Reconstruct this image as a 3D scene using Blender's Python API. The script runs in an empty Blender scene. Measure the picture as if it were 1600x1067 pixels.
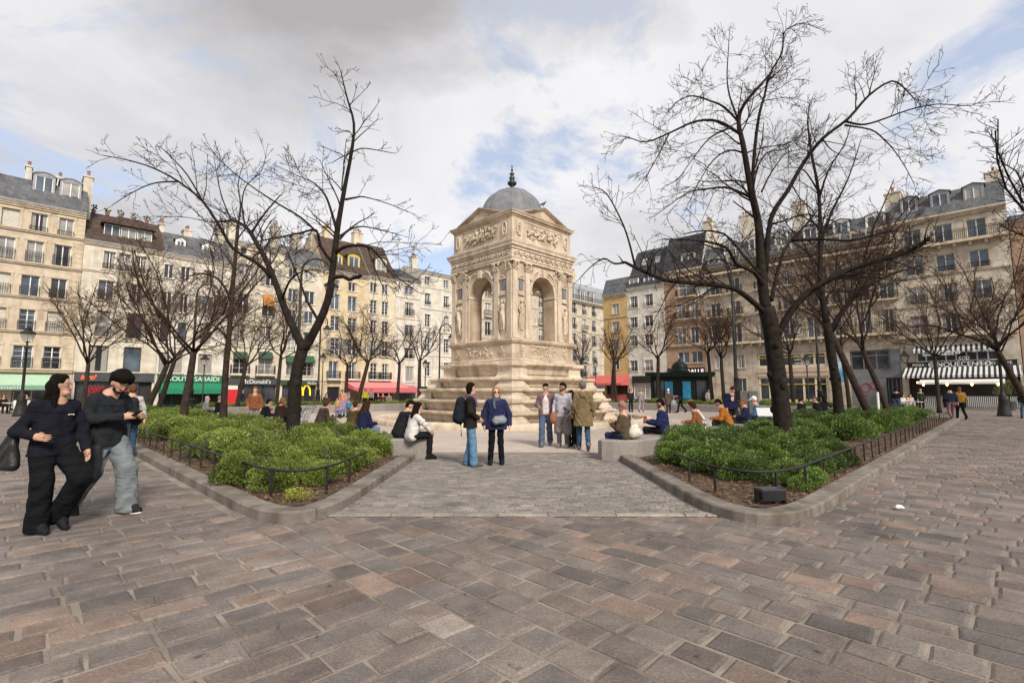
import bpy, math, random
import numpy as np
from mathutils import Vector, Matrix
R = random.Random(7)
PI = math.pi
SC = bpy.context.scene
COL = SC.collection
# ---------------------------------------------------------------- camera model (used to survey points on the ground / facades)
F = 767.0; H = 1.55; PITCH = math.atan(77 / F)
SP, CP = math.sin(PITCH), math.cos(PITCH)
def ray(x, y):
    a = (x - 800) / F; b = (533.5 - y) / F
    return Vector((a, CP - b * SP, SP + b * CP))
def ground(x, y, z=0.0):
    d = ray(x, y); t = (z - H) / d.z
    return Vector((d.x * t, d.y * t, z))
def at(x, y, Y):
    d = ray(x, y); t = Y / d.y
    return Vector((d.x * t, Y, H + d.z * t))
S2 = math.sqrt(.5)
def uv(u, v, z=0.0): return Vector(((u - v) * S2, (u + v) * S2, z))
VROW = 57.0; UROW = 63.0
def facade(row, x, y):
    """survey a pixel on a facade plane: returns (distance along the row left to right, height)"""
    d = ray(x, y)
    if row == 'L':
        t = VROW / ((d.y - d.x) * S2); return (d.x + d.y) * S2 * t, H + d.z * t
    t = UROW / ((d.y + d.x) * S2); return -(d.y - d.x) * S2 * t, H + d.z * t
# ---------------------------------------------------------------- object helpers
def empty(name, loc=(0, 0, 0), rz=0.0, label=None, cat=None, group=None):
    o = bpy.data.objects.new(name, None); COL.objects.link(o)
    o.location = loc; o.rotation_euler = (0, 0, rz); o.empty_display_size = .2
    return tag(o, label, cat, group)
def tag(o, label=None, cat=None, group=None, kind=None):
    if label: o['label'] = label
    if cat: o['category'] = cat
    if group: o['group'] = group
    if kind: o['kind'] = kind
    return o
def link(name, me, parent=None, loc=(0, 0, 0), rz=0.0):
    o = bpy.data.objects.new(name, me); COL.objects.link(o)
    o.location = loc; o.rotation_euler = (0, 0, rz)
    if parent is not None: o.parent = parent
    return o
def copy_tree(o, parent=None):
    c = o.copy(); COL.objects.link(c)
    if parent is not None: c.parent = parent
    for ch in o.children: copy_tree(ch, c)
    return c
class MB:
    """mesh builder: collects verts/faces with material slots"""
    def __init__(s): s.v = []; s.f = []; s.m = []; s.cur = 0; s.sm = []; s.smooth = False; s.c = []; s.col = None
    def face(s, pts):
        n = len(s.v); s.v.extend([tuple(p) for p in pts]); s.f.append(tuple(range(n, n + len(pts)))); s.m.append(s.cur); s.sm.append(s.smooth)
        if s.col is not None: s.c.extend([s.col] * len(pts))
    def addraw(s, vs, fs):
        n = len(s.v); s.v.extend([tuple(p) for p in vs])
        for f in fs: s.f.append(tuple(i + n for i in f)); s.m.append(s.cur); s.sm.append(s.smooth)
        if s.col is not None: s.c.extend([s.col] * len(vs))
    def box(s, x0, x1, y0, y1, z0, z1):
        s.addraw([(x0, y0, z0), (x1, y0, z0), (x1, y1, z0), (x0, y1, z0), (x0, y0, z1), (x1, y0, z1), (x1, y1, z1), (x0, y1, z1)],
                 [(0, 3, 2, 1), (4, 5, 6, 7), (0, 1, 5, 4), (1, 2, 6, 5), (2, 3, 7, 6), (3, 0, 4, 7)])
    def bbox(s, x0, x1, y0, y1, z0, z1, b):
        """box with chamfered vertical and top edges"""
        def ring(d, z): return [(x0 + d, y0 + b, z), (x0 + b, y0 + d, z), (x1 - b, y0 + d, z), (x1 - d, y0 + b, z), (x1 - d, y1 - b, z), (x1 - b, y1 - d, z), (x0 + b, y1 - d, z), (x0 + d, y1 - b, z)]
        s.loft([ring(0, z0), ring(0, z1 - b), ring(b * .9, z1)], True, True)
    def obox(s, p, q, w, h, up=(0, 0, 1)):
        """bar from p to q, width w across and height h"""
        p = Vector(p); q = Vector(q); d = (q - p).normalized(); a = d.cross(Vector(up))
        if a.length < 1e-4: a = d.cross(Vector((1, 0, 0)))
        a.normalize(); b = a.cross(d)
        vs = [e + a * (sx * w / 2) + b * (sz * h / 2) for e in (p, q) for sx, sz in ((-1, -1), (1, -1), (1, 1), (-1, 1))]
        s.addraw(vs, [(0, 1, 2, 3), (7, 6, 5, 4), (0, 4, 5, 1), (1, 5, 6, 2), (2, 6, 7, 3), (3, 7, 4, 0)])
    def loft(s, rings, cap0=False, cap1=False, closed=True):
        n = len(rings[0]); vs = [p for r in rings for p in r]; fs = []
        for i in range(len(rings) - 1):
            for j in range(n if closed else n - 1):
                k = (j + 1) % n; fs.append((i * n + j, i * n + k, (i + 1) * n + k, (i + 1) * n + j))
        if cap0: fs.append(tuple(reversed(range(n))))
        if cap1: fs.append(tuple((len(rings) - 1) * n + j for j in range(n)))
        s.addraw(vs, fs)
    def lathe(s, prof, n=16, c=(0, 0), cap=True, a0=0.0):
        rings = [[(c[0] + r * math.cos(a0 + 2 * PI * j / n), c[1] + r * math.sin(a0 + 2 * PI * j / n), z) for j in range(n)] for r, z in prof]
        s.loft(rings, cap, cap)
    def tube(s, pts, rad, n=6, cap=True):
        pts = [Vector(p) for p in pts]
        if not hasattr(rad, '__len__'): rad = [rad] * len(pts)
        d0 = (pts[1] - pts[0]).normalized(); a = d0.orthogonal().normalized(); rings = []
        for i, p in enumerate(pts):
            d = (pts[min(i + 1, len(pts) - 1)] - pts[max(i - 1, 0)])
            if d.length < 1e-9: d = d0
            d = d.normalized(); a = a - d * a.dot(d)
            if a.length < 1e-6: a = d.orthogonal()
            a.normalize(); b = d.cross(a)
            rings.append([p + (a * math.cos(2 * PI * j / n) + b * math.sin(2 * PI * j / n)) * rad[i] for j in range(n)])
        s.loft(rings, cap, cap)
    def ell(s, c, r, nu=10, nv=6):
        rings = []
        for i in range(nv + 1):
            t = PI * i / nv; q = max(math.sin(t), .02)
            rings.append([(c[0] + r[0] * q * math.cos(2 * PI * j / nu), c[1] + r[1] * q * math.sin(2 * PI * j / nu), c[2] - r[2] * math.cos(t)) for j in range(nu)])
        s.loft(rings, True, True)
    def mesh(s, name, mats, smooth=None):
        me = bpy.data.meshes.new(name); me.from_pydata(s.v, [], s.f)
        for m in (mats if isinstance(mats, (list, tuple)) else [mats]): me.materials.append(m)
        me.polygons.foreach_set('material_index', s.m)
        me.polygons.foreach_set('use_smooth', s.sm if smooth is None else [smooth] * len(s.f))
        if s.c:
            at_ = me.attributes.new('tone', 'FLOAT_COLOR', 'POINT')
            at_.data.foreach_set('color', np.array([(c[0], c[1], c[2], 1.0) for c in s.c], dtype=np.float32).ravel())
        me.update(); return me
    def build(s, name, mats, parent=None, loc=(0, 0, 0), rz=0.0, smooth=None):
        return link(name, s.mesh(name, mats, smooth), parent, loc, rz)
# ---------------------------------------------------------------- materials
def nodes(name):
    m = bpy.data.materials.new(name); m.use_nodes = True; nt = m.node_tree
    return m, nt, nt.nodes['Principled BSDF'], (lambda t, **k: newnode(nt, t, k)), nt.links.new
def newnode(nt, t, k):
    n = nt.nodes.new(t)
    for a, b in k.items(): setattr(n, a, b)
    return n
def c4(c): return (c[0], c[1], c[2], 1.0)
def setspec(b, v):
    for k in ('Specular IOR Level', 'Specular'):
        if k in b.inputs: b.inputs[k].default_value = v; return
def mat(name, col, rough=.75, var=.25, scale=3.0, bump=.0, bscale=None, spec=.4, metal=0.0, stain=0.0, coat=None, jitter=0.0):
    """plain material with noise-driven colour variation, optional darker stains and bump"""
    m, nt, b, N, L = nodes(name)
    b.inputs['Roughness'].default_value = rough; b.inputs['Metallic'].default_value = metal; setspec(b, spec)
    tc = N('ShaderNodeTexCoord'); no = N('ShaderNodeTexNoise'); no.inputs['Scale'].default_value = scale; no.inputs['Detail'].default_value = 6
    L(tc.outputs['Object'], no.inputs['Vector'])
    rp = N('ShaderNodeValToRGB'); rp.color_ramp.elements[0].position = .3; rp.color_ramp.elements[1].position = .7
    rp.color_ramp.elements[0].color = c4([x * (1 - var) for x in col]); rp.color_ramp.elements[1].color = c4([min(1, x * (1 + var)) for x in col])
    L(no.outputs['Fac'], rp.inputs['Fac']); out = rp.outputs['Color']
    if stain:
        mp = N('ShaderNodeMapping'); mp.inputs['Scale'].default_value = (1.3, 1.3, .28); L(tc.outputs['Object'], mp.inputs['Vector'])
        n2 = N('ShaderNodeTexNoise'); n2.inputs['Scale'].default_value = 1.6; n2.inputs['Detail'].default_value = 8; L(mp.outputs['Vector'], n2.inputs['Vector'])
        r2 = N('ShaderNodeValToRGB'); r2.color_ramp.elements[0].position = .42; r2.color_ramp.elements[1].position = .72
        r2.color_ramp.elements[0].color = (1, 1, 1, 1); r2.color_ramp.elements[1].color = c4([1 - stain, 1 - stain * 1.1, 1 - stain * 1.2])
        L(n2.outputs['Fac'], r2.inputs['Fac'])
        mx = N('ShaderNodeMixRGB', blend_type='MULTIPLY'); mx.inputs[0].default_value = 1; L(out, mx.inputs[1]); L(r2.outputs['Color'], mx.inputs[2]); out = mx.outputs['Color']
    if jitter:
        oi = N('ShaderNodeObjectInfo'); mr = N('ShaderNodeMapRange'); mr.inputs[3].default_value = 1 - jitter; mr.inputs[4].default_value = 1 + jitter
        L(oi.outputs['Random'], mr.inputs[0]); mx = N('ShaderNodeMixRGB', blend_type='MULTIPLY'); mx.inputs[0].default_value = 1
        L(out, mx.inputs[1]); L(mr.outputs[0], mx.inputs[2]); out = mx.outputs['Color']
    L(out, b.inputs['Base Color'])
    if bump:
        nb = N('ShaderNodeTexNoise'); nb.inputs['Scale'].default_value = bscale or scale * 6; nb.inputs['Detail'].default_value = 8; L(tc.outputs['Object'], nb.inputs['Vector'])
        bp = N('ShaderNodeBump'); bp.inputs['Strength'].default_value = bump; bp.inputs['Distance'].default_value = .02
        L(nb.outputs['Fac'], bp.inputs['Height']); L(bp.outputs['Normal'], b.inputs['Normal'])
    return m
def emit(name, col, s):
    m, nt, b, N, L = nodes(name); b.inputs['Base Color'].default_value = c4(col)
    b.inputs['Emission Color'].default_value = c4(col); b.inputs['Emission Strength'].default_value = s; return m
def glass(name, col, rough=.06, var=.5, scale=.8):
    m, nt, b, N, L = nodes(name); b.inputs['Roughness'].default_value = rough; setspec(b, .6)
    tc = N('ShaderNodeTexCoord'); oi = N('ShaderNodeObjectInfo')
    no = N('ShaderNodeTexNoise'); no.inputs['Scale'].default_value = scale; no.noise_dimensions = '4D'
    L(tc.outputs['Object'], no.inputs['Vector'])
    mm = N('ShaderNodeMath', operation='MULTIPLY'); mm.inputs[1].default_value = 50; L(oi.outputs['Random'], mm.inputs[0]); L(mm.outputs[0], no.inputs['W'])
    rp = N('ShaderNodeValToRGB'); rp.color_ramp.elements[0].position = .35; rp.color_ramp.elements[1].position = .65
    rp.color_ramp.elements[0].color = c4([x * (1 - var) for x in col]); rp.color_ramp.elements[1].color = c4([x * (1 + var) for x in col])
    L(no.outputs['Fac'], rp.inputs['Fac']); L(rp.outputs['Color'], b.inputs['Base Color']); return m
def masonry(name, col, bw=.9, bh=.42, mortar=.012, var=.18, stain=.25, depth=.4, rough=.85, joint=.8):
    """ashlar: brick joints in the facade plane (local x, z), block-to-block tone, stains"""
    m, nt, b, N, L = nodes(name); b.inputs['Roughness'].default_value = rough; setspec(b, .25)
    tc = N('ShaderNodeTexCoord'); sx = N('ShaderNodeSeparateXYZ'); L(tc.outputs['Object'], sx.inputs[0])
    ad = N('ShaderNodeMath', operation='ADD'); L(sx.outputs[0], ad.inputs[0]); L(sx.outputs[1], ad.inputs[1])
    cb = N('ShaderNodeCombineXYZ'); L(ad.outputs[0], cb.inputs[0]); L(sx.outputs[2], cb.inputs[1])
    br = N('ShaderNodeTexBrick'); br.inputs['Scale'].default_value = 1; br.inputs['Brick Width'].default_value = bw; br.inputs['Row Height'].default_value = bh
    br.inputs['Mortar Size'].default_value = mortar; br.inputs['Mortar Smooth'].default_value = .3
    br.inputs['Color1'].default_value = c4([x * (1 - var) for x in col]); br.inputs['Color2'].default_value = c4([min(1, x * (1 + var)) for x in col])
    br.inputs['Mortar'].default_value = c4([x * joint for x in col]); L(cb.outputs[0], br.inputs['Vector'])
    no = N('ShaderNodeTexNoise'); no.inputs['Scale'].default_value = 1.1; no.inputs['Detail'].default_value = 9; L(tc.outputs['Object'], no.inputs['Vector'])
    r2 = N('ShaderNodeValToRGB'); r2.color_ramp.elements[0].position = .38; r2.color_ramp.elements[1].position = .75
    r2.color_ramp.elements[0].color = (1, 1, 1, 1); r2.color_ramp.elements[1].color = c4([1 - stain, 1 - stain * 1.15, 1 - stain * 1.3]); L(no.outputs['Fac'], r2.inputs['Fac'])
    mx = N('ShaderNodeMixRGB', blend_type='MULTIPLY'); mx.inputs[0].default_value = 1; L(br.outputs['Color'], mx.inputs[1]); L(r2.outputs['Color'], mx.inputs[2])
    mp = N('ShaderNodeMapping'); mp.inputs['Scale'].default_value = (2.2, 2.2, .16); L(tc.outputs['Object'], mp.inputs['Vector'])
    n2 = N('ShaderNodeTexNoise'); n2.inputs['Scale'].default_value = 1.3; n2.inputs['Detail'].default_value = 7; L(mp.outputs['Vector'], n2.inputs['Vector'])
    r3 = N('ShaderNodeValToRGB'); r3.color_ramp.elements[0].position = .5; r3.color_ramp.elements[1].position = .8
    r3.color_ramp.elements[0].color = (1, 1, 1, 1); r3.color_ramp.elements[1].color = c4([1 - stain] * 3); L(n2.outputs['Fac'], r3.inputs['Fac'])
    m2 = N('ShaderNodeMixRGB', blend_type='MULTIPLY'); m2.inputs[0].default_value = 1; L(mx.outputs[0], m2.inputs[1]); L(r3.outputs['Color'], m2.inputs[2])
    L(m2.outputs[0], b.inputs['Base Color'])
    bp = N('ShaderNodeBump'); bp.inputs['Strength'].default_value = depth; bp.inputs['Distance'].default_value = .02; bp.invert = True
    L(br.outputs['Fac'], bp.inputs['Height'])
    n3 = N('ShaderNodeTexNoise'); n3.inputs['Scale'].default_value = 14; n3.inputs['Detail'].default_value = 8; L(tc.outputs['Object'], n3.inputs['Vector'])
    b2 = N('ShaderNodeBump'); b2.inputs['Strength'].default_value = .25; b2.inputs['Distance'].default_value = .01
    L(n3.outputs['Fac'], b2.inputs['Height']); L(bp.outputs['Normal'], b2.inputs['Normal']); L(b2.outputs['Normal'], b.inputs['Normal'])
    return m
def stripes(name, c1, c2, period, duty=.5, axis=0, rough=.8):
    m, nt, b, N, L = nodes(name); b.inputs['Roughness'].default_value = rough
    tc = N('ShaderNodeTexCoord'); sx = N('ShaderNodeSeparateXYZ'); L(tc.outputs['Object'], sx.inputs[0])
    d = N('ShaderNodeMath', operation='DIVIDE'); d.inputs[1].default_value = period; L(sx.outputs[axis], d.inputs[0])
    f = N('ShaderNodeMath', operation='FRACT'); L(d.outputs[0], f.inputs[0])
    g = N('ShaderNodeMath', operation='GREATER_THAN'); g.inputs[1].default_value = duty; L(f.outputs[0], g.inputs[0])
    mx = N('ShaderNodeMixRGB'); mx.inputs[1].default_value = c4(c1); mx.inputs[2].default_value = c4(c2); L(g.outputs[0], mx.inputs[0]); L(mx.outputs[0], b.inputs['Base Color'])
    return m
def tiles(name, col, bw=.3, bh=.2, var=.3, rough=.6, bump=.5, moss=0):
    """roof covering: rows along the roof (local x) and up the slope (local z)"""
    m = masonry(name, col, bw, bh, .01, var, .3, bump, rough, .55); return m
def toned(name, rough, base_ramp, bump=.35, bscale=30, spots=.2, spec=.3, moss=None):
    """paving stones: per-stone tone from the mesh attribute 'tone', grain and stains on top"""
    m, nt, b, N, L = nodes(name); b.inputs['Roughness'].default_value = rough; setspec(b, spec)
    at_ = N('ShaderNodeAttribute', attribute_name='tone'); geo = N('ShaderNodeNewGeometry')
    n1 = N('ShaderNodeTexNoise'); n1.inputs['Scale'].default_value = 3.2; n1.inputs['Detail'].default_value = 9; n1.inputs['Roughness'].default_value = .65; L(geo.outputs['Position'], n1.inputs['Vector'])
    r1 = N('ShaderNodeValToRGB'); r1.color_ramp.elements[0].position = .3; r1.color_ramp.elements[1].position = .7
    r1.color_ramp.elements[0].color = c4([.68] * 3); r1.color_ramp.elements[1].color = c4([1.28, 1.26, 1.22]); L(n1.outputs['Fac'], r1.inputs['Fac'])
    mx = N('ShaderNodeMixRGB', blend_type='MULTIPLY'); mx.inputs[0].default_value = 1; L(at_.outputs['Color'], mx.inputs[1]); L(r1.outputs['Color'], mx.inputs[2])
    n2 = N('ShaderNodeTexNoise'); n2.inputs['Scale'].default_value = 55; n2.inputs['Detail'].default_value = 6; L(geo.outputs['Position'], n2.inputs['Vector'])
    r2 = N('ShaderNodeValToRGB'); r2.color_ramp.elements[0].position = .25; r2.color_ramp.elements[1].position = .75
    r2.color_ramp.elements[0].color = c4([.7] * 3); r2.color_ramp.elements[1].color = c4([1.3] * 3); L(n2.outputs['Fac'], r2.inputs['Fac'])
    m2 = N('ShaderNodeMixRGB', blend_type='MULTIPLY'); m2.inputs[0].default_value = 1; L(mx.outputs[0], m2.inputs[1]); L(r2.outputs['Color'], m2.inputs[2])
    n3 = N('ShaderNodeTexNoise'); n3.inputs['Scale'].default_value = .55; n3.inputs['Detail'].default_value = 5; L(geo.outputs['Position'], n3.inputs['Vector'])
    r3 = N('ShaderNodeValToRGB'); r3.color_ramp.elements[0].position = .35; r3.color_ramp.elements[1].position = .7
    r3.color_ramp.elements[0].color = c4([1 - spots] * 3); r3.color_ramp.elements[1].color = c4([1 + spots * .6] * 3); L(n3.outputs['Fac'], r3.inputs['Fac'])
    m3 = N('ShaderNodeMixRGB', blend_type='MULTIPLY'); m3.inputs[0].default_value = 1; L(m2.outputs[0], m3.inputs[1]); L(r3.outputs['Color'], m3.inputs[2])
    out = m3.outputs[0]
    for sc_, lo_, hi_, v_, off_ in ((1.1, .61, .68, .66, 3), (3.4, .66, .71, .5, 9), (.8, .64, .74, 1.3, 21)):   # damp stains, oil spots, worn pale patches
        mo = N('ShaderNodeMapping'); mo.inputs['Location'].default_value = (off_, off_ * 2, 0); L(geo.outputs['Position'], mo.inputs['Vector']); n4 = N('ShaderNodeTexNoise'); n4.inputs['Scale'].default_value = sc_; n4.inputs['Detail'].default_value = 7; n4.inputs['Roughness'].default_value = .62; L(mo.outputs[0], n4.inputs['Vector'])
        r4 = N('ShaderNodeValToRGB'); r4.color_ramp.elements[0].position = lo_; r4.color_ramp.elements[1].position = hi_; r4.color_ramp.elements[0].color = (1, 1, 1, 1); r4.color_ramp.elements[1].color = c4([v_] * 3); L(n4.outputs['Fac'], r4.inputs['Fac'])
        m4 = N('ShaderNodeMixRGB', blend_type='MULTIPLY'); m4.inputs[0].default_value = 1; L(out, m4.inputs[1]); L(r4.outputs['Color'], m4.inputs[2]); out = m4.outputs[0]
    vo = N('ShaderNodeTexVoronoi'); vo.inputs['Scale'].default_value = 2.6; L(geo.outputs['Position'], vo.inputs['Vector']); lt = N('ShaderNodeMath', operation='LESS_THAN'); lt.inputs[1].default_value = .035; L(vo.outputs['Distance'], lt.inputs[0])
    m5 = N('ShaderNodeMixRGB'); m5.inputs[2].default_value = (.30, .28, .26, 1); gm_ = N('ShaderNodeMath', operation='MULTIPLY'); gm_.inputs[1].default_value = .5; L(lt.outputs[0], gm_.inputs[0]); L(gm_.outputs[0], m5.inputs[0]); L(out, m5.inputs[1])
    L(m5.outputs[0], b.inputs['Base Color'])
    mpp = N('ShaderNodeMapping'); mpp.inputs['Rotation'].default_value = (0, 0, .6); mpp.inputs['Scale'].default_value = (1, 2.5, 1); L(geo.outputs['Position'], mpp.inputs['Vector'])
    nb = N('ShaderNodeTexNoise'); nb.inputs['Scale'].default_value = bscale; nb.inputs['Detail'].default_value = 9; nb.inputs['Roughness'].default_value = .7; L(mpp.outputs[0], nb.inputs['Vector'])
    bp = N('ShaderNodeBump'); bp.inputs['Strength'].default_value = bump; bp.inputs['Distance'].default_value = .02; L(nb.outputs['Fac'], bp.inputs['Height']); L(bp.outputs['Normal'], b.inputs['Normal'])
    rr = N('ShaderNodeMapRange'); rr.inputs[3].default_value = rough - .2; rr.inputs[4].default_value = rough + .2; L(n1.outputs['Fac'], rr.inputs[0]); L(rr.outputs[0], b.inputs['Roughness'])
    return m
def leafmat(name, c1, c2, trans=.25, jitter=.25):
    m, nt, b, N, L = nodes(name); b.inputs['Roughness'].default_value = .5; setspec(b, .35)
    at_ = N('ShaderNodeAttribute', attribute_name='tone'); oi = N('ShaderNodeObjectInfo')
    mx = N('ShaderNodeMixRGB'); mx.inputs[1].default_value = c4(c1); mx.inputs[2].default_value = c4(c2); L(at_.outputs['Fac'], mx.inputs[0])
    mr = N('ShaderNodeMapRange'); mr.inputs[3].default_value = 1 - jitter; mr.inputs[4].default_value = 1 + jitter; L(oi.outputs['Random'], mr.inputs[0])
    m2 = N('ShaderNodeMixRGB', blend_type='MULTIPLY'); m2.inputs[0].default_value = 1; L(mx.outputs[0], m2.inputs[1]); L(mr.outputs[0], m2.inputs[2])
    L(m2.outputs[0], b.inputs['Base Color'])
    tr = N('ShaderNodeBsdfTranslucent'); L(m2.outputs[0], tr.inputs['Color']); ms = N('ShaderNodeMixShader'); ms.inputs[0].default_value = trans
    L(b.outputs[0], ms.inputs[1]); L(tr.outputs[0], ms.inputs[2]); L(ms.outputs[0], nt.nodes['Material Output'].inputs['Surface'])
    return m
def text(body, size, parent, loc, m, ext=.012, align='CENTER', rz=0.0, sx=1.0, shear=0.0):
    cu = bpy.data.curves.new('lettering', 'FONT'); cu.body = body; cu.size = size; cu.extrude = ext; cu.align_x = align; cu.shear = shear
    cu.materials.append(m); co_ = bpy.data.objects.new('lettering_curve', cu); me = bpy.data.meshes.new_from_object(co_); bpy.data.objects.remove(co_)
    o = bpy.data.objects.new('lettering', me); COL.objects.link(o)
    o.rotation_euler = (PI / 2, 0, rz); o.location = loc; o.scale = (sx, 1, 1)
    if parent is not None: o.parent = parent
    return o
# shared materials
M = {}
M['iron'] = mat('wrought_iron', (.014, .014, .014), .6, .3, 8, spec=.2)
M['iron2'] = mat('lamp_iron', (.022, .020, .019), .55, .3, 8, bump=.1, spec=.25)
M['white'] = mat('white_paint', (.72, .71, .68), .55, .08, 2)
M['offwhite'] = mat('cream_paint', (.62, .57, .48), .6, .1, 2)
M['shutter'] = mat('pale_shutter', (.55, .52, .45), .7, .1, 2)
M['greysh'] = mat('grey_shutter', (.30, .28, .25), .7, .15, 2)
M['pane'] = glass('window_glass', (.035, .036, .04))
M['pane_b'] = glass('window_glass_blue', (.075, .095, .12))
M['pane_c'] = glass('window_curtain', (.30, .29, .27), .12, .3)
def curtain_pane(name, dark, cur, a):
    m, nt, b, N, L = nodes(name); b.inputs['Roughness'].default_value = .08; setspec(b, .55)
    tc = N('ShaderNodeTexCoord'); sx = N('ShaderNodeSeparateXYZ'); L(tc.outputs['Object'], sx.inputs[0]); ab = N('ShaderNodeMath', operation='ABSOLUTE'); L(sx.outputs[0], ab.inputs[0])
    wv = N('ShaderNodeTexWave'); wv.inputs['Scale'].default_value = 4.5; wv.inputs['Distortion'].default_value = 2; L(tc.outputs['Object'], wv.inputs['Vector'])
    oi = N('ShaderNodeObjectInfo'); th = N('ShaderNodeMath', operation='MULTIPLY_ADD'); th.inputs[1].default_value = .3; th.inputs[2].default_value = a; L(oi.outputs['Random'], th.inputs[0]); gt = N('ShaderNodeMath', operation='GREATER_THAN'); L(ab.outputs[0], gt.inputs[0]); L(th.outputs[0], gt.inputs[1])
    c = N('ShaderNodeMixRGB'); c.inputs[1].default_value = c4([x * .7 for x in cur]); c.inputs[2].default_value = c4(cur); L(wv.outputs['Fac'], c.inputs[0])
    mx = N('ShaderNodeMixRGB'); mx.inputs[1].default_value = c4(dark); L(gt.outputs[0], mx.inputs[0]); L(c.outputs[0], mx.inputs[2]); L(mx.outputs[0], b.inputs['Base Color']); return m
M['pane_d'] = curtain_pane('window_drawn_curtain', (.022, .022, .024), (.34, .32, .28), .12)
M['slate'] = tiles('slate', (.115, .12, .13), .28, .2, .22, .5)
M['slate_d'] = tiles('dark_slate', (.05, .05, .055), .28, .2, .22, .5)
M['zinc'] = mat('zinc', (.26, .27, .29), .45, .15, 2, spec=.5, stain=.25)
M['lead'] = mat('lead_sheet', (.20, .205, .22), .5, .15, 3, bump=.15, stain=.2)
M['browntile'] = tiles('brown_tile', (.085, .058, .045), .2, .16, .3, .8)
M['pot'] = mat('terracotta', (.26, .13, .085), .8, .2, 6)
M['black'] = mat('black_paint', (.012, .012, .013), .45, .3, 3)
M['darkgrey'] = mat('dark_grey_paint', (.05, .052, .055), .5, .2, 2)
M['grey'] = mat('grey_paint', (.16, .165, .17), .5, .15, 2)
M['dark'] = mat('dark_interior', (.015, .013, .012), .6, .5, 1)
M['skin'] = mat('skin', (.46, .26, .18), .55, .08, 12, spec=.4)
M['skin2'] = mat('skin_tan', (.34, .19, .12), .55, .08, 12)
M['skin3'] = mat('skin_pale', (.55, .35, .27), .55, .08, 12)
# ---------------------------------------------------------------- windows
WC = {}
def win_mesh(w, h, style, fm):
    k = ('w', w, h, style, fm.name)
    if k in WC: return WC[k]
    b = MB(); t = .05; W = w / 2
    if style in ('cas', 'bars', 'one'):
        b.box(-W, -W + t, -.03, .05, 0, h); b.box(W - t, W, -.03, .05, 0, h)
        b.box(-W + t, W - t, -.03, .05, 0, t); b.box(-W + t, W - t, -.03, .05, h - t, h)
        if style != 'one': b.box(-.036, .036, -.045, .05, t, h - t)
        if style == 'bars':
            for q in (.3, .52, .75):
                b.box(-W + t, -.037, -.02, .03, h * q, h * q + .028); b.box(.037, W - t, -.02, .03, h * q, h * q + .028)
    elif style == 'shut':
        n = max(6, int(h / .11)); b.box(-W, W, .02, .05, 0, h)
        for i in range(n): z = h * i / n; b.box(-W + .02, W - .02, -.01, .02, z + .012, z + h / n - .012)
        b.box(-.02, .02, -.02, .02, 0, h)
    WC[k] = b.mesh('window', [fm]); return WC[k]
def pane_mesh(w, h, pm):
    k = ('p', w, h, pm.name)
    if k not in WC:
        b = MB(); b.box(-w / 2 + .03, w / 2 - .03, 0, .012, .03, h - .03); WC[k] = b.mesh('pane', [pm])
    return WC[k]
def rail_mesh(w, h, d, m, dense):
    k = ('r', w, h, d, m.name, dense)
    if k in WC: return WC[k]
    b = MB(); W = w / 2; t = .028
    segs = [((-W, -d), (W, -d))] + ([((-W, 0), (-W, -d)), ((W, 0), (W, -d))] if d > .15 else [])
    for p, q in segs:
        for z in (.06, h * .82, h): b.obox((p[0], p[1], z), (q[0], q[1], z), .03, .03)
        L_ = math.hypot(q[0] - p[0], q[1] - p[1]); n = max(2, int(L_ / dense))
        for i in range(n + 1):
            x = p[0] + (q[0] - p[0]) * i / n; y = p[1] + (q[1] - p[1]) * i / n
            b.box(x - t / 2, x + t / 2, y - t / 2, y + t / 2, .06, h)
    WC[k] = b.mesh('railing', [m]); return WC[k]
def q5(x): return round(x * 20) / 20
PANES = ['pane', 'pane', 'pane_d', 'pane_d', 'pane_b', 'pane_c']
RB = random.Random(21)
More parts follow.
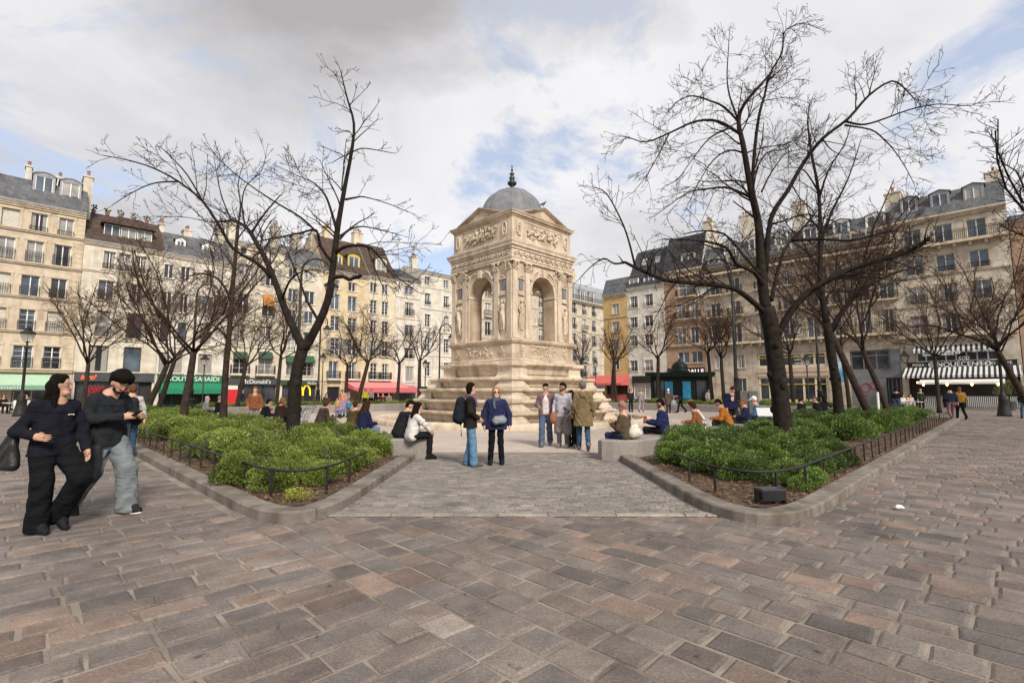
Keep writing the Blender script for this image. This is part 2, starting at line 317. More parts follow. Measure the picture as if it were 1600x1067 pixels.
class Building:
    def __init__(s, label, row, xl, xr, eave, wall, trim, ground=0, depth=9.0, inset=.012):
        s.row = row; s.s0 = facade(row, xl, 610)[0] + inset; s.s1 = facade(row, xr, 610)[0] - inset; s.w = s.s1 - s.s0
        s.zc = facade(row, *eave)[1]; s.D = depth
        if row == 'L': p = uv(s.s0, VROW); rz = PI / 4
        else: p = uv(UROW, -s.s0); rz = -PI / 4
        s.root = empty('town_house', p, rz, label, 'building', None); s.wallm, s.trimm = wall, trim
        s.open = []; s.tb = MB(); s.tb.cur = 1
    def fp(s, x, y, off=0):
        d = ray(x, y); sg = 1 if s.row == 'L' else -1
        den = (d.y - d.x) * S2 if s.row == 'L' else (d.y + d.x) * S2
        t = ((VROW if s.row == 'L' else UROW) + off) / den
        al = (d.x + d.y) * S2 * t if s.row == 'L' else -(d.y - d.x) * S2 * t
        return al - s.s0, H + d.z * t
    def band(s, z, h=.22, p=.12, x0=0, x1=None):
        x1 = s.w if x1 is None else x1
        s.tb.box(x0 + .004, x1 - .004, -p, .02, z, z + h * .6); s.tb.box(x0 + .002, x1 - .002, -p * 1.6, .02, z + h * .6 + .001, z + h)
    def window(s, x, z, w, h, st='cas', fm=None, pm=None, rail=0, trim=True, sill=True, side=None, rm=None, dense=.13, arch=False):
        w, h = q5(w * 1.08), q5(h * 1.04); fm = fm or M['white']; s.open.append((x - w / 2, x + w / 2, z, z + h))
        o = link('window', win_mesh(w, h, st, fm), s.root, (x, .17, z))
        if st != 'shut': link('pane', pane_mesh(w, h, pm or M[RB.choice(PANES)]), o, (0, .022, 0))
        b = s.tb; b.cur = 1
        if trim:
            for sx in (-1, 1): xx = x + sx * (w / 2 + .075); b.box(xx - .075, xx + .075, -.035, .01, z, z + h)
            b.box(x - w / 2 - .2, x + w / 2 + .2, -.06, .01, z + h + .001, z + h + .2)
        if sill: b.box(x - w / 2 - .16, x + w / 2 + .16, -.1, .012, z - .1, z - .002)
        if side:
            for sx in (-1, 1):
                sh = MB(); W2 = w * .46
                n = max(6, int(h / .12)); sh.box(-W2 / 2, W2 / 2, 0, .03, 0, h)
                for i in range(n): zz = h * i / n; sh.box(-W2 / 2 + .04, W2 / 2 - .04, -.012, 0, zz + .015, zz + h / n - .015)
                sh.build('shutter', side, s.root, (x + sx * (w / 2 + W2 / 2 + .03), -.075, z))
        if rail:
            d = .08 if rail < 2 else .42
            hh = .92 if h > 1.7 else .5
            link('railing', rail_mesh(q5(w + (.1 if d < .1 else .5)), hh, d, rm or M['iron'], dense), s.root, (x, -.04, z + .005))
            if d > .2: b.box(x - w / 2 - .32, x + w / 2 + .32, -.55, .012, z - .17, z - .001)
    def floor(s, top, bot, xr, cols, st='cas', **k):
        """cols: (pixel left, pixel right) pairs read at this storey; top/bot: pixel rows at pixel column xr"""
        z1 = s.fp(xr, top)[1]; z0 = s.fp(xr, bot)[1]; ym = (top + bot) / 2
        for c in cols:
            a = s.fp(c[0], ym)[0]; e = s.fp(c[1], ym)[0]; kk = dict(k); ss = st
            if len(c) > 2: kk.update(c[2]); ss = kk.pop('st', st)
            s.window((a + e) / 2, z0, min(max(e - a, .7), 1.9), z1 - z0, ss, **kk)
    def hole(s, x0, x1, z0, z1): s.open.append((x0, x1, z0, z1))
    def finish(s, cornice=.35, cm=None, cproj=.3, quoin=False):
        b = MB(); w, D = s.w, s.D; zc = s.zc
        ops = [(max(.02, a), min(w - .02, c), max(z0, 0), min(z1, zc - .05)) for a, c, z0, z1 in s.open if c > .02 and a < w - .02]
        xs = sorted({0.0, w} | {round(a, 4) for o in ops for a in o[:2]}); zs = sorted({0.0, zc} | {round(a, 4) for o in ops for a in o[2:]})
        def inside(x, z): return any(a < x < c and z0 < z < z1 for a, c, z0, z1 in ops)
        for j in range(len(zs) - 1):
            i = 0
            while i < len(xs) - 1:
                zm = (zs[j] + zs[j + 1]) / 2
                if inside((xs[i] + xs[i + 1]) / 2, zm): i += 1; continue
                k = i
                while k < len(xs) - 1 and not inside((xs[k] + xs[k + 1]) / 2, zm): k += 1
                b.face([(xs[i], 0, zs[j]), (xs[k], 0, zs[j]), (xs[k], 0, zs[j + 1]), (xs[i], 0, zs[j + 1])]); i = k
        for a, c, z0, z1 in ops:
            d = .3
            b.face([(a, 0, z0), (a, 0, z1), (a, d, z1), (a, d, z0)]); b.face([(c, 0, z1), (c, 0, z0), (c, d, z0), (c, d, z1)])
            b.face([(a, 0, z1), (c, 0, z1), (c, d, z1), (a, d, z1)]); b.face([(a, 0, z0), (a, d, z0), (c, d, z0), (c, 0, z0)])
        b.face([(0, 0, 0), (0, 0, zc), (0, D, zc), (0, D, 0)]); b.face([(w, 0, zc), (w, 0, 0), (w, D, 0), (w, D, zc)])
        b.face([(0, D, 0), (0, D, zc), (w, D, zc), (w, D, 0)]); b.face([(0, 0, zc), (w, 0, zc), (w, D, zc), (0, D, zc)])
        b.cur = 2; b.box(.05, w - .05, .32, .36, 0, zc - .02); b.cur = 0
        n = len(b.v); t = s.tb
        b.v += t.v; b.f += [tuple(i + n for i in f) for f in t.f]; b.m += t.m; b.sm += t.sm
        if quoin:
            b.cur = 1
            for i in range(int((zc - 3.9) / .42)):
                z = 3.9 + i * .42; e = .75 if i % 2 else .5; b.box(w - e, w - .003, -.03, .01, z, z + .4)
        b.build('wall', [s.wallm, s.trimm, M['dark']], s.root)
        if cornice:
            c = MB(); c.box(.001, w - .001, -cproj * .45, .03, zc - cornice, zc - cornice * .62); c.box(.001, w - .001, -cproj * .75, .03, zc - cornice * .615, zc - cornice * .3)
            c.box(.001, w - .001, -cproj, .05, zc - cornice * .295, zc + .02); c.build('cornice', cm or s.trimm, s.root)
        return s
    def roof(s, m, h1, d1, h2, d2, trimm=None, gable=None, over=.28, x0=0, x1=None):
        """mansard / pitched profile swept along the facade; back slope mirrored"""
        x1 = s.w if x1 is None else x1; zc = s.zc + .03; D = s.D
        pr = [(-over, zc), (-over, zc + .1), (d1, zc + h1), (d2, zc + h1 + h2), (D - d1, zc + h1), (D, zc + .1), (D, zc)]
        b = MB(); L_ = [(x0 + .003, y, z) for y, z in pr]; R_ = [(x1 - .003, y, z) for y, z in pr]
        for i in range(len(pr) - 1): b.face([L_[i], R_[i], R_[i + 1], L_[i + 1]])
        b.cur = 1; b.face(list(reversed(L_))); b.face(R_); b.face([L_[0], L_[-1], R_[-1], R_[0]])
        b.cur = 2; b.box(x0 + .004, x1 - .004, -over - .07, -over + .02, zc - .06, zc + .05)
        s.rf = b.build('roof', [m, gable or s.wallm, M['zinc']], s.root); return s.rf
    def dormer(s, x, z, w, h, m, fm=None, top='gable', y0=.25, depth=2.2, face=None):
        b = MB(); W = w / 2 + .14; zt = z + h + .1; fc = 1
        b.cur = fc; b.box(-W, -w / 2, 0, .2, 0, h + .1); b.box(w / 2, W, 0, .2, 0, h + .1); b.box(-w / 2, w / 2, 0, .2, h, h + .1); b.box(-W, W, -.04, .2, -.14, -.001)
        b.cur = 0; b.box(-W + .01, W - .01, .201, depth, -.14, h + .1)
        if top == 'arc': prof = [(-W - .1, 0), (-W * .7, .16), (-W * .3, .25), (0, .28), (W * .3, .25), (W * .7, .16), (W + .1, 0)]
        elif top == 'gable': prof = [(-W - .12, 0), (0, .3), (W + .12, 0)]
        else: prof = [(-W - .1, .02), (W + .1, .02)]
        pr = [(a, h + .1 + c) for a, c in prof]; n = len(pr); f = [(a, -.1, c) for a, c in pr]; f2 = [(a, -.1, c + .09) for a, c in pr]
        g = [(a, depth, c) for a, c in pr]; g2 = [(a, depth, c + .09) for a, c in pr]
        for i in range(n - 1):
            b.face([f2[i], f2[i + 1], g2[i + 1], g2[i]]); b.face([f[i + 1], f[i], g[i], g[i + 1]]); b.face([f[i], f[i + 1], f2[i + 1], f2[i]])
        b.face([f[0], f2[0], g2[0], g[0]]); b.face([f[-1], g[-1], g2[-1], f2[-1]])
        if n > 2: b.cur = fc; b.face([(a, -.02, c) for a, c in pr][::-1]); b.cur = 0
        o = b.build('dormer', [m, face or M['zinc']], s.root, (x, y0, z))
        wd = link('window', win_mesh(q5(w), q5(h), 'cas', fm or M['white']), o, (0, .06, 0)); link('pane', pane_mesh(q5(w), q5(h), M['pane_c' if RB.random() < .5 else 'pane_b']), wd, (0, .022, 0))
        return o
    def dormer_px(s, xa, xb, ya, yb, m, off=.4, **k):
        a = s.fp(xa, yb, off); c = s.fp(xb, ya, off); s.dormer((a[0] + c[0]) / 2, a[1], abs(c[0] - a[0]), c[1] - a[1], m, y0=off, **k)
    def chimney(s, xa, xb, ya, yb, off, thick, m, pots=3):
        a = s.fp(xa, yb, off); c = s.fp(xb, ya, off); x0, x1 = a[0], c[0]; z0, z1 = min(a[1], s.zc), c[1]
        b = MB(); b.box(x0, x1, off, off + thick, z0, z1); b.box(x0 - .08, x1 + .08, off - .08, off + thick + .08, z1, z1 + .14)
        b.cur = 1
        n = pots
        for i in range(n):
            if (x1 - x0) > thick: px, py = x0 + (x1 - x0) * (i + .5) / n, off + thick / 2
            else: px, py = (x0 + x1) / 2, off + thick * (i + .5) / n
            hh = RB.uniform(.35, .7); b.lathe([(.13, z1 + .141), (.1, z1 + .14 + hh * .8), (.14, z1 + .14 + hh * .82), (.12, z1 + .14 + hh)], 8, (px, py))
        return b.build('chimney', [m, M['pot']], s.rf)
    # ---- street level
    def sign(s, x0, x1, z0, z1, m, txt=None, size=.4, tm=None, y=-.16, tx=None, align='CENTER', shear=0, tz=None):
        b = MB(); b.box(x0, x1, y, .01, z0, z1); b.box(x0 - .03, x1 + .03, y - .03, .012, z1, z1 + .06)
        o = b.build('sign_board', [m], s.root)
        if txt: text(txt, size, o, ((x0 + x1) / 2 if tx is None else tx, y - .012, (z0 + (z1 - z0 - size * .68) / 2) if tz is None else tz), tm or M['white'], align=align, shear=shear)
        return o
    def glaze(s, x0, x1, z0, z1, n, fm, pm=None, y=.2, bar=None, name='shop_window', hole=True, t=.07):
        if hole: s.hole(x0, x1, z0, z1)
        b = MB(); b.box(x0, x0 + t, y - .05, y + .06, z0, z1); b.box(x1 - t, x1, y - .05, y + .06, z0, z1)
        b.box(x0 + t, x1 - t, y - .05, y + .06, z0, z0 + t * 1.6); b.box(x0 + t, x1 - t, y - .05, y + .06, z1 - t, z1)
        for i in range(1, n): x = x0 + (x1 - x0) * i / n; b.box(x - t / 2, x + t / 2, y - .045, y + .05, z0 + t * 1.6, z1 - t)
        if bar: z = z0 + (z1 - z0) * bar; b.box(x0 + t, x1 - t, y - .055, y + .055, z, z + t)
        o = b.build(name, [fm], s.root); p = MB(); p.box(x0 + .02, x1 - .02, y + .002, y + .02, z0 + .02, z1 - .02); p.build('pane', [pm or M['pane']], o); return o
    def awning(s, x0, x1, zt, zb, d, m, vm=None, val=.22, y=-.05, side=True, scallop=False, name='awning'):
        """cloth roof sloping from the wall out over the pavement with a hanging valance"""
        b = MB(); n = 10; rows = 5; P = []
        for j in range(rows + 1):
            t = j / rows; P.append([(x0 + (x1 - x0) * i / n, y - d * t, zt + (zb - zt) * t - .05 * math.sin(PI * t)) for i in range(n + 1)])
        for j in range(rows):
            for i in range(n):
                q = [P[j][i], P[j][i + 1], P[j + 1][i + 1], P[j + 1][i]]; b.face(q); b.face([(a, e + .006, c - .02) for a, e, c in reversed(q)])
        b.cur = 1; yy = y - d
        k = max(4, int((x1 - x0) / .3)) if scallop else 1
        for i in range(k):
            a = x0 + (x1 - x0) * i / k; c = x0 + (x1 - x0) * (i + 1) / k
            if scallop: b.addraw([(a, yy, zb), (c, yy, zb), (c, yy, zb - val * .6), ((a + c) / 2, yy, zb - val), (a, yy, zb - val * .6), (a, yy + .02, zb), (c, yy + .02, zb), (c, yy + .02, zb - val * .6), ((a + c) / 2, yy + .02, zb - val), (a, yy + .02, zb - val * .6)], [(0, 4, 3, 2, 1), (5, 6, 7, 8, 9), (2, 3, 8, 7), (3, 4, 9, 8)])
            else: b.box(a, c, yy, yy + .02, zb - val, zb)
        if side:
            for x in (x0, x1):
                b.addraw([(x, y, zt), (x, y - d, zb), (x, y - d, zb - val), (x, y, zb - val), (x + .012, y, zt), (x + .012, y - d, zb), (x + .012, y - d, zb - val), (x + .012, y, zb - val)], [(0, 1, 2, 3), (7, 6, 5, 4), (2, 6, 7, 3)])
        b.cur = 2
        for x in (x0 + .15, x1 - .15): b.obox((x, y, zb - .25), (x, y - d + .05, zb - .05), .04, .04)
        return b.build(name, [m, vm or m, M['grey']], s.root)
W_beige = masonry('beige_render', (.53, .45, .345), 1.6, .45, .004, .05, .34, .15, joint=.9)
W_cream = masonry('cream_render', (.60, .55, .45), 2.2, 1.4, .002, .04, .32, .08, joint=.95)
W_white = masonry('white_render', (.64, .60, .53), 2.4, 1.5, .002, .04, .34, .08, joint=.95)
W_yellow = masonry('yellow_render', (.60, .495, .33), 2.4, 1.5, .002, .04, .3, .08, joint=.95)
W_pale = masonry('pale_yellow_render', (.61, .54, .41), 2.4, 1.5, .002, .04, .2, .08, joint=.95)
W_ochre = masonry('ochre_render', (.52, .355, .16), 2.4, 1.5, .002, .04, .2, .08, joint=.95)
W_stone = masonry('ashlar', (.50, .43, .34), 1.1, .48, .012, .1, .42, .35, joint=.7)
W_stone2 = masonry('pale_ashlar', (.57, .51, .42), 1.1, .48, .012, .08, .38, .35, joint=.72)
W_brick = masonry('brick', (.36, .24, .16), .24, .085, .012, .15, .25, .3, joint=1.25)
T_stone = mat('stone_trim', (.52, .43, .31), .8, .12, 3, bump=.2, stain=.25)
T_pale = mat('pale_trim', (.60, .54, .43), .8, .1, 3, bump=.15, stain=.2)
T_white = mat('white_trim', (.66, .63, .56), .8, .08, 3, bump=.1, stain=.18)
T_grey = mat('grey_stone_trim', (.40, .36, .30), .8, .12, 3, bump=.2, stain=.25)
BUILD = {}
def lampglow(): return emit('warm_bulb', (1, .62, .25), 6)
BULB = lampglow()
# ===== row on the left, near to far =====
b = Building('beige town house with arched zinc dormers above the pale green awning', 'L', -95, 111, (60, 321), W_beige, T_stone); BUILD['B1'] = b
for (yt, yb, x, cols, kw) in [
    (334.6, 363.7, 61, [(-38, -14), (2, 29, dict(st='shut', fm=M['shutter'], rail=0)), (49, 73), (93, 115)], dict(rail=1)),
    (378, 410.5, 54, [(-45, -22), (-6, 21, dict(pm=M['pane_c'])), (42, 66.5), (85, 110.6)], dict(st='cas', rail=1, side=None)),
    (431, 464.5, 46, [(-52, -28), (-12, 14, dict(st='shut', fm=M['shutter'])), (33, 60, dict(pm=M['pane_b'])), (80, 103)], dict(rail=1)),
    (485, 518, 41, [(-58, -35), (-18, 7, dict(st='shut', fm=M['shutter'])), (30, 53), (74, 98, dict(st='shut', fm=M['shutter']))], dict(st='bars', rail=1)),
    (541, 575.5, 34, [(-65, -42), (-26, -2), (20.5, 48.5), (68, 93)], dict(st='bars', rail=1, dense=.09))]:
    b.floor(yt, yb, x, cols, **dict(dict(st='cas'), **kw))
for y, x in ((365.5, 60), (416, 60), (467.5, 60), (521, 60)): b.band(b.fp(x, y)[1], .2, .13)
z0 = b.fp(40, 581)[1]; b.band(z0, .3, .2)
b.hole(.3, b.w - .35, .0, z0 - .15); b.finish(.4, quoin=True)
b.roof(M['slate'], 2.3, .9, .75, 3.6, gable=M['zinc'])
b.dormer_px(52, 84, 280, 315, M['zinc'], top='arc'); b.dormer_px(94, 125, 290, 324, M['zinc'], top='arc'); b.dormer_px(-40, -8, 262, 299, M['zinc'], top='arc')
b.chimney(37, 50, 262, 300, 2.2, .9, W_cream, 1); b.chimney(86, 99, 280, 310, 4.0, .8, T_white, 2); b.chimney(126, 146, 279, 340, 1.6, 2.6, W_cream, 2)
za = b.fp(40, 585)[1]; zb = b.fp(40, 603)[1]
AW = mat('pale_green_cloth', (.33, .47, .34), .85, .06, 2); AWV = mat('green_valance', (.16, .30, .20), .85, .06, 2)
b.glaze(.35, 3.0, .15, zb - .3, 2, M['offwhite']); b.glaze(3.9, 6.1, .15, zb - .3, 2, M['offwhite'], hole=False); b.glaze(6.9, b.w - .4, .15, zb - .3, 3, M['offwhite'], hole=False)
aw = b.awning(.2, b.w - .25, za, zb + .05, 1.5, AW, AWV, .36)
text('BOULANGERIE D’HÔTEL', .27, aw, (b.fp(66, 604)[0] - 1.0, -1.575, zb - .26), M['white'], sx=1.25, align='RIGHT')
wl = mat('warm_shop_wall', (.60, .52, .40), .7, .06, 2)
for x0, x1 in ((3.05, 3.85), (6.15, 6.85)): pp = MB(); pp.box(x0, x1, .05, .3, 0, zb + .2); pp.build('shop_pier', [wl], b.root)
# second house
b = Building('cream town house with three joined attic windows under a brown tiled roof', 'L', 111, 241, (182, 383), W_cream, T_pale); BUILD['B2'] = b
b.floor(394, 421, 172, [(162, 180), (186, 204), (211, 229)], rail=1)
b.floor(439, 469, 165, [(154, 177), (204, 224)], rail=1)
b.floor(487, 526, 161, [(151, 172, dict(pm=M['pane_c'])), (199, 222)], 'one', side=None, rail=1)
b.floor(541, 580, 154, [(140, 168), (194, 219)], 'one', fm=M['darkgrey'], trim=False)
b.band(b.fp(170, 427)[1], .16, .08); b.band(b.fp(160, 478)[1], .12, .06); b.band(b.fp(155, 532)[1], .14, .07)
zs1 = b.fp(160, 583)[1]; zs0 = b.fp(160, 596)[1]
b.hole(.2, b.w - .2, 0, zs0); b.finish(.3)
b.roof(M['browntile'], 2.2, 1.7, 1.6, 4.4)
m0 = MB(); xa = b.fp(160, 383, .3)[0]; xb = b.fp(238, 383, .3)[0]; zA = b.zc + .15; hA = 1.85
m0.box(xa, xb, .5, 2.6, zA - .3, zA); m0.cur = 1
f = [(xa - .2, .1, zA + hA), (xb + .2, .1, zA + hA), ((xa + xb) / 2 + .9, .1, zA + hA + .75), ((xa + xb) / 2 - .9, .1, zA + hA + .75)]; g = [(x, 3.6, z + .25) for x, y, z in f]
m0.face(f); m0.face([f[3], f[2], g[2], g[3]]); m0.face([f[2], f[1], g[1], g[2]]); m0.face([f[0], f[3], g[3], g[0]]); m0.face([f[1], f[0], g[0], g[1]])
dd = m0.build('dormer', [M['zinc'], M['browntile']], b.root)
for i in range(3):
    x = xa + (xb - xa) * (i + .5) / 3; w_ = link('window', win_mesh(q5((xb - xa) / 3 - .08), 1.8, 'cas', M['white']), dd, (x, .55, zA)); link('pane', pane_mesh(q5((xb - xa) / 3 - .08), 1.8, M['pane_c' if i else 'pane_b']), w_, (0, .022, 0))
b.chimney(247, 257, 352, 385, 3.2, 1.0, W_cream, 2)
pt = MB()
for i in range(5):
    x = .7 + i * 1.05; pt.cur = 0; pt.lathe([(.14, b.zc + 3.82), (.2, b.zc + 4.15)], 8, (x, 4.4)); pt.cur = 1
    for k in range(14): pt.ell((x + RB.uniform(-.25, .25), 4.4 + RB.uniform(-.2, .2), b.zc + 4.3 + RB.uniform(-.1, .3)), (.09, .09, .07), 5, 3)
pt.build('roof_planters', [M['pot'], mat('roof_plants', (.06, .09, .03), .8, .4, 9)], b.root)
sgn = b.sign(.1, b.w - .1, zs0, zs1, M['darkgrey'], 'lort?', .55, emit('red_neon', (1, .10, .02), 1.1), tx=b.fp(137, 590)[0], shear=.3)
sf = b.glaze(.3, b.w - 1.1, .1, zs0 - .02, 4, M['black'], y=.25, hole=False)
fl = MB(); RF = random.Random(3)
for cx in (1.4, 1.9, 3.6):
    for k in range(60): fl.ell((cx + RF.gauss(0, .22), .1 + RF.uniform(-.1, .1), 1.5 + RF.gauss(0, .3) + (.5 if cx > 3 else 0)), (.06, .05, .05), 5, 3)
tag(fl.build('flower_display', [mat('red_flowers', (.42, .02, .03), .7, .3, 9)], None, b.root.location, PI / 4), 'red flower display hung beside the window of the black shopfront', 'flowers')
# third house: slate mansard, green shop
b = Building('long cream house with small slate mansard dormers above the green restaurant shopfront', 'L', 241, 351, (295, 402), W_white, T_pale); BUILD['B3'] = b
b.floor(420, 440, 304, [(257, 270), (283, 297), (319, 336)], rail=0, st='cas', trim=False)
b.floor(462, 490, 300, [(254, 267), (280, 294), (316, 333)], st='cas', side=M['greysh'], trim=False)
b.floor(506, 537, 297, [(250, 263), (277, 291), (313, 331)], st='one', side=None, trim=False)
b.floor(553, 583, 293, [(249, 262), (270, 284), (310, 330)], st='shut', fm=M['greysh'], trim=False)
b.band(b.fp(297, 545)[1], .14, .07)
zs1 = b.fp(300, 587)[1]; zs0 = b.fp(300, 597)[1]; b.hole(.35, b.w - .25, 0, zs0); b.finish(.35)
b.roof(M['slate'], 2.6, 2.3, .6, 4.2, gable=W_white)
b.dormer_px(276, 288, 378, 392, M['slate'], off=.9, face=M['white']); b.dormer_px(317, 332, 387, 402, M['slate'], off=.9, face=M['white'])
b.chimney(285, 300, 362, 400, 3.6, 1.2, W_cream, 4); b.chimney(338, 352, 352, 400, 3.6, 1.2, T_grey, 3)
GR = mat('green_paint', (.012, .13, .055), .5, .1, 2); GC = mat('green_cloth', (.012, .17, .085), .8, .1, 2)
b.sign(.15, b.w - .15, zs0, zs1, GR, 'MOUTY SABAÏDI', .62, M['white'], tx=b.w * .52)
b.awning(.3, b.w - .3, zs0 - .02, b.fp(300, 608)[1], 1.3, GC, GC, .45)
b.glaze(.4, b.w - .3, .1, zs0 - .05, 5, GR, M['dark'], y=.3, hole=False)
# fourth: tall house with orange blind, grey shopfront
b = Building('tall cream house with an orange window blind above a dark grey shopfront', 'L', 351, 436, (398, 383), W_cream, T_pale); BUILD['B4'] = b
b.floor(387, 397, 383, [(377, 386), (423, 433)], 'one', trim=False, sill=False)
b.floor(414, 441, 382, [(373, 392), (416, 431)], 'cas', side=M['greysh'], rail=0)
b.floor(461, 490, 380, [(371, 389), (411, 428)], 'cas', rail=1)
b.floor(508, 536, 375, [(367, 382), (406, 424)], 'cas')
b.floor(554, 584, 374, [(365, 384), (404, 424)], 'bars', rail=2)
b.band(b.fp(390, 402)[1], .2, .12); b.band(b.fp(390, 544)[1], .14, .07)
zs1 = b.fp(395, 591)[1]; zs0 = b.fp(395, 601)[1]; b.hole(.3, b.w - .3, 0, zs0); b.finish(.3)
b.roof(M['zinc'], .9, 2.6, .5, 4.3)
b.chimney(356, 372, 350, 390, 3.6, 1.2, W_cream, 4); b.chimney(425, 438, 356, 388, 3.6, 1.2, T_grey, 3)
ob = MB(); a = b.fp(410, 478); c = b.fp(428, 462); ob.addraw([(a[0], -.03, c[1]), (c[0], -.03, c[1]), (c[0], -.5, a[1]), (a[0], -.5, a[1]), (a[0], -.05, c[1]), (c[0], -.05, c[1]), (c[0], -.52, a[1] + .02), (a[0], -.52, a[1] + .02)], [(0, 1, 2, 3), (7, 6, 5, 4), (3, 2, 6, 7)])
ob.build('window_blind', [mat('orange_cloth', (.46, .19, .045), .8, .1, 3)], b.root)
b.sign(.2, b.w - .1, zs0, zs1, M['darkgrey'], 'McDonald’s', .62, M['white'], tx=b.w * .55)
b.glaze(1.6, b.w - .4, .1, zs0 - .05, 4, M['darkgrey'], y=.3, hole=False)
sp = MB(); sp.box(.3, 1.2, -.04, .3, 0, zs0 - .02); sp.cur = 1; sp.box(.3, 1.2, -.06, -.041, .2, 1.7); sp.build('shop_pier', [T_white, mat('red_panel', (.5, .015, .02), .6, .1, 2)], b.root)
gaw = []
for xx in (375, 414):
    a = b.fp(xx - 11, 562); c = b.fp(xx + 11, 553)
    b.awning(a[0], c[0], c[1] + .2, a[1] + .2, .5, mat('dark_green_cloth', (.03, .06, .035), .8, .1, 2), None, .1, name='window_blind')
# fifth: lower part with slate roof, dark green shopfront
b = Building('narrow cream house with green window blinds above the dark green shopfront with a yellow letter', 'L', 436, 498, (480, 417), W_cream, T_pale); BUILD['B5'] = b
b.floor(424, 437, 478, [(452, 463), (476, 489)], 'cas', trim=False)
b.floor(455, 475, 478, [(451, 463), (477, 491)], 'cas', trim=False)
b.floor(487, 505, 477, [(451, 462), (476, 489)], 'cas', trim=False)
b.floor(520, 548, 474, [(450, 461), (474, 488.5)], 'cas', side=None)
b.floor(562, 587, 472, [(448, 460), (472.5, 488)], 'bars', rail=1)
zs1 = b.fp(470, 595)[1]; zs0 = b.fp(470, 602)[1]; b.hole(.3, b.w - .3, 0, zs0); b.finish(.3)
b.roof(M['slate'], 2.4, 2.2, .8, 4.3); b.chimney(455, 472, 372, 420, 3.4, 1.0, T_grey, 4); b.chimney(484, 500, 368, 415, 3.8, .9, T_grey, 3)
for xx in (455, 481):
    a = b.fp(xx - 9, 568); c = b.fp(xx + 9, 559)
    b.awning(a[0], c[0], c[1] + .2, a[1] + .2, .5, mat('dark_green_cloth', (.03, .08, .04), .8, .1, 2), None, .1, name='window_blind')
DG = mat('dark_green_paint', (.035, .06, .035), .5, .1, 2)
b.sign(.1, b.w - .1, zs0, zs1, DG, 'McDo', .42, M['white'], tx=b.w * .8)
gz = b.glaze(.4, b.w - .4, .1, zs0 - .05, 3, M['darkgrey'], y=.3, hole=False)
a = b.fp(474, 618); YM = emit('yellow_logo', (.9, .55, .02), .8)
t = MB()
for sgx in (-1, 1): t.tube([(a[0] + sgx * .42 - .42 * math.cos(q), .18, a[1] + 1.15 * math.sin(q) ** .7) for q in [i * PI / 12 for i in range(13)]], .085, 6)
t.build('logo', [YM], gz)
# sixth: yellow house
b = Building('yellow town house with yellow framed dormers in a steep brown roof', 'L', 498, 571, (540, 427), W_yellow, T_pale); BUILD['B6'] = b
cy = [(517, 530), (544, 557)]
for yt, yb in ((440, 453), (462, 485), (496, 518), (530, 555)): b.floor(yt, yb, 536, cy, 'bars' if yt > 490 else 'cas', side=M['greysh'] if yt == 530 else None, rail=0, trim=False, pm=M['pane_b'] if yt == 462 else None)
b.floor(566, 592, 536, [(514, 527, dict(pm=M['pane_b'])), (543, 557)], 'cas', rail=2, trim=False)
b.band(b.fp(530, 596)[1], .2, .1); b.hole(1.0, 2.6, 0, b.fp(520, 604)[1]); b.finish(.3)
b.roof(M['browntile'], 5.0, 3.4, .4, 4.4, gable=W_yellow)
YF = mat('yellow_woodwork', (.52, .42, .06), .6, .1, 3)
b.dormer_px(524, 534, 402, 418, M['browntile'], off=.5, face=YF); b.dormer_px(545, 561, 403, 423, M['browntile'], off=.5, face=YF, top='arc')
b.chimney(505, 517, 356, 420, 3.8, .9, W_yellow, 3); b.chimney(552, 567, 366, 420, 3.8, .9, W_pale, 4)
dr = MB(); dr.box(1.05, 2.55, .25, .3, 0, b.fp(520, 604)[1] - .1); dr.build('door', [M['black']], b.root)
# seventh: pale yellow
b = Building('pale yellow town house with a hipped brown roof above the pink awning', 'L', 571, 615, (592, 434), W_pale, T_pale); BUILD['B7'] = b
cy = [(579, 588.5), (597, 606.5)]
for yt, yb in ((444, 458), (471, 491), (502, 521), (534, 557)): b.floor(yt, yb, 592, cy, 'bars' if yt > 470 else 'cas', rail=1 if yt == 534 else 0, trim=False, side=M['greysh'] if yt == 534 else None)
b.floor(569, 593, 592, cy, 'bars', rail=2, trim=False, dense=.09)
zs0 = b.fp(592, 600)[1]; b.hole(.4, b.w - .3, 0, zs0); b.finish(.3)
b.roof(M['browntile'], 5.2, 3.6, .3, 4.4, gable=W_pale); b.dormer_px(588, 603, 409, 431, M['browntile'], off=.4, face=T_pale, top='arc')
PK = mat('pink_cloth', (.55, .20, .20), .85, .08, 2); PK2 = mat('rose_cloth', (.42, .10, .11), .85, .08, 2)
xl = b.fp(538, 600)[0]
b.awning(xl, b.w + .9, b.fp(592, 596)[1], b.fp(592, 606)[1], 2.6, PK, PK2, .5)
b.awning(xl - .3, b.w + 2.6, b.fp(592, 602)[1], b.fp(592, 611)[1], 3.4, PK2, PK2, .2, y=-.6, side=False)
b.glaze(.5, b.w - .4, .1, zs0 - .05, 3, mat('pink_paint', (.42, .14, .15), .6, .1, 2), M['dark'], y=.3, hole=False)
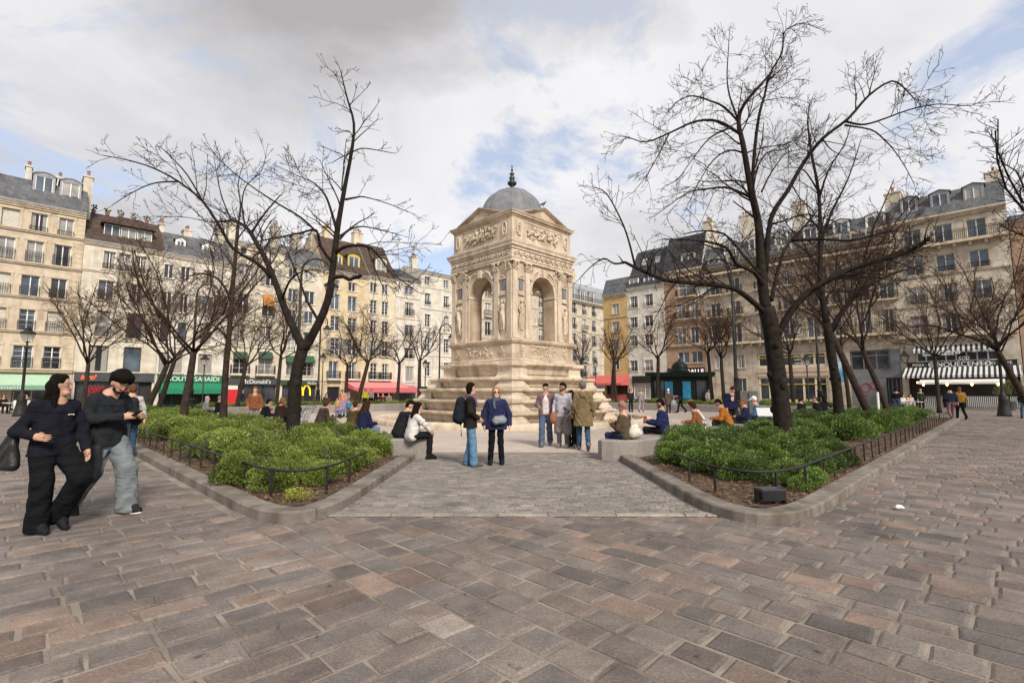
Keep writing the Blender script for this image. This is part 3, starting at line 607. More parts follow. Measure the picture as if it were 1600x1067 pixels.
# eighth, ninth
b = Building('narrow white house with a dark pitched roof and a blank side gable', 'L', 615, 654, (634, 437), W_white, T_pale); BUILD['B8'] = b
for yt, yb in ((447, 459), (473, 493), (508, 524), (544, 560)): b.floor(yt, yb, 634, [(633, 646)], 'bars', trim=False, rail=1 if yt in (473, 544) else 0)
b.floor(573, 596, 634, [(634, 646)], 'cas', trim=False)
for y in (466, 499, 533): b.band(b.fp(634, y)[1], .12, .06)
b.hole(.5, 3.6, 0, b.fp(634, 604)[1]); b.finish(.25); b.roof(M['slate_d'], 2.4, 4.5, .05, 4.5, gable=W_white)
b.glaze(.5, 3.6, .1, b.fp(634, 604)[1] - .03, 3, M['grey'], y=.3, hole=False); b.chimney(644, 653, 403, 440, 4.0, 1.0, W_white, 3)
ant = MB(); a = b.fp(646, 385, 4.2); ant.tube([(a[0], 4.4, b.zc + 2), (a[0], 4.4, a[1])], .02, 4)
for k in range(5): ant.tube([(a[0] - .5, 4.4, a[1] - .1 - k * .22), (a[0] + .5, 4.5, a[1] - .1 - k * .22)], .012, 4)
ant.build('aerial', [M['iron']], b.root)
b = Building('plain white corner house with small paned windows and a cream shop sign', 'L', 654, 707, (680, 428), W_white, T_white); BUILD['B9'] = b
cw = [(664, 672), (693.5, 701)]
for yt, yb in ((435, 447), (461, 478), (493, 512), (529, 550)): b.floor(yt, yb, 680, cw, 'bars', trim=yt > 440, rail=1 if yt == 461 else 0)
b.floor(567, 588, 680, cw, 'bars', trim=True)
for y in (452, 485, 520, 557): b.band(b.fp(680, y)[1], .14, .07)
zs1 = b.fp(672, 594)[1]; zs0 = b.fp(672, 604)[1]; b.hole(.4, b.w - .6, 0, zs0); b.finish(.3); b.roof(M['slate_d'], 1.5, 4.5, .05, 4.5, gable=W_white)
b.sign(.2, b.w - .3, zs0, zs1, mat('cream_sign', (.6, .55, .42), .6, .05, 2), 'SCHANDOR', .55, M['darkgrey']); b.glaze(.5, b.w - .7, .1, zs0 - .05, 3, M['darkgrey'], y=.3, hole=False)
# apartment block behind the fountain
b = Building('pale stone apartment block with an iron balcony under the attic storey seen behind the fountain', 'L', 752, 968, (893, 468), W_stone2, T_pale, depth=6); BUILD['B10'] = b
zf = b.zc; pitch = 3.02
for i in range(10):
    x = 1.3 + i * 3.15
    if x > b.w - 1: break
    for k in range(5):
        z = zf - 2.5 - k * pitch
        if z < 3.2: break
        b.window(x, z, 1.15, 2.05, 'cas', M['white'], rail=2 if k in (1, 3) and i % 2 == 0 else 1, dense=.16)
for k in range(1, 5): b.band(zf - 2.5 - k * pitch + 2.45, .2, .1)
b.hole(.5, b.w - .5, 0, 2.9); b.finish(.5, cproj=.7)
b.roof(M['zinc'], 2.9, .9, 1.4, 2.6, gable=W_stone2, over=-.55)
rr = MB()
for z in (.05, .95): rr.obox((.1, -.6, zf + z), (b.w - .1, -.6, zf + z), .05, .05)
for i in range(int(b.w / .18)): rr.box(.1 + i * .18, .13 + i * .18, -.615, -.585, zf + .05, zf + .95)
rr.build('balcony_railing', [M['iron']], b.root)
for i in range(10):
    x = 1.3 + i * 3.15
    if x < b.w - 1: b.dormer(x, zf + .35, 1.1, 1.9, M['zinc'], y0=.3, top='flat', face=T_pale)
for xx in (6, 15.5, 25):
    c = MB(); c.box(xx, xx + 2.6, 2.5, 3.5, zf + 2, zf + 6.6); c.cur = 1
    for k in range(6): c.lathe([(.12, zf + 6.6), (.12, zf + 7.2)], 8, (xx + .3 + k * .4, 3.0))
    c.build('chimney', [W_cream, M['pot']], b.rf)
gs = b.sign(b.w * .5, b.w - 2, 2.9, 4.0, DG, None); b.glaze(.6, b.w - .6, .1, 2.85, 9, DG, y=.3, hole=False)
# ===== row on the right, far to near =====
b = Building('narrow ochre yellow house with a slate mansard above a red cafe front', 'R', 945, 983, (964, 460), W_ochre, T_stone); BUILD['C1'] = b
for yt, yb in ((475, 490), (503, 519), (531, 548), (560, 577)): b.floor(yt, yb, 964, [(957, 967)], 'cas')
b.band(b.fp(964, 497)[1], .14, .07); zs0 = b.fp(964, 588)[1]; b.hole(.3, b.w - .2, 0, zs0); b.finish(.4)
b.roof(M['slate'], 2.6, .8, .6, 3.6, gable=M['slate']); b.dormer_px(956, 966, 447, 458.5, M['slate'], off=.4, face=M['white'])
RD = mat('red_cloth', (.46, .10, .09), .85, .08, 2); RP = mat('red_paint', (.42, .07, .07), .5, .1, 2)
b.awning(-2.6, b.w + .1, b.fp(964, 586)[1], b.fp(964, 600)[1] + .1, 2.2, RD, RD, .3, side=True)
g_ = b.glaze(.2, b.w - .3, .9, zs0 - .02, 2, RP, M['dark'], y=.22, hole=False)
pn = MB(); pn.box(.2, b.w - .3, -.03, .25, 0, .9); pn.build('panelled_base', [RP], b.root)
b = Building('white house with two white dormers in a steep dark slate roof', 'R', 983, 1043, (1004, 448), W_white, T_white); BUILD['C2'] = b
cw = [(985, 996), (1008, 1020)]
for yt, yb in ((464, 481), (496, 512), (525, 541), (564, 580)): b.floor(yt, yb, 991, cw, 'bars', rail=1, trim=True)
zs1 = b.fp(1000, 588)[1]; zs0 = b.fp(1000, 598)[1]; b.hole(.5, b.w - 1.6, 0, zs0); b.finish(.35)
b.roof(M['slate_d'], 6.0, 3.2, .6, 4.4, gable=W_white)
b.dormer_px(984, 996, 435, 448, M['slate_d'], off=.06, face=M['white'], top='flat'); b.dormer_px(1007, 1020, 430, 444, M['slate_d'], off=.06, face=M['white'], top='flat')
for k, (u_, w_) in enumerate(((.24, .22), (.6, .12))):
    sk = MB(); x = b.w * u_; zq = b.zc + 3.6; yq = 3.2 * 3.5 / 6; sk.addraw([(x, yq - .16, zq), (x + .9, yq - .16, zq), (x + .9, yq + .36, zq + 1.1), (x, yq + .36, zq + 1.1)], [(0, 1, 2, 3)]); sk.build('skylight', [M['pane_c']], b.rf)
b.sign(.6, b.w - 1.8, zs0, zs1, M['black']); b.glaze(.7, b.w - 1.7, .4, zs0 - .05, 2, M['white'], M['pane_c'], y=.2, hole=False)
b = Building('ornate brick house with rounded balcony windows above a black bar front', 'R', 1043, 1105, (1075, 421), W_brick, T_stone); BUILD['C3'] = b
b.floor(441, 463, 1072, [(1060, 1083, dict(pm=M['pane_c']))], 'cas', rail=2, dense=.1)
b.floor(474, 498, 1072, [(1059, 1070), (1079, 1091)], 'cas', rail=2, pm=M['pane_c'], dense=.1)
b.floor(513, 537, 1072, [(1060, 1071), (1080, 1091)], 'cas', rail=1)
b.floor(550, 567, 1078, [(1060, 1076), (1081, 1097)], 'cas', trim=False)
for y in (428, 503, 542): b.band(b.fp(1072, y)[1], .3, .2)
zs1 = b.fp(1085, 575)[1]; zs0 = b.fp(1085, 586)[1]; b.hole(.5, b.w - .4, 0, zs0); b.finish(.6, cproj=.5)
cor = MB()
for i in range(14): cor.box(.2 + i * b.w / 14, .42 + i * b.w / 14, -.42, .01, b.zc - 1.0, b.zc - .62)
cor.build('corbels', [T_stone], b.root)
b.roof(M['slate_d'], 5.2, 1.8, .8, 4.2, gable=W_white); b.dormer_px(1066, 1084, 395, 421, M['slate_d'], off=.2, face=T_stone, top='gable'); b.dormer_px(1048, 1055, 409, 420, M['slate_d'], off=.4, face=M['white'], top='flat')
b.chimney(1100, 1112, 345, 420, 3.0, 1.6, W_cream, 4)
b.sign(.2, b.w - .2, zs0, zs1, M['black'], 'LA DALLE', .85, emit('white_sign_letters', (1, .75, .72), .9), tx=b.w * .62); b.glaze(.6, b.w - .5, .1, zs0 - .05, 3, M['black'], y=.25, hole=False)
# long Haussmann block
b = Building('long stone apartment block with iron balconies and a glazed two storey shopfront', 'R', 1105, 1411, (1250, 395), W_stone, T_stone, depth=11); BUILD['C4'] = b
c5 = [(1112, 1123), (1143, 1154), (1187, 1199), (1225, 1237), (1262, 1275), (1300, 1314), (1341, 1356), (1379, 1395)]
zr = {k: (b.fp(1150, t)[1], b.fp(1150, bt)[1]) for k, (t, bt) in enumerate(((400, 423), (435, 457), (471, 492), (506, 535)))}
for k, (zt, zb2) in zr.items():
    for i, c in enumerate(c5):
        a = b.fp(c[0], 470)[0]; e = b.fp(c[1], 470)[0]
        b.window((a + e) / 2, zb2, 1.15, zt - zb2, 'cas', rail=0 if k in (0, 3) else 2, pm=M['pane_b'] if (i + k) % 3 == 0 else None, dense=.12)
zb5 = zr[0][1]; zb2f = zr[3][1]
def long_balcony(b, z, x0, x1, d=.75, corb=True):
    m_ = MB(); m_.box(x0, x1, -d, .01, z - .22, z - .02); m_.box(x0 - .05, x1 + .05, -d - .06, .012, z - .3, z - .221)
    if corb:
        n = int((x1 - x0) / 1.0)
        for i in range(n): x = x0 + .3 + i * (x1 - x0 - .6) / max(1, n - 1); m_.box(x - .12, x + .12, -d * .75, .013, z - .62, z - .301)
    o = m_.build('balcony', [T_stone], b.root); r = MB()
    for zz in (.06, .78, .96): r.obox((x0 + .03, -d + .05, z + zz), (x1 - .03, -d + .05, z + zz), .035, .035)
    for x in (x0 + .03, x1 - .03):
        for zz in (.06, .96): r.obox((x, 0, z + zz), (x, -d + .05, z + zz), .035, .035)
    n = int((x1 - x0) / .14)
    for i in range(n + 1): x = x0 + .03 + (x1 - x0 - .06) * i / n; r.box(x - .016, x + .016, -d + .04, -d + .06, z + .06, z + .96)
    r.build('railing', [M['iron']], o)
long_balcony(b, zb5, .2, b.w - .1); long_balcony(b, zb2f, .2, b.w - .1)
for k in (1, 2): b.band(zr[k][1] - .35, .16, .08)
# entresol in the stone bay
b.floor(555, 575, 1157, [(1118, 1128), (1152, 1163)], 'cas', fm=M['white'], trim=True)
b.floor(592, 612, 1157, [(1153, 1166)], 'cas', fm=M['offwhite'], trim=True)
x1a = b.fp(1184, 590)[0]; x1b = b.fp(1294, 590)[0]; zT = b.fp(1240, 551)[1]; zM1 = b.fp(1240, 574)[1]; zM0 = b.fp(1240, 588)[1]
CR = mat('cream_joinery', (.62, .54, .38), .6, .08, 2); YW = mat('yellow_bar', (.55, .36, .03), .6, .08, 2)
b.hole(x1a, x1b, .0, zT + .03)
for (z0_, z1_) in ((zM1, zT), (.25, zM0)):
    o = b.glaze(x1a + .05, x1b - .05, z0_, z1_, 6, CR, y=.2, hole=False, t=.2)
    y_ = MB(); z_ = z0_ + (z1_ - z0_) * .68; y_.box(x1a + .1, x1b - .1, .1, .16, z_, z_ + .1); y_.build('transom', [YW], o)
    if z0_ > 1: text('espace\nconseil\ncentre', .42, o, (x1a + 4.6, .12, z0_ + 1.2), M['white'])
sp_ = MB(); sp_.box(x1a, x1b, -.02, .3, zM0, zM1); sp_.box(x1a, x1b, -.08, .3, zM0 + .5, zM0 + .65); sp_.build('spandrel', [mat('pinkish_panel', (.46, .36, .27), .7, .1, 2)], b.root)
x2a = b.fp(1330, 590)[0]; x2b = b.fp(1409, 590)[0]; zG = b.fp(1380, 546)[1]
b.hole(x2a, x2b, 0, zG); gp = MB(); zg1 = b.fp(1380, 579)[1]; zg0 = b.fp(1380, 590)[1]
gp.box(x2a + .01, x2b - .01, -.04, .3, zg0, zg1); gp.box(x2b - .8, x2b - .01, -.035, .3, zg1 + .001, zG - .01); gp.box(x2a + .01, x2a + 3.0, -.03, .29, .01, zg0 - .01); gp.build('shop_panel', [M['grey']], b.root)
GF = mat('graffiti_red', (.28, .03, .05), .6, .1, 3)
gt = MB(); ox = x2a + 1.3; 
gt.tube([(ox + .5 * math.cos(q) * (1 - q / 16), -.045, 1.9 + .45 * math.sin(q)) for q in [i * .35 for i in range(22)]], .045, 5); gt.tube([(ox - .55, -.045, 1.75), (ox - .2, -.045, 1.2), (ox + .1, -.045, 1.0)], .045, 5); gt.tube([(ox + .75 + .35 * math.cos(q), -.045, 2.1 + .35 * math.sin(q)) for q in [i * .4 for i in range(15)]], .04, 5)
gt.build('graffiti', [GF], b.root)
b.glaze(x2a + .05, x2b - .85, zg1 + .02, zG - .03, 3, M['grey'], y=.2, hole=False, t=.1, bar=.72); b.glaze(x2a + 3.1, x2b - .1, .1, zg0 - .05, 3, M['grey'], M['dark'], y=.25, hole=False)
po = MB(); a = b.fp(1309, 595); c = b.fp(1322.5, 557); po.box(a[0], c[0], -.05, -.005, a[1], c[1])
pm_, nt, bs, N, L = nodes('blue_poster'); tc = N('ShaderNodeTexCoord'); no = N('ShaderNodeTexNoise'); no.inputs['Scale'].default_value = .8; L(tc.outputs['Object'], no.inputs['Vector'])
rp = N('ShaderNodeValToRGB'); rp.color_ramp.elements[0].position = .4; rp.color_ramp.elements[1].position = .62; rp.color_ramp.elements[0].color = (.05, .28, .5, 1); rp.color_ramp.elements[1].color = (.45, .6, .68, 1); L(no.outputs['Fac'], rp.inputs['Fac']); L(rp.outputs[0], bs.inputs['Base Color'])
po.build('poster', [pm_], b.root)
b.finish(.5, cproj=.55)
b.roof(M['slate'], 3.0, 1.3, .9, 4.5, gable=W_stone)
for xa, xb in ((1133, 1147), (1172, 1186), (1213, 1228), (1258, 1275), (1305, 1324), (1356, 1380)):
    ym = 395 - (xa - 1250) * .19; dx = (xb - xa) * .5
    b.dormer_px(xa, xb, ym - 36 - dx * .3, ym - 9, M['slate'], off=.5, face=M['white'])
b.chimney(1160, 1176, 335, 400, 4.0, 1.3, W_cream, 5); b.chimney(1240, 1256, 318, 390, 4.0, 1.3, W_cream, 5); b.chimney(1385, 1406, 300, 352, 1.5, 3.0, W_cream, 3)
pl_ = MB(); pl_.box(x1a, x1b, .02, .3, 0, .25); pl_.build('plinth', [T_grey], b.root)
# corner restaurant block
b = Building('stone apartment block with grey dormers above the black and white striped restaurant awning', 'R', 1411, 1602, (1500, 331), W_stone2, T_stone, depth=11); BUILD['C5'] = b
c6 = [(1418, 1434), (1466, 1484), (1518, 1538), (1572, 1592)]
def zz_(y): return b.fp(1475, y)[1]
rows = [(352, 380), (399, 424), (445, 472), (492, 521)]
for k, (t_, bt) in enumerate(rows):
    for i, c in enumerate(c6):
        a = b.fp(c[0], 380)[0]; e = b.fp(c[1], 380)[0]
        if a > b.w - .5: continue
        b.window((a + e) / 2, zz_(bt), 1.25, zz_(t_) - zz_(bt), 'cas', rail=0 if k in (0, 3) else 1, pm=M['pane_b'] if k < 2 else None, dense=.12)
long_balcony(b, zz_(380), .1, b.w - .1, .8); long_balcony(b, zz_(522), .1, b.w - .1, .7)
for k in (1, 2): b.band(zz_(rows[k][1]) - .35, .16, .08)
ze1 = b.fp(1500, 549)[1]; ze0 = b.fp(1500, 565)[1]; xa_ = b.fp(1432, 560)[0]; xb_ = b.fp(1562, 560)[0]
b.glaze(xa_, xb_, ze0, ze1, 8, M['white'], y=.15, t=.1)
BW = stripes('striped_cloth', (.55, .55, .54), (.02, .02, .022), .36); BK = M['black']
upa = b.awning(xa_ - .2, xb_ + .3, b.fp(1500, 538)[1], b.fp(1500, 547)[1] + .1, .6, BW, BW, .25)
text('Pizzeria', .62, upa, ((xa_ + xb_) / 2 - .6, -.72, b.fp(1500, 553)[1]), M['white'], shear=.25)
text('Specialità italiane', .34, upa, (xa_ + 1.7, -.72, b.fp(1500, 553)[1] - .1), M['white']); text('Bar · Vini', .4, upa, (xb_ - 1.0, -.72, b.fp(1500, 551)[1]), M['white'])
zs1 = b.fp(1500, 565)[1]; zs0 = b.fp(1500, 571)[1] - .1
xs0 = b.fp(1418, 570)[0]; xs1 = b.fp(1590, 570)[0]
sg = b.sign(xs0, xs1, zs0, zs1, BK, 'CINQUECENTO', .62, M['white'], y=-.3, tx=(xs0 + xs1) / 2)
text('PIZZA · PASTA', .34, sg, (xs0 + 1.5, -.315, zs0 + .12), M['white']); text('GELATO · CAFÉ', .34, sg, (xs1 - 1.5, -.315, zs0 + .12), M['white'])
text('500', .55, sg, ((xs0 + xs1) / 2 + .3, -.315, zs1 + .1), M['white'], shear=.3)
b.hole(xs0, b.w - .2, 0, zs0); b.finish(.45, cproj=.45)
b.roof(M['slate'], 2.7, 1.5, .5, 4.4, gable=M['slate'])
for xa, xb, ya, yb in ((1410, 1430, 311, 333), (1457, 1480, 301, 325), (1509, 1534, 290, 315)): b.dormer_px(xa, xb, ya, yb, M['slate'], off=.4, face=M['zinc'])
b.chimney(1544, 1566, 266, 330, 2.0, 1.8, W_cream, 2)
aw = b.awning(xs0 - .3, xs1 + .2, b.fp(1500, 573)[1], b.fp(1500, 592)[1] + .3, 2.6, BW, BW, .22, y=-.3)
b.glaze(xs0 + .1, b.w - .4, .1, zs0 - .3, 6, M['black'], M['dark'], y=.5, hole=False)
glow = MB(); glow.box(xs0 + 2.2, xs0 + 4.6, .35, .4, .9, 2.0); glow.build('lit_panel', [emit('red_light', (1, .04, .02), .8)], b.root)
for i in range(9): bl = MB(); bl.ell((xs0 + .8 + i * (xs1 - xs0 - 1.6) / 8, -1.4 + .5 * (i % 2), 2.35), (.07, .07, .09), 8, 5); bl.build('bulb', [BULB], aw)
b = Building('brown rendered end house at the edge of the street', 'R', 1603, 1760, (1660, 330), W_brick, T_grey); b.floor(380, 410, 1640, [(1615, 1635), (1680, 1700)]); b.floor(440, 470, 1640, [(1615, 1635), (1680, 1700)]); b.floor(500, 530, 1640, [(1615, 1635), (1680, 1700)])
b.hole(.5, b.w - .5, 0, 3.2); b.finish(.3); b.roof(M['browntile'], 1.4, 4.5, .05, 4.5); b.glaze(.6, b.w - .6, .1, 3.1, 4, M['darkgrey'], y=.25, hole=False)
b.root['label'] = 'brown end house with a tiled roof next to the restaurant block'
# ================================================================ ground
RG = random.Random(11)
def sheet(name, poly, z, m, kind='structure'):
    b = MB(); b.face([(x, y, z) for x, y in poly]); return tag(b.build(name, m), kind=kind)
def circ(cx, cy, r, n): return [(cx + r * math.cos(2 * PI * i / n), cy + r * math.sin(2 * PI * i / n)) for i in range(n)]
def paving(name, c1, c2, cm, bw, rh, mortar, rot, rough=.85, scale=1.0, jv=.2):
    m, nt, b, N, L = nodes(name); b.inputs['Roughness'].default_value = rough; setspec(b, .25)
    geo = N('ShaderNodeNewGeometry'); mp = N('ShaderNodeMapping'); mp.inputs['Rotation'].default_value = (0, 0, rot); L(geo.outputs['Position'], mp.inputs['Vector'])
    br = N('ShaderNodeTexBrick'); br.inputs['Scale'].default_value = scale; br.inputs['Brick Width'].default_value = bw; br.inputs['Row Height'].default_value = rh; br.inputs['Mortar Size'].default_value = mortar
    br.inputs['Color1'].default_value = c4(c1); br.inputs['Color2'].default_value = c4(c2); br.inputs['Mortar'].default_value = c4(cm); br.inputs['Mortar Smooth'].default_value = .3; L(mp.outputs[0], br.inputs['Vector'])
    out = br.outputs['Color']
    for sc, v in ((.35, jv), (2.5, jv * .7), (30, jv * .8)):
        no = N('ShaderNodeTexNoise'); no.inputs['Scale'].default_value = sc; no.inputs['Detail'].default_value = 7; L(geo.outputs['Position'], no.inputs['Vector'])
        r = N('ShaderNodeValToRGB'); r.color_ramp.elements[0].position = .3; r.color_ramp.elements[1].position = .7; r.color_ramp.elements[0].color = c4([1 - v] * 3); r.color_ramp.elements[1].color = c4([1 + v] * 3); L(no.outputs['Fac'], r.inputs['Fac'])
        mx = N('ShaderNodeMixRGB', blend_type='MULTIPLY'); mx.inputs[0].default_value = 1; L(out, mx.inputs[1]); L(r.outputs[0], mx.inputs[2]); out = mx.outputs[0]
    L(out, b.inputs['Base Color']); bp = N('ShaderNodeBump'); bp.invert = True; bp.inputs['Strength'].default_value = .4; bp.inputs['Distance'].default_value = .01; L(br.outputs['Fac'], bp.inputs['Height']); L(bp.outputs[0], b.inputs['Normal'])
    return m
P_far = paving('far_paving', (.15, .125, .11), (.19, .155, .135), (.24, .20, .17), .5, .33, .02, -PI / 4)
P_joint = mat('joint_sand', (.205, .172, .142), .95, .5, 2.2, bump=.6, bscale=90)
P_plaza = paving('plaza_paving', (.40, .335, .285), (.43, .36, .31), (.35, .29, .245), .6, .4, .006, 0, jv=.1)
sheet('ground', [(-420, -60), (420, -60), (420, 700), (-420, 700)], -.034, P_far)
sheet('street', [uv(-60, -30)[:2], uv(90, -30)[:2], uv(90, 62)[:2], uv(-60, 62)[:2]], -.022, P_far); sheet('joint_bed', [(-6, -1), (6, -1), (44, 32.5), (-44, 32.5)], -.013, P_joint)
PLAZA = [uv(6.45, 10.8), uv(11.0, 6.25), uv(36, 6.25), uv(36, 34), uv(6.45, 34)]
sheet('plaza', [p[:2] for p in PLAZA], -.004, P_plaza)
V2 = lambda u, v: Vector(((u - v) * S2, (u + v) * S2))
def fillet(p0, p1, p2, t, n=10):
    p0, p1, p2 = Vector(p0), Vector(p1), Vector(p2); a = p1 + (p0 - p1).normalized() * t; c = p1 + (p2 - p1).normalized() * t
    return [(a * (1 - k) ** 2 + p1 * 2 * k * (1 - k) + c * k * k) for k in [i / n for i in range(n + 1)]]
def outline_left(o):
    X0, u0 = -2.2 - o, 2.1 + o; c_ = Vector((X0, u0 / S2 - X0)); t = max(.6, 1.9 - o * .6)
    return [Vector((X0, 11.5)), Vector((X0, 9.0))] + fillet((X0, 11), c_, c_ + V2(0, 10), t, 14) + [V2(u0, 12), V2(u0, 20), V2(u0, 33 - o)] + fillet(V2(u0, 33 - o), V2(u0, 34 - o), V2(u0 + 1, 34 - o), .8) + [V2(5.9, 34 - o)]
def outline_right(o):
    X0, v0 = 2.45 + o, 1.75 + o; c_ = Vector((X0, X0 + v0 / S2)); t = max(.6, 2.3 - o * .6)
    return [Vector((X0 - .05, 11.25)), Vector((X0 - .02, 9.0))] + fillet((X0, 11), c_, c_ + V2(10, 0), t, 14) + [V2(14, v0), V2(22, v0), V2(34 - o, v0)] + fillet(V2(34 - o, v0), V2(35 - o, v0), V2(35 - o, v0 + 1), .8) + [V2(35 - o, 5.8)]
outL, outR = outline_left(0), outline_right(0)
def poly_in(poly, x, y):
    c = False; n = len(poly)
    for i in range(n):
        a, b_ = poly[i], poly[i - 1]
        if (a.y > y) != (b_.y > y) and x < (b_.x - a.x) * (y - a.y) / (b_.y - a.y) + a.x: c = not c
    return c
plL, plR = outline_left(.14) + [V2(6.1, 33.6), V2(6.1, 10.1)], outline_right(.14) + [V2(34.7, 5.9), V2(9.7, 5.9)]
TONES = [(t_[0] * 1.02, t_[1] * 1.01, t_[2] * 1.03) for t_ in [(.158, .133, .117), (.168, .139, .121), (.145, .127, .116), (.176, .142, .122), (.152, .133, .121), (.195, .150, .124), (.140, .122, .112), (.185, .158, .137), (.205, .152, .122), (.162, .142, .127), (.15, .13, .12)]]
def stone(b, o, ex, ey, l, w, gap, zt, tone, rg=1.0):
    """one paving slab: chamfered top with irregular corners"""
    j = lambda k: RG.uniform(-k, k) * rg
    cs = [(gap / 2 + j(.010), gap / 2 + j(.010)), (l - gap / 2 + j(.012), gap / 2 + j(.010)), (l - gap / 2 + j(.012), w - gap / 2 + j(.010)), (gap / 2 + j(.010), w - gap / 2 + j(.010))]
    tx, ty = j(.006), j(.008); z0 = zt + j(.0025)
    def P(a, c, z): return (o[0] + ex[0] * a + ey[0] * c, o[1] + ex[1] * a + ey[1] * c, z)
    r = .018 * (1 if rg > .5 else .45); mx, my = l / 2, w / 2; out = []; inn = []; low = []
    for a, c in cs:
        low.append(P(a, c, -.016)); out.append(P(a, c, z0 - .009)); ia = a + (r if a < mx else -r); ic = c + (r if c < my else -r)
        inn.append(P(ia, ic, z0 + (ia / l - .5) * tx + (ic / w - .5) * ty))
    b.col = tone; b.loft([low, out, inn], False, True)
def lay(name, inside, org, ex, ey, a0, a1, c0, c1, rows, lens, gap, zt, m, tones, odd=.04):
    b = MB(); c = c0
    while c < c1:
        w = RG.uniform(*rows); a = a0 + RG.uniform(-.4, 0)
        while a < a1:
            l = RG.uniform(*lens)
            if a + l > a1 - .22: l = a1 - a
            ca, cc = a + l / 2, c + w / 2; x = org[0] + ex[0] * ca + ey[0] * cc; y = org[1] + ex[1] * ca + ey[1] * cc
            if inside(x, y):
                t = RG.choice(tones); q = RG.uniform(.78, 1.18); t = [k * q for k in t]
                if RG.random() < odd: q = RG.choice([1.28, 1.2, .75]); t = [k * q for k in t]
                stone(b, (org[0] + ex[0] * a + ey[0] * c, org[1] + ex[1] * a + ey[1] * c), ex, ey, l, w, gap * RG.uniform(.6, 1.5), zt, t, .35 if m is P_sett else 1.0)
            a += l
        c += w
    return tag(b.build(name, [m]), kind='structure')
P_stone = toned('sandstone_slab', .72, None, .5, 26, .18)
P_sett = toned('granite_sett', .8, None, .3, 40, .12)
def vis(x, y, lim): return y > -1.0 and y < lim and abs(x) < y * 1.2 + 5
EU, EV = (S2, S2), (-S2, S2)
def in_left(x, y): return vis(x, y, 33)
def in_right(x, y):
    u, v = (x + y) * S2, (y - x) * S2
    if not vis(x, y, 33) or (u > 6.3 and v > 6.1) or (y > 6.36 and -3.2 < x < 3.3): return False
    return (v < 1.95 or y < 6.6) and not poly_in(plR, x, y) and not poly_in(plL, x, y)
lay('left_road_paving', in_left, (0, 0), EU, EV, -14, 2.0, -7, 46, (.21, .30), (.30, .52), .027, 0.0, P_stone, TONES)
lay('right_road_paving', in_right, uv(2.0, 0)[:2], (S2, -S2), EU, -9, 12, 0, 44, (.21, .30), (.25, .44), .027, 0.0, P_stone, TONES)
GT = [(.198, .18, .166), (.192, .174, .161), (.206, .186, .17), (.186, .17, .158), (.212, .19, .172)]
sheet('path_bed', [(-2.9, 6.28), (3.2, 6.28), (2.75, 12.2), (-2.4, 12.2)], -.003, mat('path_joint', (.165, .148, .134), .95, .2, 9))
lay('path_paving', lambda x, y: -3.2 < x < 3.3 and 6.4 < y < 12.15 and not poly_in(plR, x, y) and not poly_in(plL, x, y), (0, 0), (1, 0), (0, 1), -3.4, 3.5, 6.44, 12.15, (.088, .098), (.15, .2), .007, .004, P_sett, GT, .01)
lay('path_edge', lambda x, y: not poly_in(plR, x, y) and not poly_in(plL, x, y), (0, 0), (1, 0), (0, 1), -2.75, 3.1, 6.29, 6.43, (.14, .145), (.5, .9), .01, .012, P_sett, [(.25, .222, .195)], .0)
lay('path_end', lambda x, y: -2.2 < x < 2.4, (0, 0), (1, 0), (0, 1), -2.2, 2.45, 12.16, 12.4, (.22, .225), (.6, .9), .01, .008, P_sett, [(.22, .19, .165)], .0)
# ================================================================ planters
GRAN = mat('granite', (.245, .22, .20), .8, .14, 16, bump=.25, bscale=120, stain=.25)
KERBM = mat('kerb_granite', (.19, .165, .14), .85, .25, 6, bump=.5, bscale=70, stain=.5)
SOIL = mat('soil', (.085, .052, .032), .95, .4, 7, bump=1.0, bscale=40)
def dense(pts, step):
    out = [Vector(pts[0])]
    for a, c in zip(pts[:-1], pts[1:]):
        a, c = Vector(a), Vector(c); n = max(1, int((c - a).length / step))
        for i in range(1, n + 1): out.append(a + (c - a) * i / n)
    return out
def kerb_run(name, pts, w, h, side):
    """kerb stones laid end to end along an outline; inner edge lies at distance w on the given side"""
    b = MB(); pts = dense(pts, .13); n = len(pts); sec = []; run = 0; cut = RG.uniform(.9, 1.3)
    def ring(i, sh=0):
        d = (Vector(pts[min(i + 1, n - 1)]) - Vector(pts[max(i - 1, 0)])).normalized(); q = Vector((-d.y, d.x)) * side; o = Vector(pts[i]) + d * sh
        return [(*(o), -.02), (*(o), h - .022), (*(o + q * .02), h), (*(o + q * (w - .02)), h + .003), (*(o + q * w), h - .02), (*(o + q * w), -.02)]
    for i in range(n):
        sec.append(i)
        if i: run += (pts[i] - pts[i - 1]).length
        if (run > cut and i < n - 4) or i == n - 1:
            if len(sec) > 1: b.loft([ring(sec[0], .005)] + [ring(k) for k in sec[1:-1]] + [ring(sec[-1], -.005)], True, True)
            sec = [i]; run = 0; cut = RG.uniform(.9, 1.35)
    return tag(b.build(name, [KERBM]), kind='structure')
def offset(pts, d):
    r = []; n = len(pts)
    for i, p in enumerate(pts):
        t = (Vector(pts[min(i + 1, n - 1)]) - Vector(pts[max(i - 1, 0)])).normalized(); r.append(Vector(p) + Vector((-t.y, t.x)) * d)
    return r
kerb_run('kerb', outL, .27, .135, -1); kerb_run('kerb', outR, .27, .135, 1)
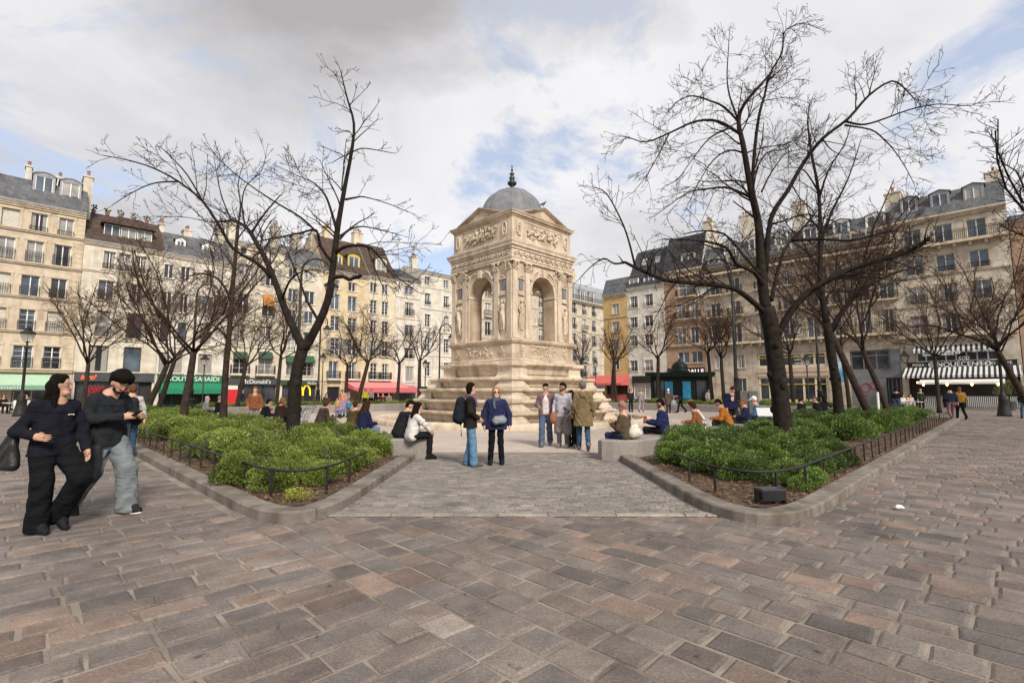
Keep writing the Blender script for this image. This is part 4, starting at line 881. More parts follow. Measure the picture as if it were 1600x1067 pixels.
def railing(pts, label, step, h=.36):
    r = empty('planter_railing', (pts[0].x, pts[0].y, 0), 0, label, 'railing', 'low iron railings round the planters'); o = Vector((pts[0].x, pts[0].y, 0)); b = MB()
    b.tube([Vector((p.x, p.y, .1 + h)) - o for p in pts], .019, 6); b.build('rail', [M['iron2']], r, smooth=True)
    acc = 0; pm = MB(); pm.box(-.012, .012, -.018, .018, .02, .1 + h); me = pm.mesh('post', [M['iron2']]); cnt = 0
    for a, c in zip(pts[:-1], pts[1:]):
        acc += (c - a).length
        if acc >= step and cnt < 95: link('post', me, r, (c.x - o.x, c.y - o.y, 0), math.atan2(c.y - a.y, c.x - a.x) + PI / 2); acc = 0; cnt += 1
    return r
railing(dense(outline_left(.42)[1:], .12), 'low iron railing round the bushes of the planter beside the walking couple', .84)
railing(dense(outline_right(.42)[1:], .12), 'low iron railing round the planter with the black spotlight box', .84)
def soilmesh(name, poly, z):
    b = MB(); n = len(poly); c = sum((Vector(p) for p in poly), Vector((0, 0))) / n
    b.face([(p.x, p.y, z) for p in poly]); return tag(b.build(name, [SOIL]), kind='structure')
inL = outline_left(.24) + [V2(6.1, 33.6), V2(6.1, 10.1)]; inR = outline_right(.24) + [V2(34.7, 5.9), V2(9.7, 5.9)]
soilmesh('soil', inL, .085); soilmesh('soil', inR[::-1], .085)
def bench(pl, label, h=.46):
    r = MB(); lo = [(p.x, p.y, -.02) for p in pl]; c = sum(pl, Vector((0, 0))) / len(pl)
    hi = [(p.x, p.y, h - .04) for p in pl]; up = [(p.x + (c.x - p.x) * .0 + (.035 if 0 else 0), p.y, h) for p in pl]
    def inset(k):
        o = []; n = len(pl)
        for i in range(n):
            a = (pl[i] - pl[i - 1]).normalized(); e = (pl[(i + 1) % n] - pl[i]).normalized(); na = Vector((-a.y, a.x)); ne = Vector((-e.y, e.x)); q = (na + ne).normalized() / max(.4, math.sqrt((1 + na.dot(ne)) / 2)); o.append(pl[i] + q * k)
        return o
    r.loft([lo, hi, [(p.x, p.y, h - .01) for p in inset(.02)], [(p.x, p.y, h) for p in inset(.05)]], False, True)
    return tag(r.build('stone_bench', [GRAN]), label, 'bench', 'low granite bench walls round the plaza')
def cutL(u): y = 11.35; return Vector((u / S2 - y, y))
def cutR(v): y = 11.1; return Vector((y - v / S2, y))
a0, a1 = cutL(6.68), cutL(6.08)
bench([a0 + Vector((-.25, 0)), a0 + Vector((-.03, .05)), a0 + Vector((.03, .2)), V2(6.68, 31), V2(6.08, 31), a1][::1], 'granite bench wall behind the bushes where a couple in black and white sit')
a0, a1 = cutR(6.45), cutR(5.85)
bench([a1, V2(31, 5.85), V2(31, 6.45), a0 + Vector((-.03, .2)), a0 + Vector((.03, .05)), a0 + Vector((.25, 0))], 'granite bench wall with a white tote bag standing on its end')
# far planters
for nm, q, lab in (('L', [V2(8, 34), V2(30, 34), V2(30, 34.6), V2(8, 34.6)], 'granite bench wall beyond the fountain below the pink awning'), ('R', [V2(36, 30), V2(36, 8), V2(36.6, 8), V2(36.6, 30)], 'granite bench wall beyond the fountain before the green kiosk')):
    bench(q, lab, .55)
soilmesh('soil', [V2(8, 34.6), V2(30, 34.6), V2(30, 38), V2(8, 38)], .3); soilmesh('soil', [V2(36.6, 30), V2(36.6, 8), V2(40, 8), V2(40, 30)], .3)
# litter on the soil
LT = leafmat('dead_leaves', (.10, .055, .03), (.22, .14, .07), .1, 0)
lit = MB()
for poly, n in ((inL, 5200), (inR, 7500)):
    k = 0
    while k < n:
        t = RG.random() ** 1.6; x = RG.uniform(-14, 30); y = 5.6 + t * 20
        if not poly_in(poly, x, y): continue
        k += 1; a = RG.uniform(0, 6.3); l = RG.uniform(.02, .055); w = l * RG.uniform(.3, .6); z = .09 + RG.uniform(.004, .03); e = Vector((math.cos(a), math.sin(a), RG.uniform(-.5, .5))) * l; f = Vector((-math.sin(a), math.cos(a), RG.uniform(-.4, .4))) * w; c = Vector((x, y, z))
        g = RG.random(); lit.col = (g, g, g); lit.face([c - e, c - f, c + e, c + f])
tag(lit.build('leaf_litter', [LT]), kind='stuff')
# bits blown over the paving: thicker along the kerbs
bits = MB()
for k in range(1100):
    if k % 3: p = Vector(RG.choice(outL[:20] if k % 2 else outR[:20])); q_ = RG.choice([outL, outR]); i_ = RG.randrange(len(q_) - 2); p = Vector(q_[i_]).lerp(Vector(q_[i_ + 1]), RG.random()); x, y = p.x + RG.gauss(0, .25), p.y + RG.gauss(0, .25)
    else: y = RG.uniform(2.2, 16); x = RG.uniform(-1.15, 1.15) * y
    if poly_in(plL, x, y) or poly_in(plR, x, y): continue
    a = RG.uniform(0, 6.3); l = RG.uniform(.008, .028); w = l * RG.uniform(.15, .6); e = Vector((math.cos(a), math.sin(a), RG.uniform(-.05, .1))) * l; f_ = Vector((-math.sin(a), math.cos(a), 0)) * w; g = RG.random() * .8; bits.col = (g, g, g); c = Vector((x, y, .016 + l * .1)); bits.face([c - e, c - f_, c + e, c + f_])
tag(bits.build('leaf_debris', [LT]), kind='stuff')
# ================================================================ shrubs
def shrub_mesh(seed, n, lumps, size, flat, m, twig=0):
    r = random.Random(seed); b = MB(); L_ = []
    for i in range(lumps):
        a = r.uniform(0, 2 * PI); q = r.random() ** .6 * .62; L_.append((Vector((q * math.cos(a), q * math.sin(a), r.uniform(.15, .55) * (1 - .45 * q))), r.uniform(.17, .38), r.uniform(.1, .9)))
    for i in range(n):
        c, rad, tn = r.choice(L_); d = Vector((r.gauss(0, 1), r.gauss(0, 1), r.gauss(.35, 1))); d.normalize(); k = r.random() ** .45
        p = c + Vector((d.x, d.y, d.z * flat)) * rad * (.35 + .7 * k)
        if p.z < .02: p.z = r.uniform(.02, .15)
        t = Vector((d.x + r.gauss(0, .5), d.y + r.gauss(0, .5), abs(d.z) + r.uniform(-.1, .8))).normalized(); s = t.orthogonal().normalized(); s = (s * math.cos(i) + t.cross(s) * math.sin(i)); l = size * r.uniform(.7, 1.4); w = l * r.uniform(.22, .38)
        g = min(1, max(0, r.gauss(tn, .2))); b.col = (g, g, g); b.face([p, p + t * l * .5 + s * w, p + t * l, p + t * l * .5 - s * w])
    b.cur = 1; b.col = (.3, .3, .3)
    for i in range(14 + twig):
        a = r.uniform(0, 6.3); q = r.uniform(.2, .8); b.tube([(0.1 * math.cos(a), .1 * math.sin(a), 0), (q * .5 * math.cos(a), q * .5 * math.sin(a), .25), (q * math.cos(a), q * math.sin(a), r.uniform(.3, .75))], [.012, .008, .004], 3)
    return b.mesh('foliage', [m, M['twigm']])
M['twigm'] = mat('shrub_twigs', (.10, .065, .04), .9, .2, 9)
LF_D = leafmat('juniper_leaf', (.036, .066, .014), (.165, .25, .05)); LF_L = leafmat('box_leaf', (.056, .088, .014), (.27, .335, .068)); LF_M = leafmat('dull_leaf', (.055, .065, .028), (.17, .18, .075)); LF_Y = leafmat('young_leaf', (.14, .17, .02), (.38, .40, .06))
PR_L = [shrub_mesh(100 + i, 10500, 15, .048, .85, LF_L, 10) for i in range(3)]; PR_M = [shrub_mesh(150 + i, 4600, 11, .046, .95, LF_M, 40) for i in range(2)]
PR_D = [shrub_mesh(200 + i, 12000, 17, .047, .75, LF_D, 6) for i in range(4)]; PR_Y = [shrub_mesh(300 + i, 420, 6, .085, .5, LF_Y) for i in range(2)]
def shrub(me, x, y, z, s, hs, label, group, cat='shrub', name='shrub'):
    o = link(name, me, None, (x, y, z), RG.uniform(0, 6.3)); o.scale = (s, s, s * hs); return tag(o, label, cat, group)
def plant(poly, n, protos, region, smin, smax, label, group, dmin=.5, z=.08, hs=(.75, 1.0)):
    pts = []; tries = 0
    while len(pts) < n and tries < 20000:
        tries += 1; x, y = RG.uniform(*region[0]), RG.uniform(*region[1])
        if not poly_in(poly, x, y) or any((x - a) ** 2 + (y - c) ** 2 < dmin * dmin for a, c in pts): continue
        pts.append((x, y)); s = RG.uniform(smin, smax); shrub(RG.choice(protos), x, y, z, s, RG.uniform(*hs), label, group)
inLs = outline_left(1.0) + [V2(5.8, 33), V2(5.8, 10.3)]; inRs = outline_right(1.0) + [V2(34, 5.5), V2(9.9, 5.5)]
bandRs = [V2(9.2, 3.5), V2(34.2, 3.5), V2(34.2, 5.4), V2(10.3, 5.3), V2(8.7, 4.3)]
LG, RGp = 'light green bushes of the planter beside the walking couple', 'dark green bushes of the planter with the spotlight box'
l1 = 'light green leafy bush among its like in the planter beside the walking couple'; l2 = 'dull olive twiggy bush among the light green bushes'; l3 = 'dark green feathery bush among its like in the planter with the spotlight box'
plant(inLs, 36, PR_L, ((-12, -2.9), (7.4, 17)), .5, .92, l1, LG, .84, hs=(.8, 1.3))
plant(inLs, 18, PR_M, ((-7, -2.9), (7.6, 12)), .45, .6, l2, 'dull olive bushes in the planter', .7, hs=(1.1, 1.5))
plant(inLs, 22, PR_L, ((-22, -9), (14, 30)), .8, 1.05, l1, LG, 1.1, hs=(.8, 1.1))
plant(bandRs, 36, PR_D, ((2.5, 13), (8.0, 18)), .55, 1.0, l3, RGp, .85, hs=(.75, 1.3))
plant(bandRs, 34, PR_D, ((10, 23), (15, 28)), .85, 1.2, l3, RGp, 1.0, hs=(.7, .95))
for x, y, s in ((3.75, 8.35, .6), (4.35, 7.75, .55), (3.95, 9.3, .65), (5.0, 8.6, .58), (5.6, 9.3, .6), (6.4, 10.0, .62), (3.4, 10.1, .6)): shrub(PR_D[int(s * 100) % 4], x, y, .08, s, 1.1, l3, RGp)
for i, (x, y, s) in enumerate(((-2.85, 6.75, .33), (-3.0, 7.0, .3), (4.3, 9.2, .42), (4.9, 9.0, .4), (5.5, 9.6, .42), (3.7, 8.95, .3))): shrub(PR_Y[i % 2], x, y, .08, s, .7, 'low yellow green seedling clump at the front of the left bed' if 0 else ('yellow green seedling clump close behind the railing of the light bushes' if x < 0 else 'yellow green seedling clump on bare soil beside the dark bushes'), 'yellow green seedlings by the light bushes' if x < 0 else 'yellow green seedlings by the dark bushes', 'seedling', 'seedling_clump')
for x, y, s in ((-3.55, 7.5, .5), (-3.0, 8.0, .45), (-4.3, 7.8, .55), (-3.7, 8.4, .6), (-3.1, 9.0, .5)): shrub(PR_L[int(s * 100) % 3], x, y, .08, s, 1.25, l1, LG)
for q, nm in (([V2(8.4, 34.9), V2(29.7, 34.9), V2(29.7, 37.7), V2(8.4, 37.7)], 'low green bush in the bed beyond the fountain below the pink awning'), ([V2(36.9, 29.6), V2(36.9, 8.4), V2(39.7, 8.4), V2(39.7, 29.6)], 'low green bush in the bed beyond the fountain before the green kiosk')):
    xs = [p.x for p in q]; ys = [p.y for p in q]; plant(q, 26, PR_L, ((min(xs), max(xs)), (min(ys), max(ys))), .9, 1.25, nm, nm + 's', 1.1, .3, (.5, .75))
# ================================================================ fountain
FC = Vector((0, 26.5))
FS = masonry('fountain_stone', (.55, .45, .34), .85, .42, .006, .10, .42, .2, joint=.75)
FS2 = mat('carved_stone', (.56, .465, .36), .85, .12, 5, bump=.15, bscale=60, stain=.32)
FS3 = mat('wet_stone', (.55, .455, .345), .65, .14, 4, bump=.12, bscale=70, stain=.45)
fo = empty('fountain', (FC.x, FC.y, 0), PI / 4, 'square stone fountain with arches on every side and a grey dome', 'fountain')
def sq(h, z): return [(-h, -h, z), (h, -h, z), (h, h, z), (-h, h, z)]
# local frame: rotated 45 deg, faces towards -x and -y are seen
def prof_sq(b, pr, cap0=True, cap1=True): b.loft([sq(h, z) for h, z in pr], cap0, cap1)
def super_ring(r, p, z, n=96):
    o = []
    for i in range(n):
        a = 2 * PI * i / n; c, s = math.cos(a), math.sin(a); k = (abs(c) ** p + abs(s) ** p) ** (-1 / p); o.append((r * k * c, r * k * s, z))
    return o
# pool ring
b = MB(); b.smooth = True; n = 96
pr = [(7.2, -.02), (7.22, .16), (7.14, .26), (6.95, .28), (6.8, .2), (6.78, .05)]
b.loft([[(r * math.cos(2 * PI * i / n), r * math.sin(2 * PI * i / n), z) for i in range(n)] for r, z in pr]); b.build('pool_kerb', [FS2], fo)
b = MB(); b.face([(x, y, .06) for x, y in circ(0, 0, 6.79, 64)]); b.build('pool_floor', [mat('pool_floor', (.40, .31, .23), .35, .15, 2, stain=.2)], fo)
# basins: lips with curved undersides; half sizes along the face (half diagonal / sqrt2 * shape)
tiers = [(5.15, .98, .06, 2.6), (4.85, 1.50, .5, 2.9), (4.55, 2.02, .98, 3.2), (4.10, 2.52, 1.5, 3.6), (3.68, 2.98, 2.02, 4.0)]
lips = [(.62, 5.08, 2.12), (1.14, 4.83, 2.15), (1.66, 4.5, 2.25), (2.18, 4.0, 2.5), (2.9, 3.4, 3.6)]
zprev = .05
for i, (zl, hd, p) in enumerate(lips):
    r = hd / (2 ** .5) * (2 ** (1 / p)) * 1.0; b = MB(); b.smooth = True
    def rg(k, z): return super_ring(r + k, p, z)
    zb = zprev - .12 if i else 0
    dh = zl - zb
    b.smooth = False
    b.loft([rg(-.40, zb), rg(-.36, zb + dh * .3), rg(-.30, zb + dh * .34), rg(-.27, zb + dh * .62), rg(-.2, zl - .2), rg(-.1, zl - .15), rg(-.08, zl - .13), rg(-.01, zl - .125), rg(0, zl - .09), rg(0, zl - .03), rg(-.02, zl), rg(-.14, zl + .004), rg(-.2, zl - .05), rg(-.9, zl - .055)], False, True)
    b.build('basin', [FS3], fo); zprev = zl
# corner piers: stepped blocks that follow the basins down each corner
tier_ = [(.05, .62, 5.08), (.625, 1.14, 4.83), (1.145, 1.66, 4.5), (1.665, 2.18, 4.02)]
for sx in (-1, 1):
    for sy in (-1, 1):
        q = MB()
        for z0_, z1_, hd in tier_:
            e = (hd + .42) / 2 ** .5 - .5; d_ = z1_ - z0_
            pr = [(.58, z0_), (.58, z0_ + .07), (.47, z0_ + d_ * .4), (.44, z1_ - .16), (.54, z1_ - .11), (.54, z1_ - .01), (.5, z1_)]
            q.loft([[(sx * e + x, sy * e + y, z) for x, y, z in sq(hh_, zz)] for hh_, zz in pr], True, True)
        q.build('pier_step', [FS2], fo)
        q = MB(); e = 2.1; pr = [(.60, 2.185), (.52, 2.3), (.50, 2.42), (.50, 2.62), (.55, 2.7), (.64, 2.74), (.64, 2.9), (.56, 2.93)]
        q.loft([[(sx * e + x, sy * e + y, z) for x, y, z in sq(hh_, zz)] for hh_, zz in pr], True, True); q.build('corner_pier', [FS2], fo)
h = 2.265
# dado
b = MB(); prof_sq(b, [(h + .16, 2.93), (h + .16, 3.06), (h + .06, 3.12), (h + .06, 3.8), (h + .14, 3.86), (h + .2, 3.96), (h + .2, 4.03), (h + .08, 4.07), (h - .02, 4.071)], True, True); b.build('dado', [FS], fo)
# face builder: f(t, out, z) -> local point on one of four faces, t runs along the face, out = distance proud of the wall
def facefn(k):
    c, s = [(1, 0), (0, 1), (-1, 0), (0, -1)][k]
    return lambda t, o, z: (c * t - s * -(h + o), s * t + c * -(h + o), z)
def fbox(b, f, t0, t1, o0, o1, z0, z1):
    vs = [f(t, o, z) for z in (z0, z1) for t, o in ((t0, o0), (t1, o0), (t1, o1), (t0, o1))]
    b.addraw(vs, [(0, 1, 2, 3), (7, 6, 5, 4), (0, 4, 5, 1), (1, 5, 6, 2), (2, 6, 7, 3), (3, 7, 4, 0)])
ZS, AR, ZT = 6.5, .87, 8.0
def relief_lumps(b, f, rnd, t0, t1, z0, z1, n, s, o=.0, d=.05):
    for i in range(n):
        t = rnd.uniform(t0, t1); z = rnd.uniform(z0, z1); a = rnd.uniform(0, PI); l = s * rnd.uniform(.6, 1.5)
        p = [f(t + math.cos(a + k * .9) * l * k, o + d * (.3 + .7 * math.sin((k + 1) * 1.0)) * .6, z + math.sin(a + k * .9) * l * k) for k in (0, .5, 1.0)]
        b.tube(p, [s * .28, s * .34, s * .12], 5)
def figure(b, f, t, z0, hh, rnd, o=.02):
    """generic draped standing relief figure"""
    s = hh / 1.7; sw = rnd.choice([-1, 1]) * .05 * s
    def P(x, y, z): return f(t + x * s, o + y * s, z0 + z * s)
    b.tube([P(-.05, .02, 0), P(-.07 + sw, .06, .45), P(-.06, .07, .9)], [.07 * s, .085 * s, .11 * s], 7); b.tube([P(.09, .02, 0), P(.11 + sw, .1, .45), P(.06, .07, .9)], [.07 * s, .085 * s, .11 * s], 7)
    b.tube([P(0, .06, .85), P(sw, .08, 1.1), P(sw * 1.5, .08, 1.35), P(sw, .07, 1.42)], [.14 * s, .11 * s, .14 * s, .06 * s], 8); c = P(sw, .1, 1.58)
    b.ell(c, (.085 * s, .085 * s, .11 * s), 8, 6)
    b.tube([P(-.13, .06, 1.36), P(-.24, .08, 1.15), P(-.16, .1, .98)], [.045 * s] * 3, 6); b.tube([P(.13, .06, 1.36), P(.25, .08, 1.5), P(.2, .1, 1.68)], [.045 * s] * 3, 6)
    for i in range(9):
        x = rnd.uniform(-.2, .2); b.tube([P(x * .6, .08, .95), P(x + sw, .1, .5), P(x * 1.3, .06, rnd.uniform(.02, .2))], [.022 * s, .03 * s, .02 * s], 4)
PLQ = mat('slate_plaque', (.15, .16, .19), .5, .2, 4)
for k in range(4):
    f = facefn(k); rnd = random.Random(40 + k)
    # wall with arch opening (outer and inner skins + intrados)
    b = MB(); TH = .75; n = 20
    arc = [(-AR * math.cos(PI * i / n), ZS + AR * math.sin(PI * i / n)) for i in range(n + 1)]; z0 = 4.06
    for o, rev in ((0, False), (-TH, True)):
        def fc(p): b.face([f(t, o, z) for t, z in (p if not rev else p[::-1])])
        e = h if not rev else h - TH
        fc([(-e, z0), (-AR, z0), (-AR, ZS), (-e, ZS)]); fc([(AR, z0), (e, z0), (e, ZS), (AR, ZS)])
        for i in range(n):
            a, c = arc[i], arc[i + 1]; ta = -e + 2 * e * i / n; tb = -e + 2 * e * (i + 1) / n
            fc([a, c, (tb, ZT), (ta, ZT)])
        fc([(-e, ZS), (-AR, ZS), (-e, ZT)]) ; fc([(AR, ZS), (e, ZS), (e, ZT)])
    b.face([f(-AR, 0, z0), f(-AR, -TH, z0), f(-AR, -TH, ZS), f(-AR, 0, ZS)]); b.face([f(AR, -TH, z0), f(AR, 0, z0), f(AR, 0, ZS), f(AR, -TH, ZS)])
    for i in range(n):
        a, c = arc[i], arc[i + 1]; b.face([f(a[0], 0, a[1]), f(a[0], -TH, a[1]), f(c[0], -TH, c[1]), f(c[0], 0, c[1])])
    b.build('arch_wall', [FS], fo)
    # archivolt, imposts, keystone
    b = MB()
    for i in range(n):
        q0, q1 = PI * i / n, PI * (i + 1) / n
        for r0, r1, o in ((AR + .002, AR + .13, .035), (AR + .13, AR + .2, .07)):
            vs = [f(-r * math.cos(q), oo, ZS + r * math.sin(q)) for oo in (-.01, o) for q, r in ((q0, r0), (q0, r1), (q1, r1), (q1, r0))]
            b.addraw(vs, [(4, 7, 6, 5), (0, 1, 5, 4), (1, 2, 6, 5), (2, 3, 7, 6), (3, 0, 4, 7)])
    for s_ in (-1, 1):
        t0_, t1_ = sorted((s_ * (AR - .03), s_ * (AR + .28))); fbox(b, f, t0_, t1_, -TH + .05, .06, ZS - .14, ZS - .02)
        t0_, t1_ = sorted((s_ * AR, s_ * (AR + .2))); fbox(b, f, t0_, t1_, -.01, .03, z0 + .02, ZS - .141)
    fbox(b, f, -.12, .12, -.02, .14, ZS + AR - .06, ZS + AR + .34); b.build('archivolt', [FS2], fo)
    # pilasters with capitals
    for s_ in (-1, 1):
        for tc, w in ((s_ * (h - .13), .3), (s_ * 1.24, .3)):
            b = MB(); fbox(b, f, tc - w / 2, tc + w / 2, -.01, .09, 4.3, 7.42)
            fbox(b, f, tc - w / 2 - .06, tc + w / 2 + .06, -.011, .15, 4.07, 4.2); fbox(b, f, tc - w / 2 - .03, tc + w / 2 + .03, -.011, .12, 4.2, 4.3)
            fbox(b, f, tc - w / 2 - .09, tc + w / 2 + .09, -.01, .18, 7.8, 7.87)
            for q in range(26):
                tt = tc + rnd.uniform(-w / 2 - .02, w / 2 + .02); zz = rnd.uniform(7.42, 7.78); b.tube([f(tt, .07, zz - .08), f(tt + rnd.uniform(-.03, .03), .11 + (zz - 7.4) * .18, zz), f(tt + rnd.uniform(-.05, .05), .15 + (zz - 7.4) * .15, zz + .03)], [.03, .035, .02], 4)
            b.build('pilaster', [FS2], fo)
        # niche panel with plaque and figure
        tc = s_ * 1.66; b = MB(); fbox(b, f, tc - .17, tc + .17, -.01, .02, 4.35, 6.1)
        figure(b, f, tc, 4.5, 1.5, rnd); fbox(b, f, tc - .2, tc + .2, -.01, .09, 6.2, 6.28); fbox(b, f, tc - .19, tc + .19, -.01, .05, 6.3, 6.42); fbox(b, f, tc - .2, tc + .2, -.011, .09, 7.0, 7.06)
        b.tube([f(tc - .17, .06, 7.08), f(tc, .08, 7.2), f(tc + .17, .06, 7.08)], .03, 5); b.build('relief_panel', [FS2], fo)
        b = MB(); fbox(b, f, tc - .13, tc + .13, -.01, .045, 6.46, 6.96); b.build('plaque', [PLQ], fo)
        # dado panels
        b = MB(); fbox(b, f, tc - .17, tc + .17, .06, .075, 3.18, 3.74); relief_lumps(b, f, rnd, tc - .12, tc + .12, 3.25, 3.7, 16, .1, .08); b.build('relief_panel', [FS2], fo)
    b = MB(); relief_lumps(b, f, rnd, -.95, .95, 3.2, 3.75, 34, .14, .06, .03); fbox(b, f, -1.1, 1.1, .05, .085, 3.14, 3.19); fbox(b, f, -1.1, 1.1, .05, .085, 3.74, 3.79); b.build('relief_panel', [FS2], fo)
    # spandrels
    for s_ in (-1, 1):
        b = MB(); relief_lumps(b, f, rnd, s_ * .95 - .12, s_ * .95 + .12, 7.0, 7.75, 16, .13, .01, .07); b.tube([f(s_ * .95, .03, 7.1), f(s_ * .72, .06, 7.45), f(s_ * .4, .06, 7.62)], [.07, .08, .05], 6); b.build('relief_panel', [FS2], fo)
    # frieze
    b = MB(); rnd2 = random.Random(k); i = 0; t = -h + .1
    while t < h - .1:
        up = 1 if i % 2 else -1
        b.tube([f(t + .11 * math.cos(q * up) * (1 - q / 9), .14, 8.26 + up * .02 + .1 * math.sin(q * up) * (1 - q / 9)) for q in [j * .7 for j in range(10)]], .028, 5); t += .2; i += 1
        b.ell(f(t - .1, .14, 8.26 + rnd2.uniform(-.08, .08)), (.04, .04, .04), 6, 4)
    b.build('frieze_ornament', [FS2], fo)
    # attic panels
    b = MB(); ha = 2.27; o_ = ha - h
    for s_ in (-1, 1):
        tc = s_ * 1.82; fbox(b, f, tc - .26, tc + .26, o_ - .01, o_ + .03, 9.0, 10.0)
        pts = [f(tc + .15 * math.cos(q), o_ + .07, 9.52 + .33 * math.sin(q)) for q in [i * PI / 8 for i in range(17)]]; b.tube(pts, .04, 5); relief_lumps(b, f, rnd, tc - .12, tc + .12, 9.2, 9.85, 20, .1, o_ + .04)
    fbox(b, f, -1.4, 1.4, o_ - .01, o_ + .025, 8.98, 9.03); fbox(b, f, -1.4, 1.4, o_ - .01, o_ + .025, 9.97, 10.02)
    for q in range(5): figure_t = -1.0 + q * .5; b.tube([f(figure_t - .2, o_ + .05, 9.3 + .1 * (q % 2)), f(figure_t, o_ + .09, 9.5), f(figure_t + .2, o_ + .07, 9.62 - .1 * (q % 2))], [.06, .1, .05], 6); b.ell(f(figure_t + .22, o_ + .09, 9.72), (.07, .07, .08), 7, 5)
    relief_lumps(b, f, rnd, -1.2, 1.2, 9.2, 9.85, 60, .14, o_ + .02, .06); b.build('relief_panel', [FS2], fo)
    # pediment
    b = MB(); e = 1.82; zc_ = 10.36; ap = 11.05
    b.face([f(-e + .1, .04, zc_), f(e - .1, .04, zc_), f(0, .04, ap - .12)])
    for s_ in (-1, 1):
        for o0, o1, d0_, d1_ in ((-.5, .10, -.15, -.085), (-.5, .155, -.085, -.03), (-.55, .19, -.03, .01)):
            vs = [f(s_ * e * q, o, zz) for q, zt in ((1.0, zc_ + .03), (0, ap)) for o, zz in ((o0, zt + d0_), (o1, zt + d0_), (o1, zt + d1_), (o0, zt + d1_))]
            b.addraw(vs, [(0, 1, 2, 3), (7, 6, 5, 4), (0, 4, 5, 1), (1, 5, 6, 2), (2, 6, 7, 3), (3, 7, 4, 0)])
    b.face([f(-e, -.4, zc_ + .02), f(0, -.4, ap - .02), f(0, -h, ap - .02), f(-e, -h + .5, zc_ + .02)]); b.face([f(0, -.4, ap - .02), f(e, -.4, zc_ + .02), f(e, -h + .5, zc_ + .02), f(0, -h, ap - .02)])
    b.build('pediment', [FS], fo)
# entablature and attic
b = MB(); prof_sq(b, [(h + .02, 7.88), (h + .1, 7.885), (h + .1, 8.0), (h + .13, 8.01), (h + .13, 8.08), (h + .1, 8.09), (h + .1, 8.44), (h + .16, 8.46), (h + .15, 8.53), (h + .16, 8.58), (h + .235, 8.6), (h + .235, 8.69), (h + .26, 8.73), (h + .29, 8.8), (h + .29, 8.85), (h + .2, 8.88), (2.35, 8.885)], True, True); b.build('cornice', [FS2], fo)
b = MB(); prof_sq(b, [(2.36, 8.86), (2.36, 8.96), (2.27, 8.98), (2.27, 10.1), (2.31, 10.12), (2.33, 10.19), (2.41, 10.22), (2.41, 10.28), (2.45, 10.32), (2.46, 10.37), (2.2, 10.38)], True, True); b.build('attic', [FS], fo)
b = MB(); b.smooth = True
pr = [(1.98, 10.3), (1.98, 10.6), (1.88, 10.68)] + [(1.84 * math.cos(q), 10.7 + 2.02 * math.sin(q)) for q in [i * PI / 2 / 14 for i in range(14)]] + [(.2, 12.7)]
b.lathe(pr, 48); dome = b.build('dome', [mat('lead_dome', (.155, .16, .175), .6, .2, 2.5, bump=.25, bscale=14, stain=.3)], fo)
b = MB()
for i in range(16):
    a = 2 * PI * i / 16; b.tube([((1.845 * math.cos(q)) * math.cos(a), (1.845 * math.cos(q)) * math.sin(a), 10.7 + 2.025 * math.sin(q)) for q in [j * PI / 2 / 12 for j in range(12)]], .022, 4)
b.build('dome_seam', [M['lead']], dome)
b = MB(); b.smooth = True; b.lathe([(q_r, q_z - .19) for q_r, q_z in [(.22, 12.84), (.30, 12.9), (.30, 12.95), (.13, 13.0), (.09, 13.1), (.16, 13.16), (.25, 13.24), (.27, 13.32), (.22, 13.38), (.11, 13.41), (.13, 13.48), (.17, 13.6), (.12, 13.7), (.07, 13.76), (.14, 13.82), (.14, 13.86), (.05, 13.9), (.04, 14.0), (.075, 14.06), (.04, 14.12), (.025, 14.27), (.045, 14.31), (.01, 14.36)]], 14)
b.build('finial', [mat('bronze', (.03, .035, .03), .4, .3, 6)], fo)
b = MB(); b.box(-1.52, 1.52, -1.52, 1.52, 7.7, 7.9); b.build('ceiling_slab', [FS], fo)
# bird on the pediment
pg = MB(); pg.smooth = True; pg.tube([(-.2, 0, .1), (-.1, 0, .14), (.02, 0, .19), (.1, 0, .24), (.13, 0, .3)], [.015, .05, .075, .05, .03], 8); pg.ell((.15, 0, .33), (.04, .035, .035), 8, 5); pg.tube([(.18, 0, .33), (.22, 0, .32)], [.012, .003], 4); pg.tube([(0, .02, 0), (0, .02, .13)], .008, 4); pg.tube([(.02, -.02, 0), (.02, -.02, .13)], .008, 4)
p = at(850, 327, 25.0); tag(pg.build('pigeon', [M['darkgrey']], None, (1.62, 24.72, 11.04), .5), 'dark pigeon perched on the pediment of the fountain', 'bird')
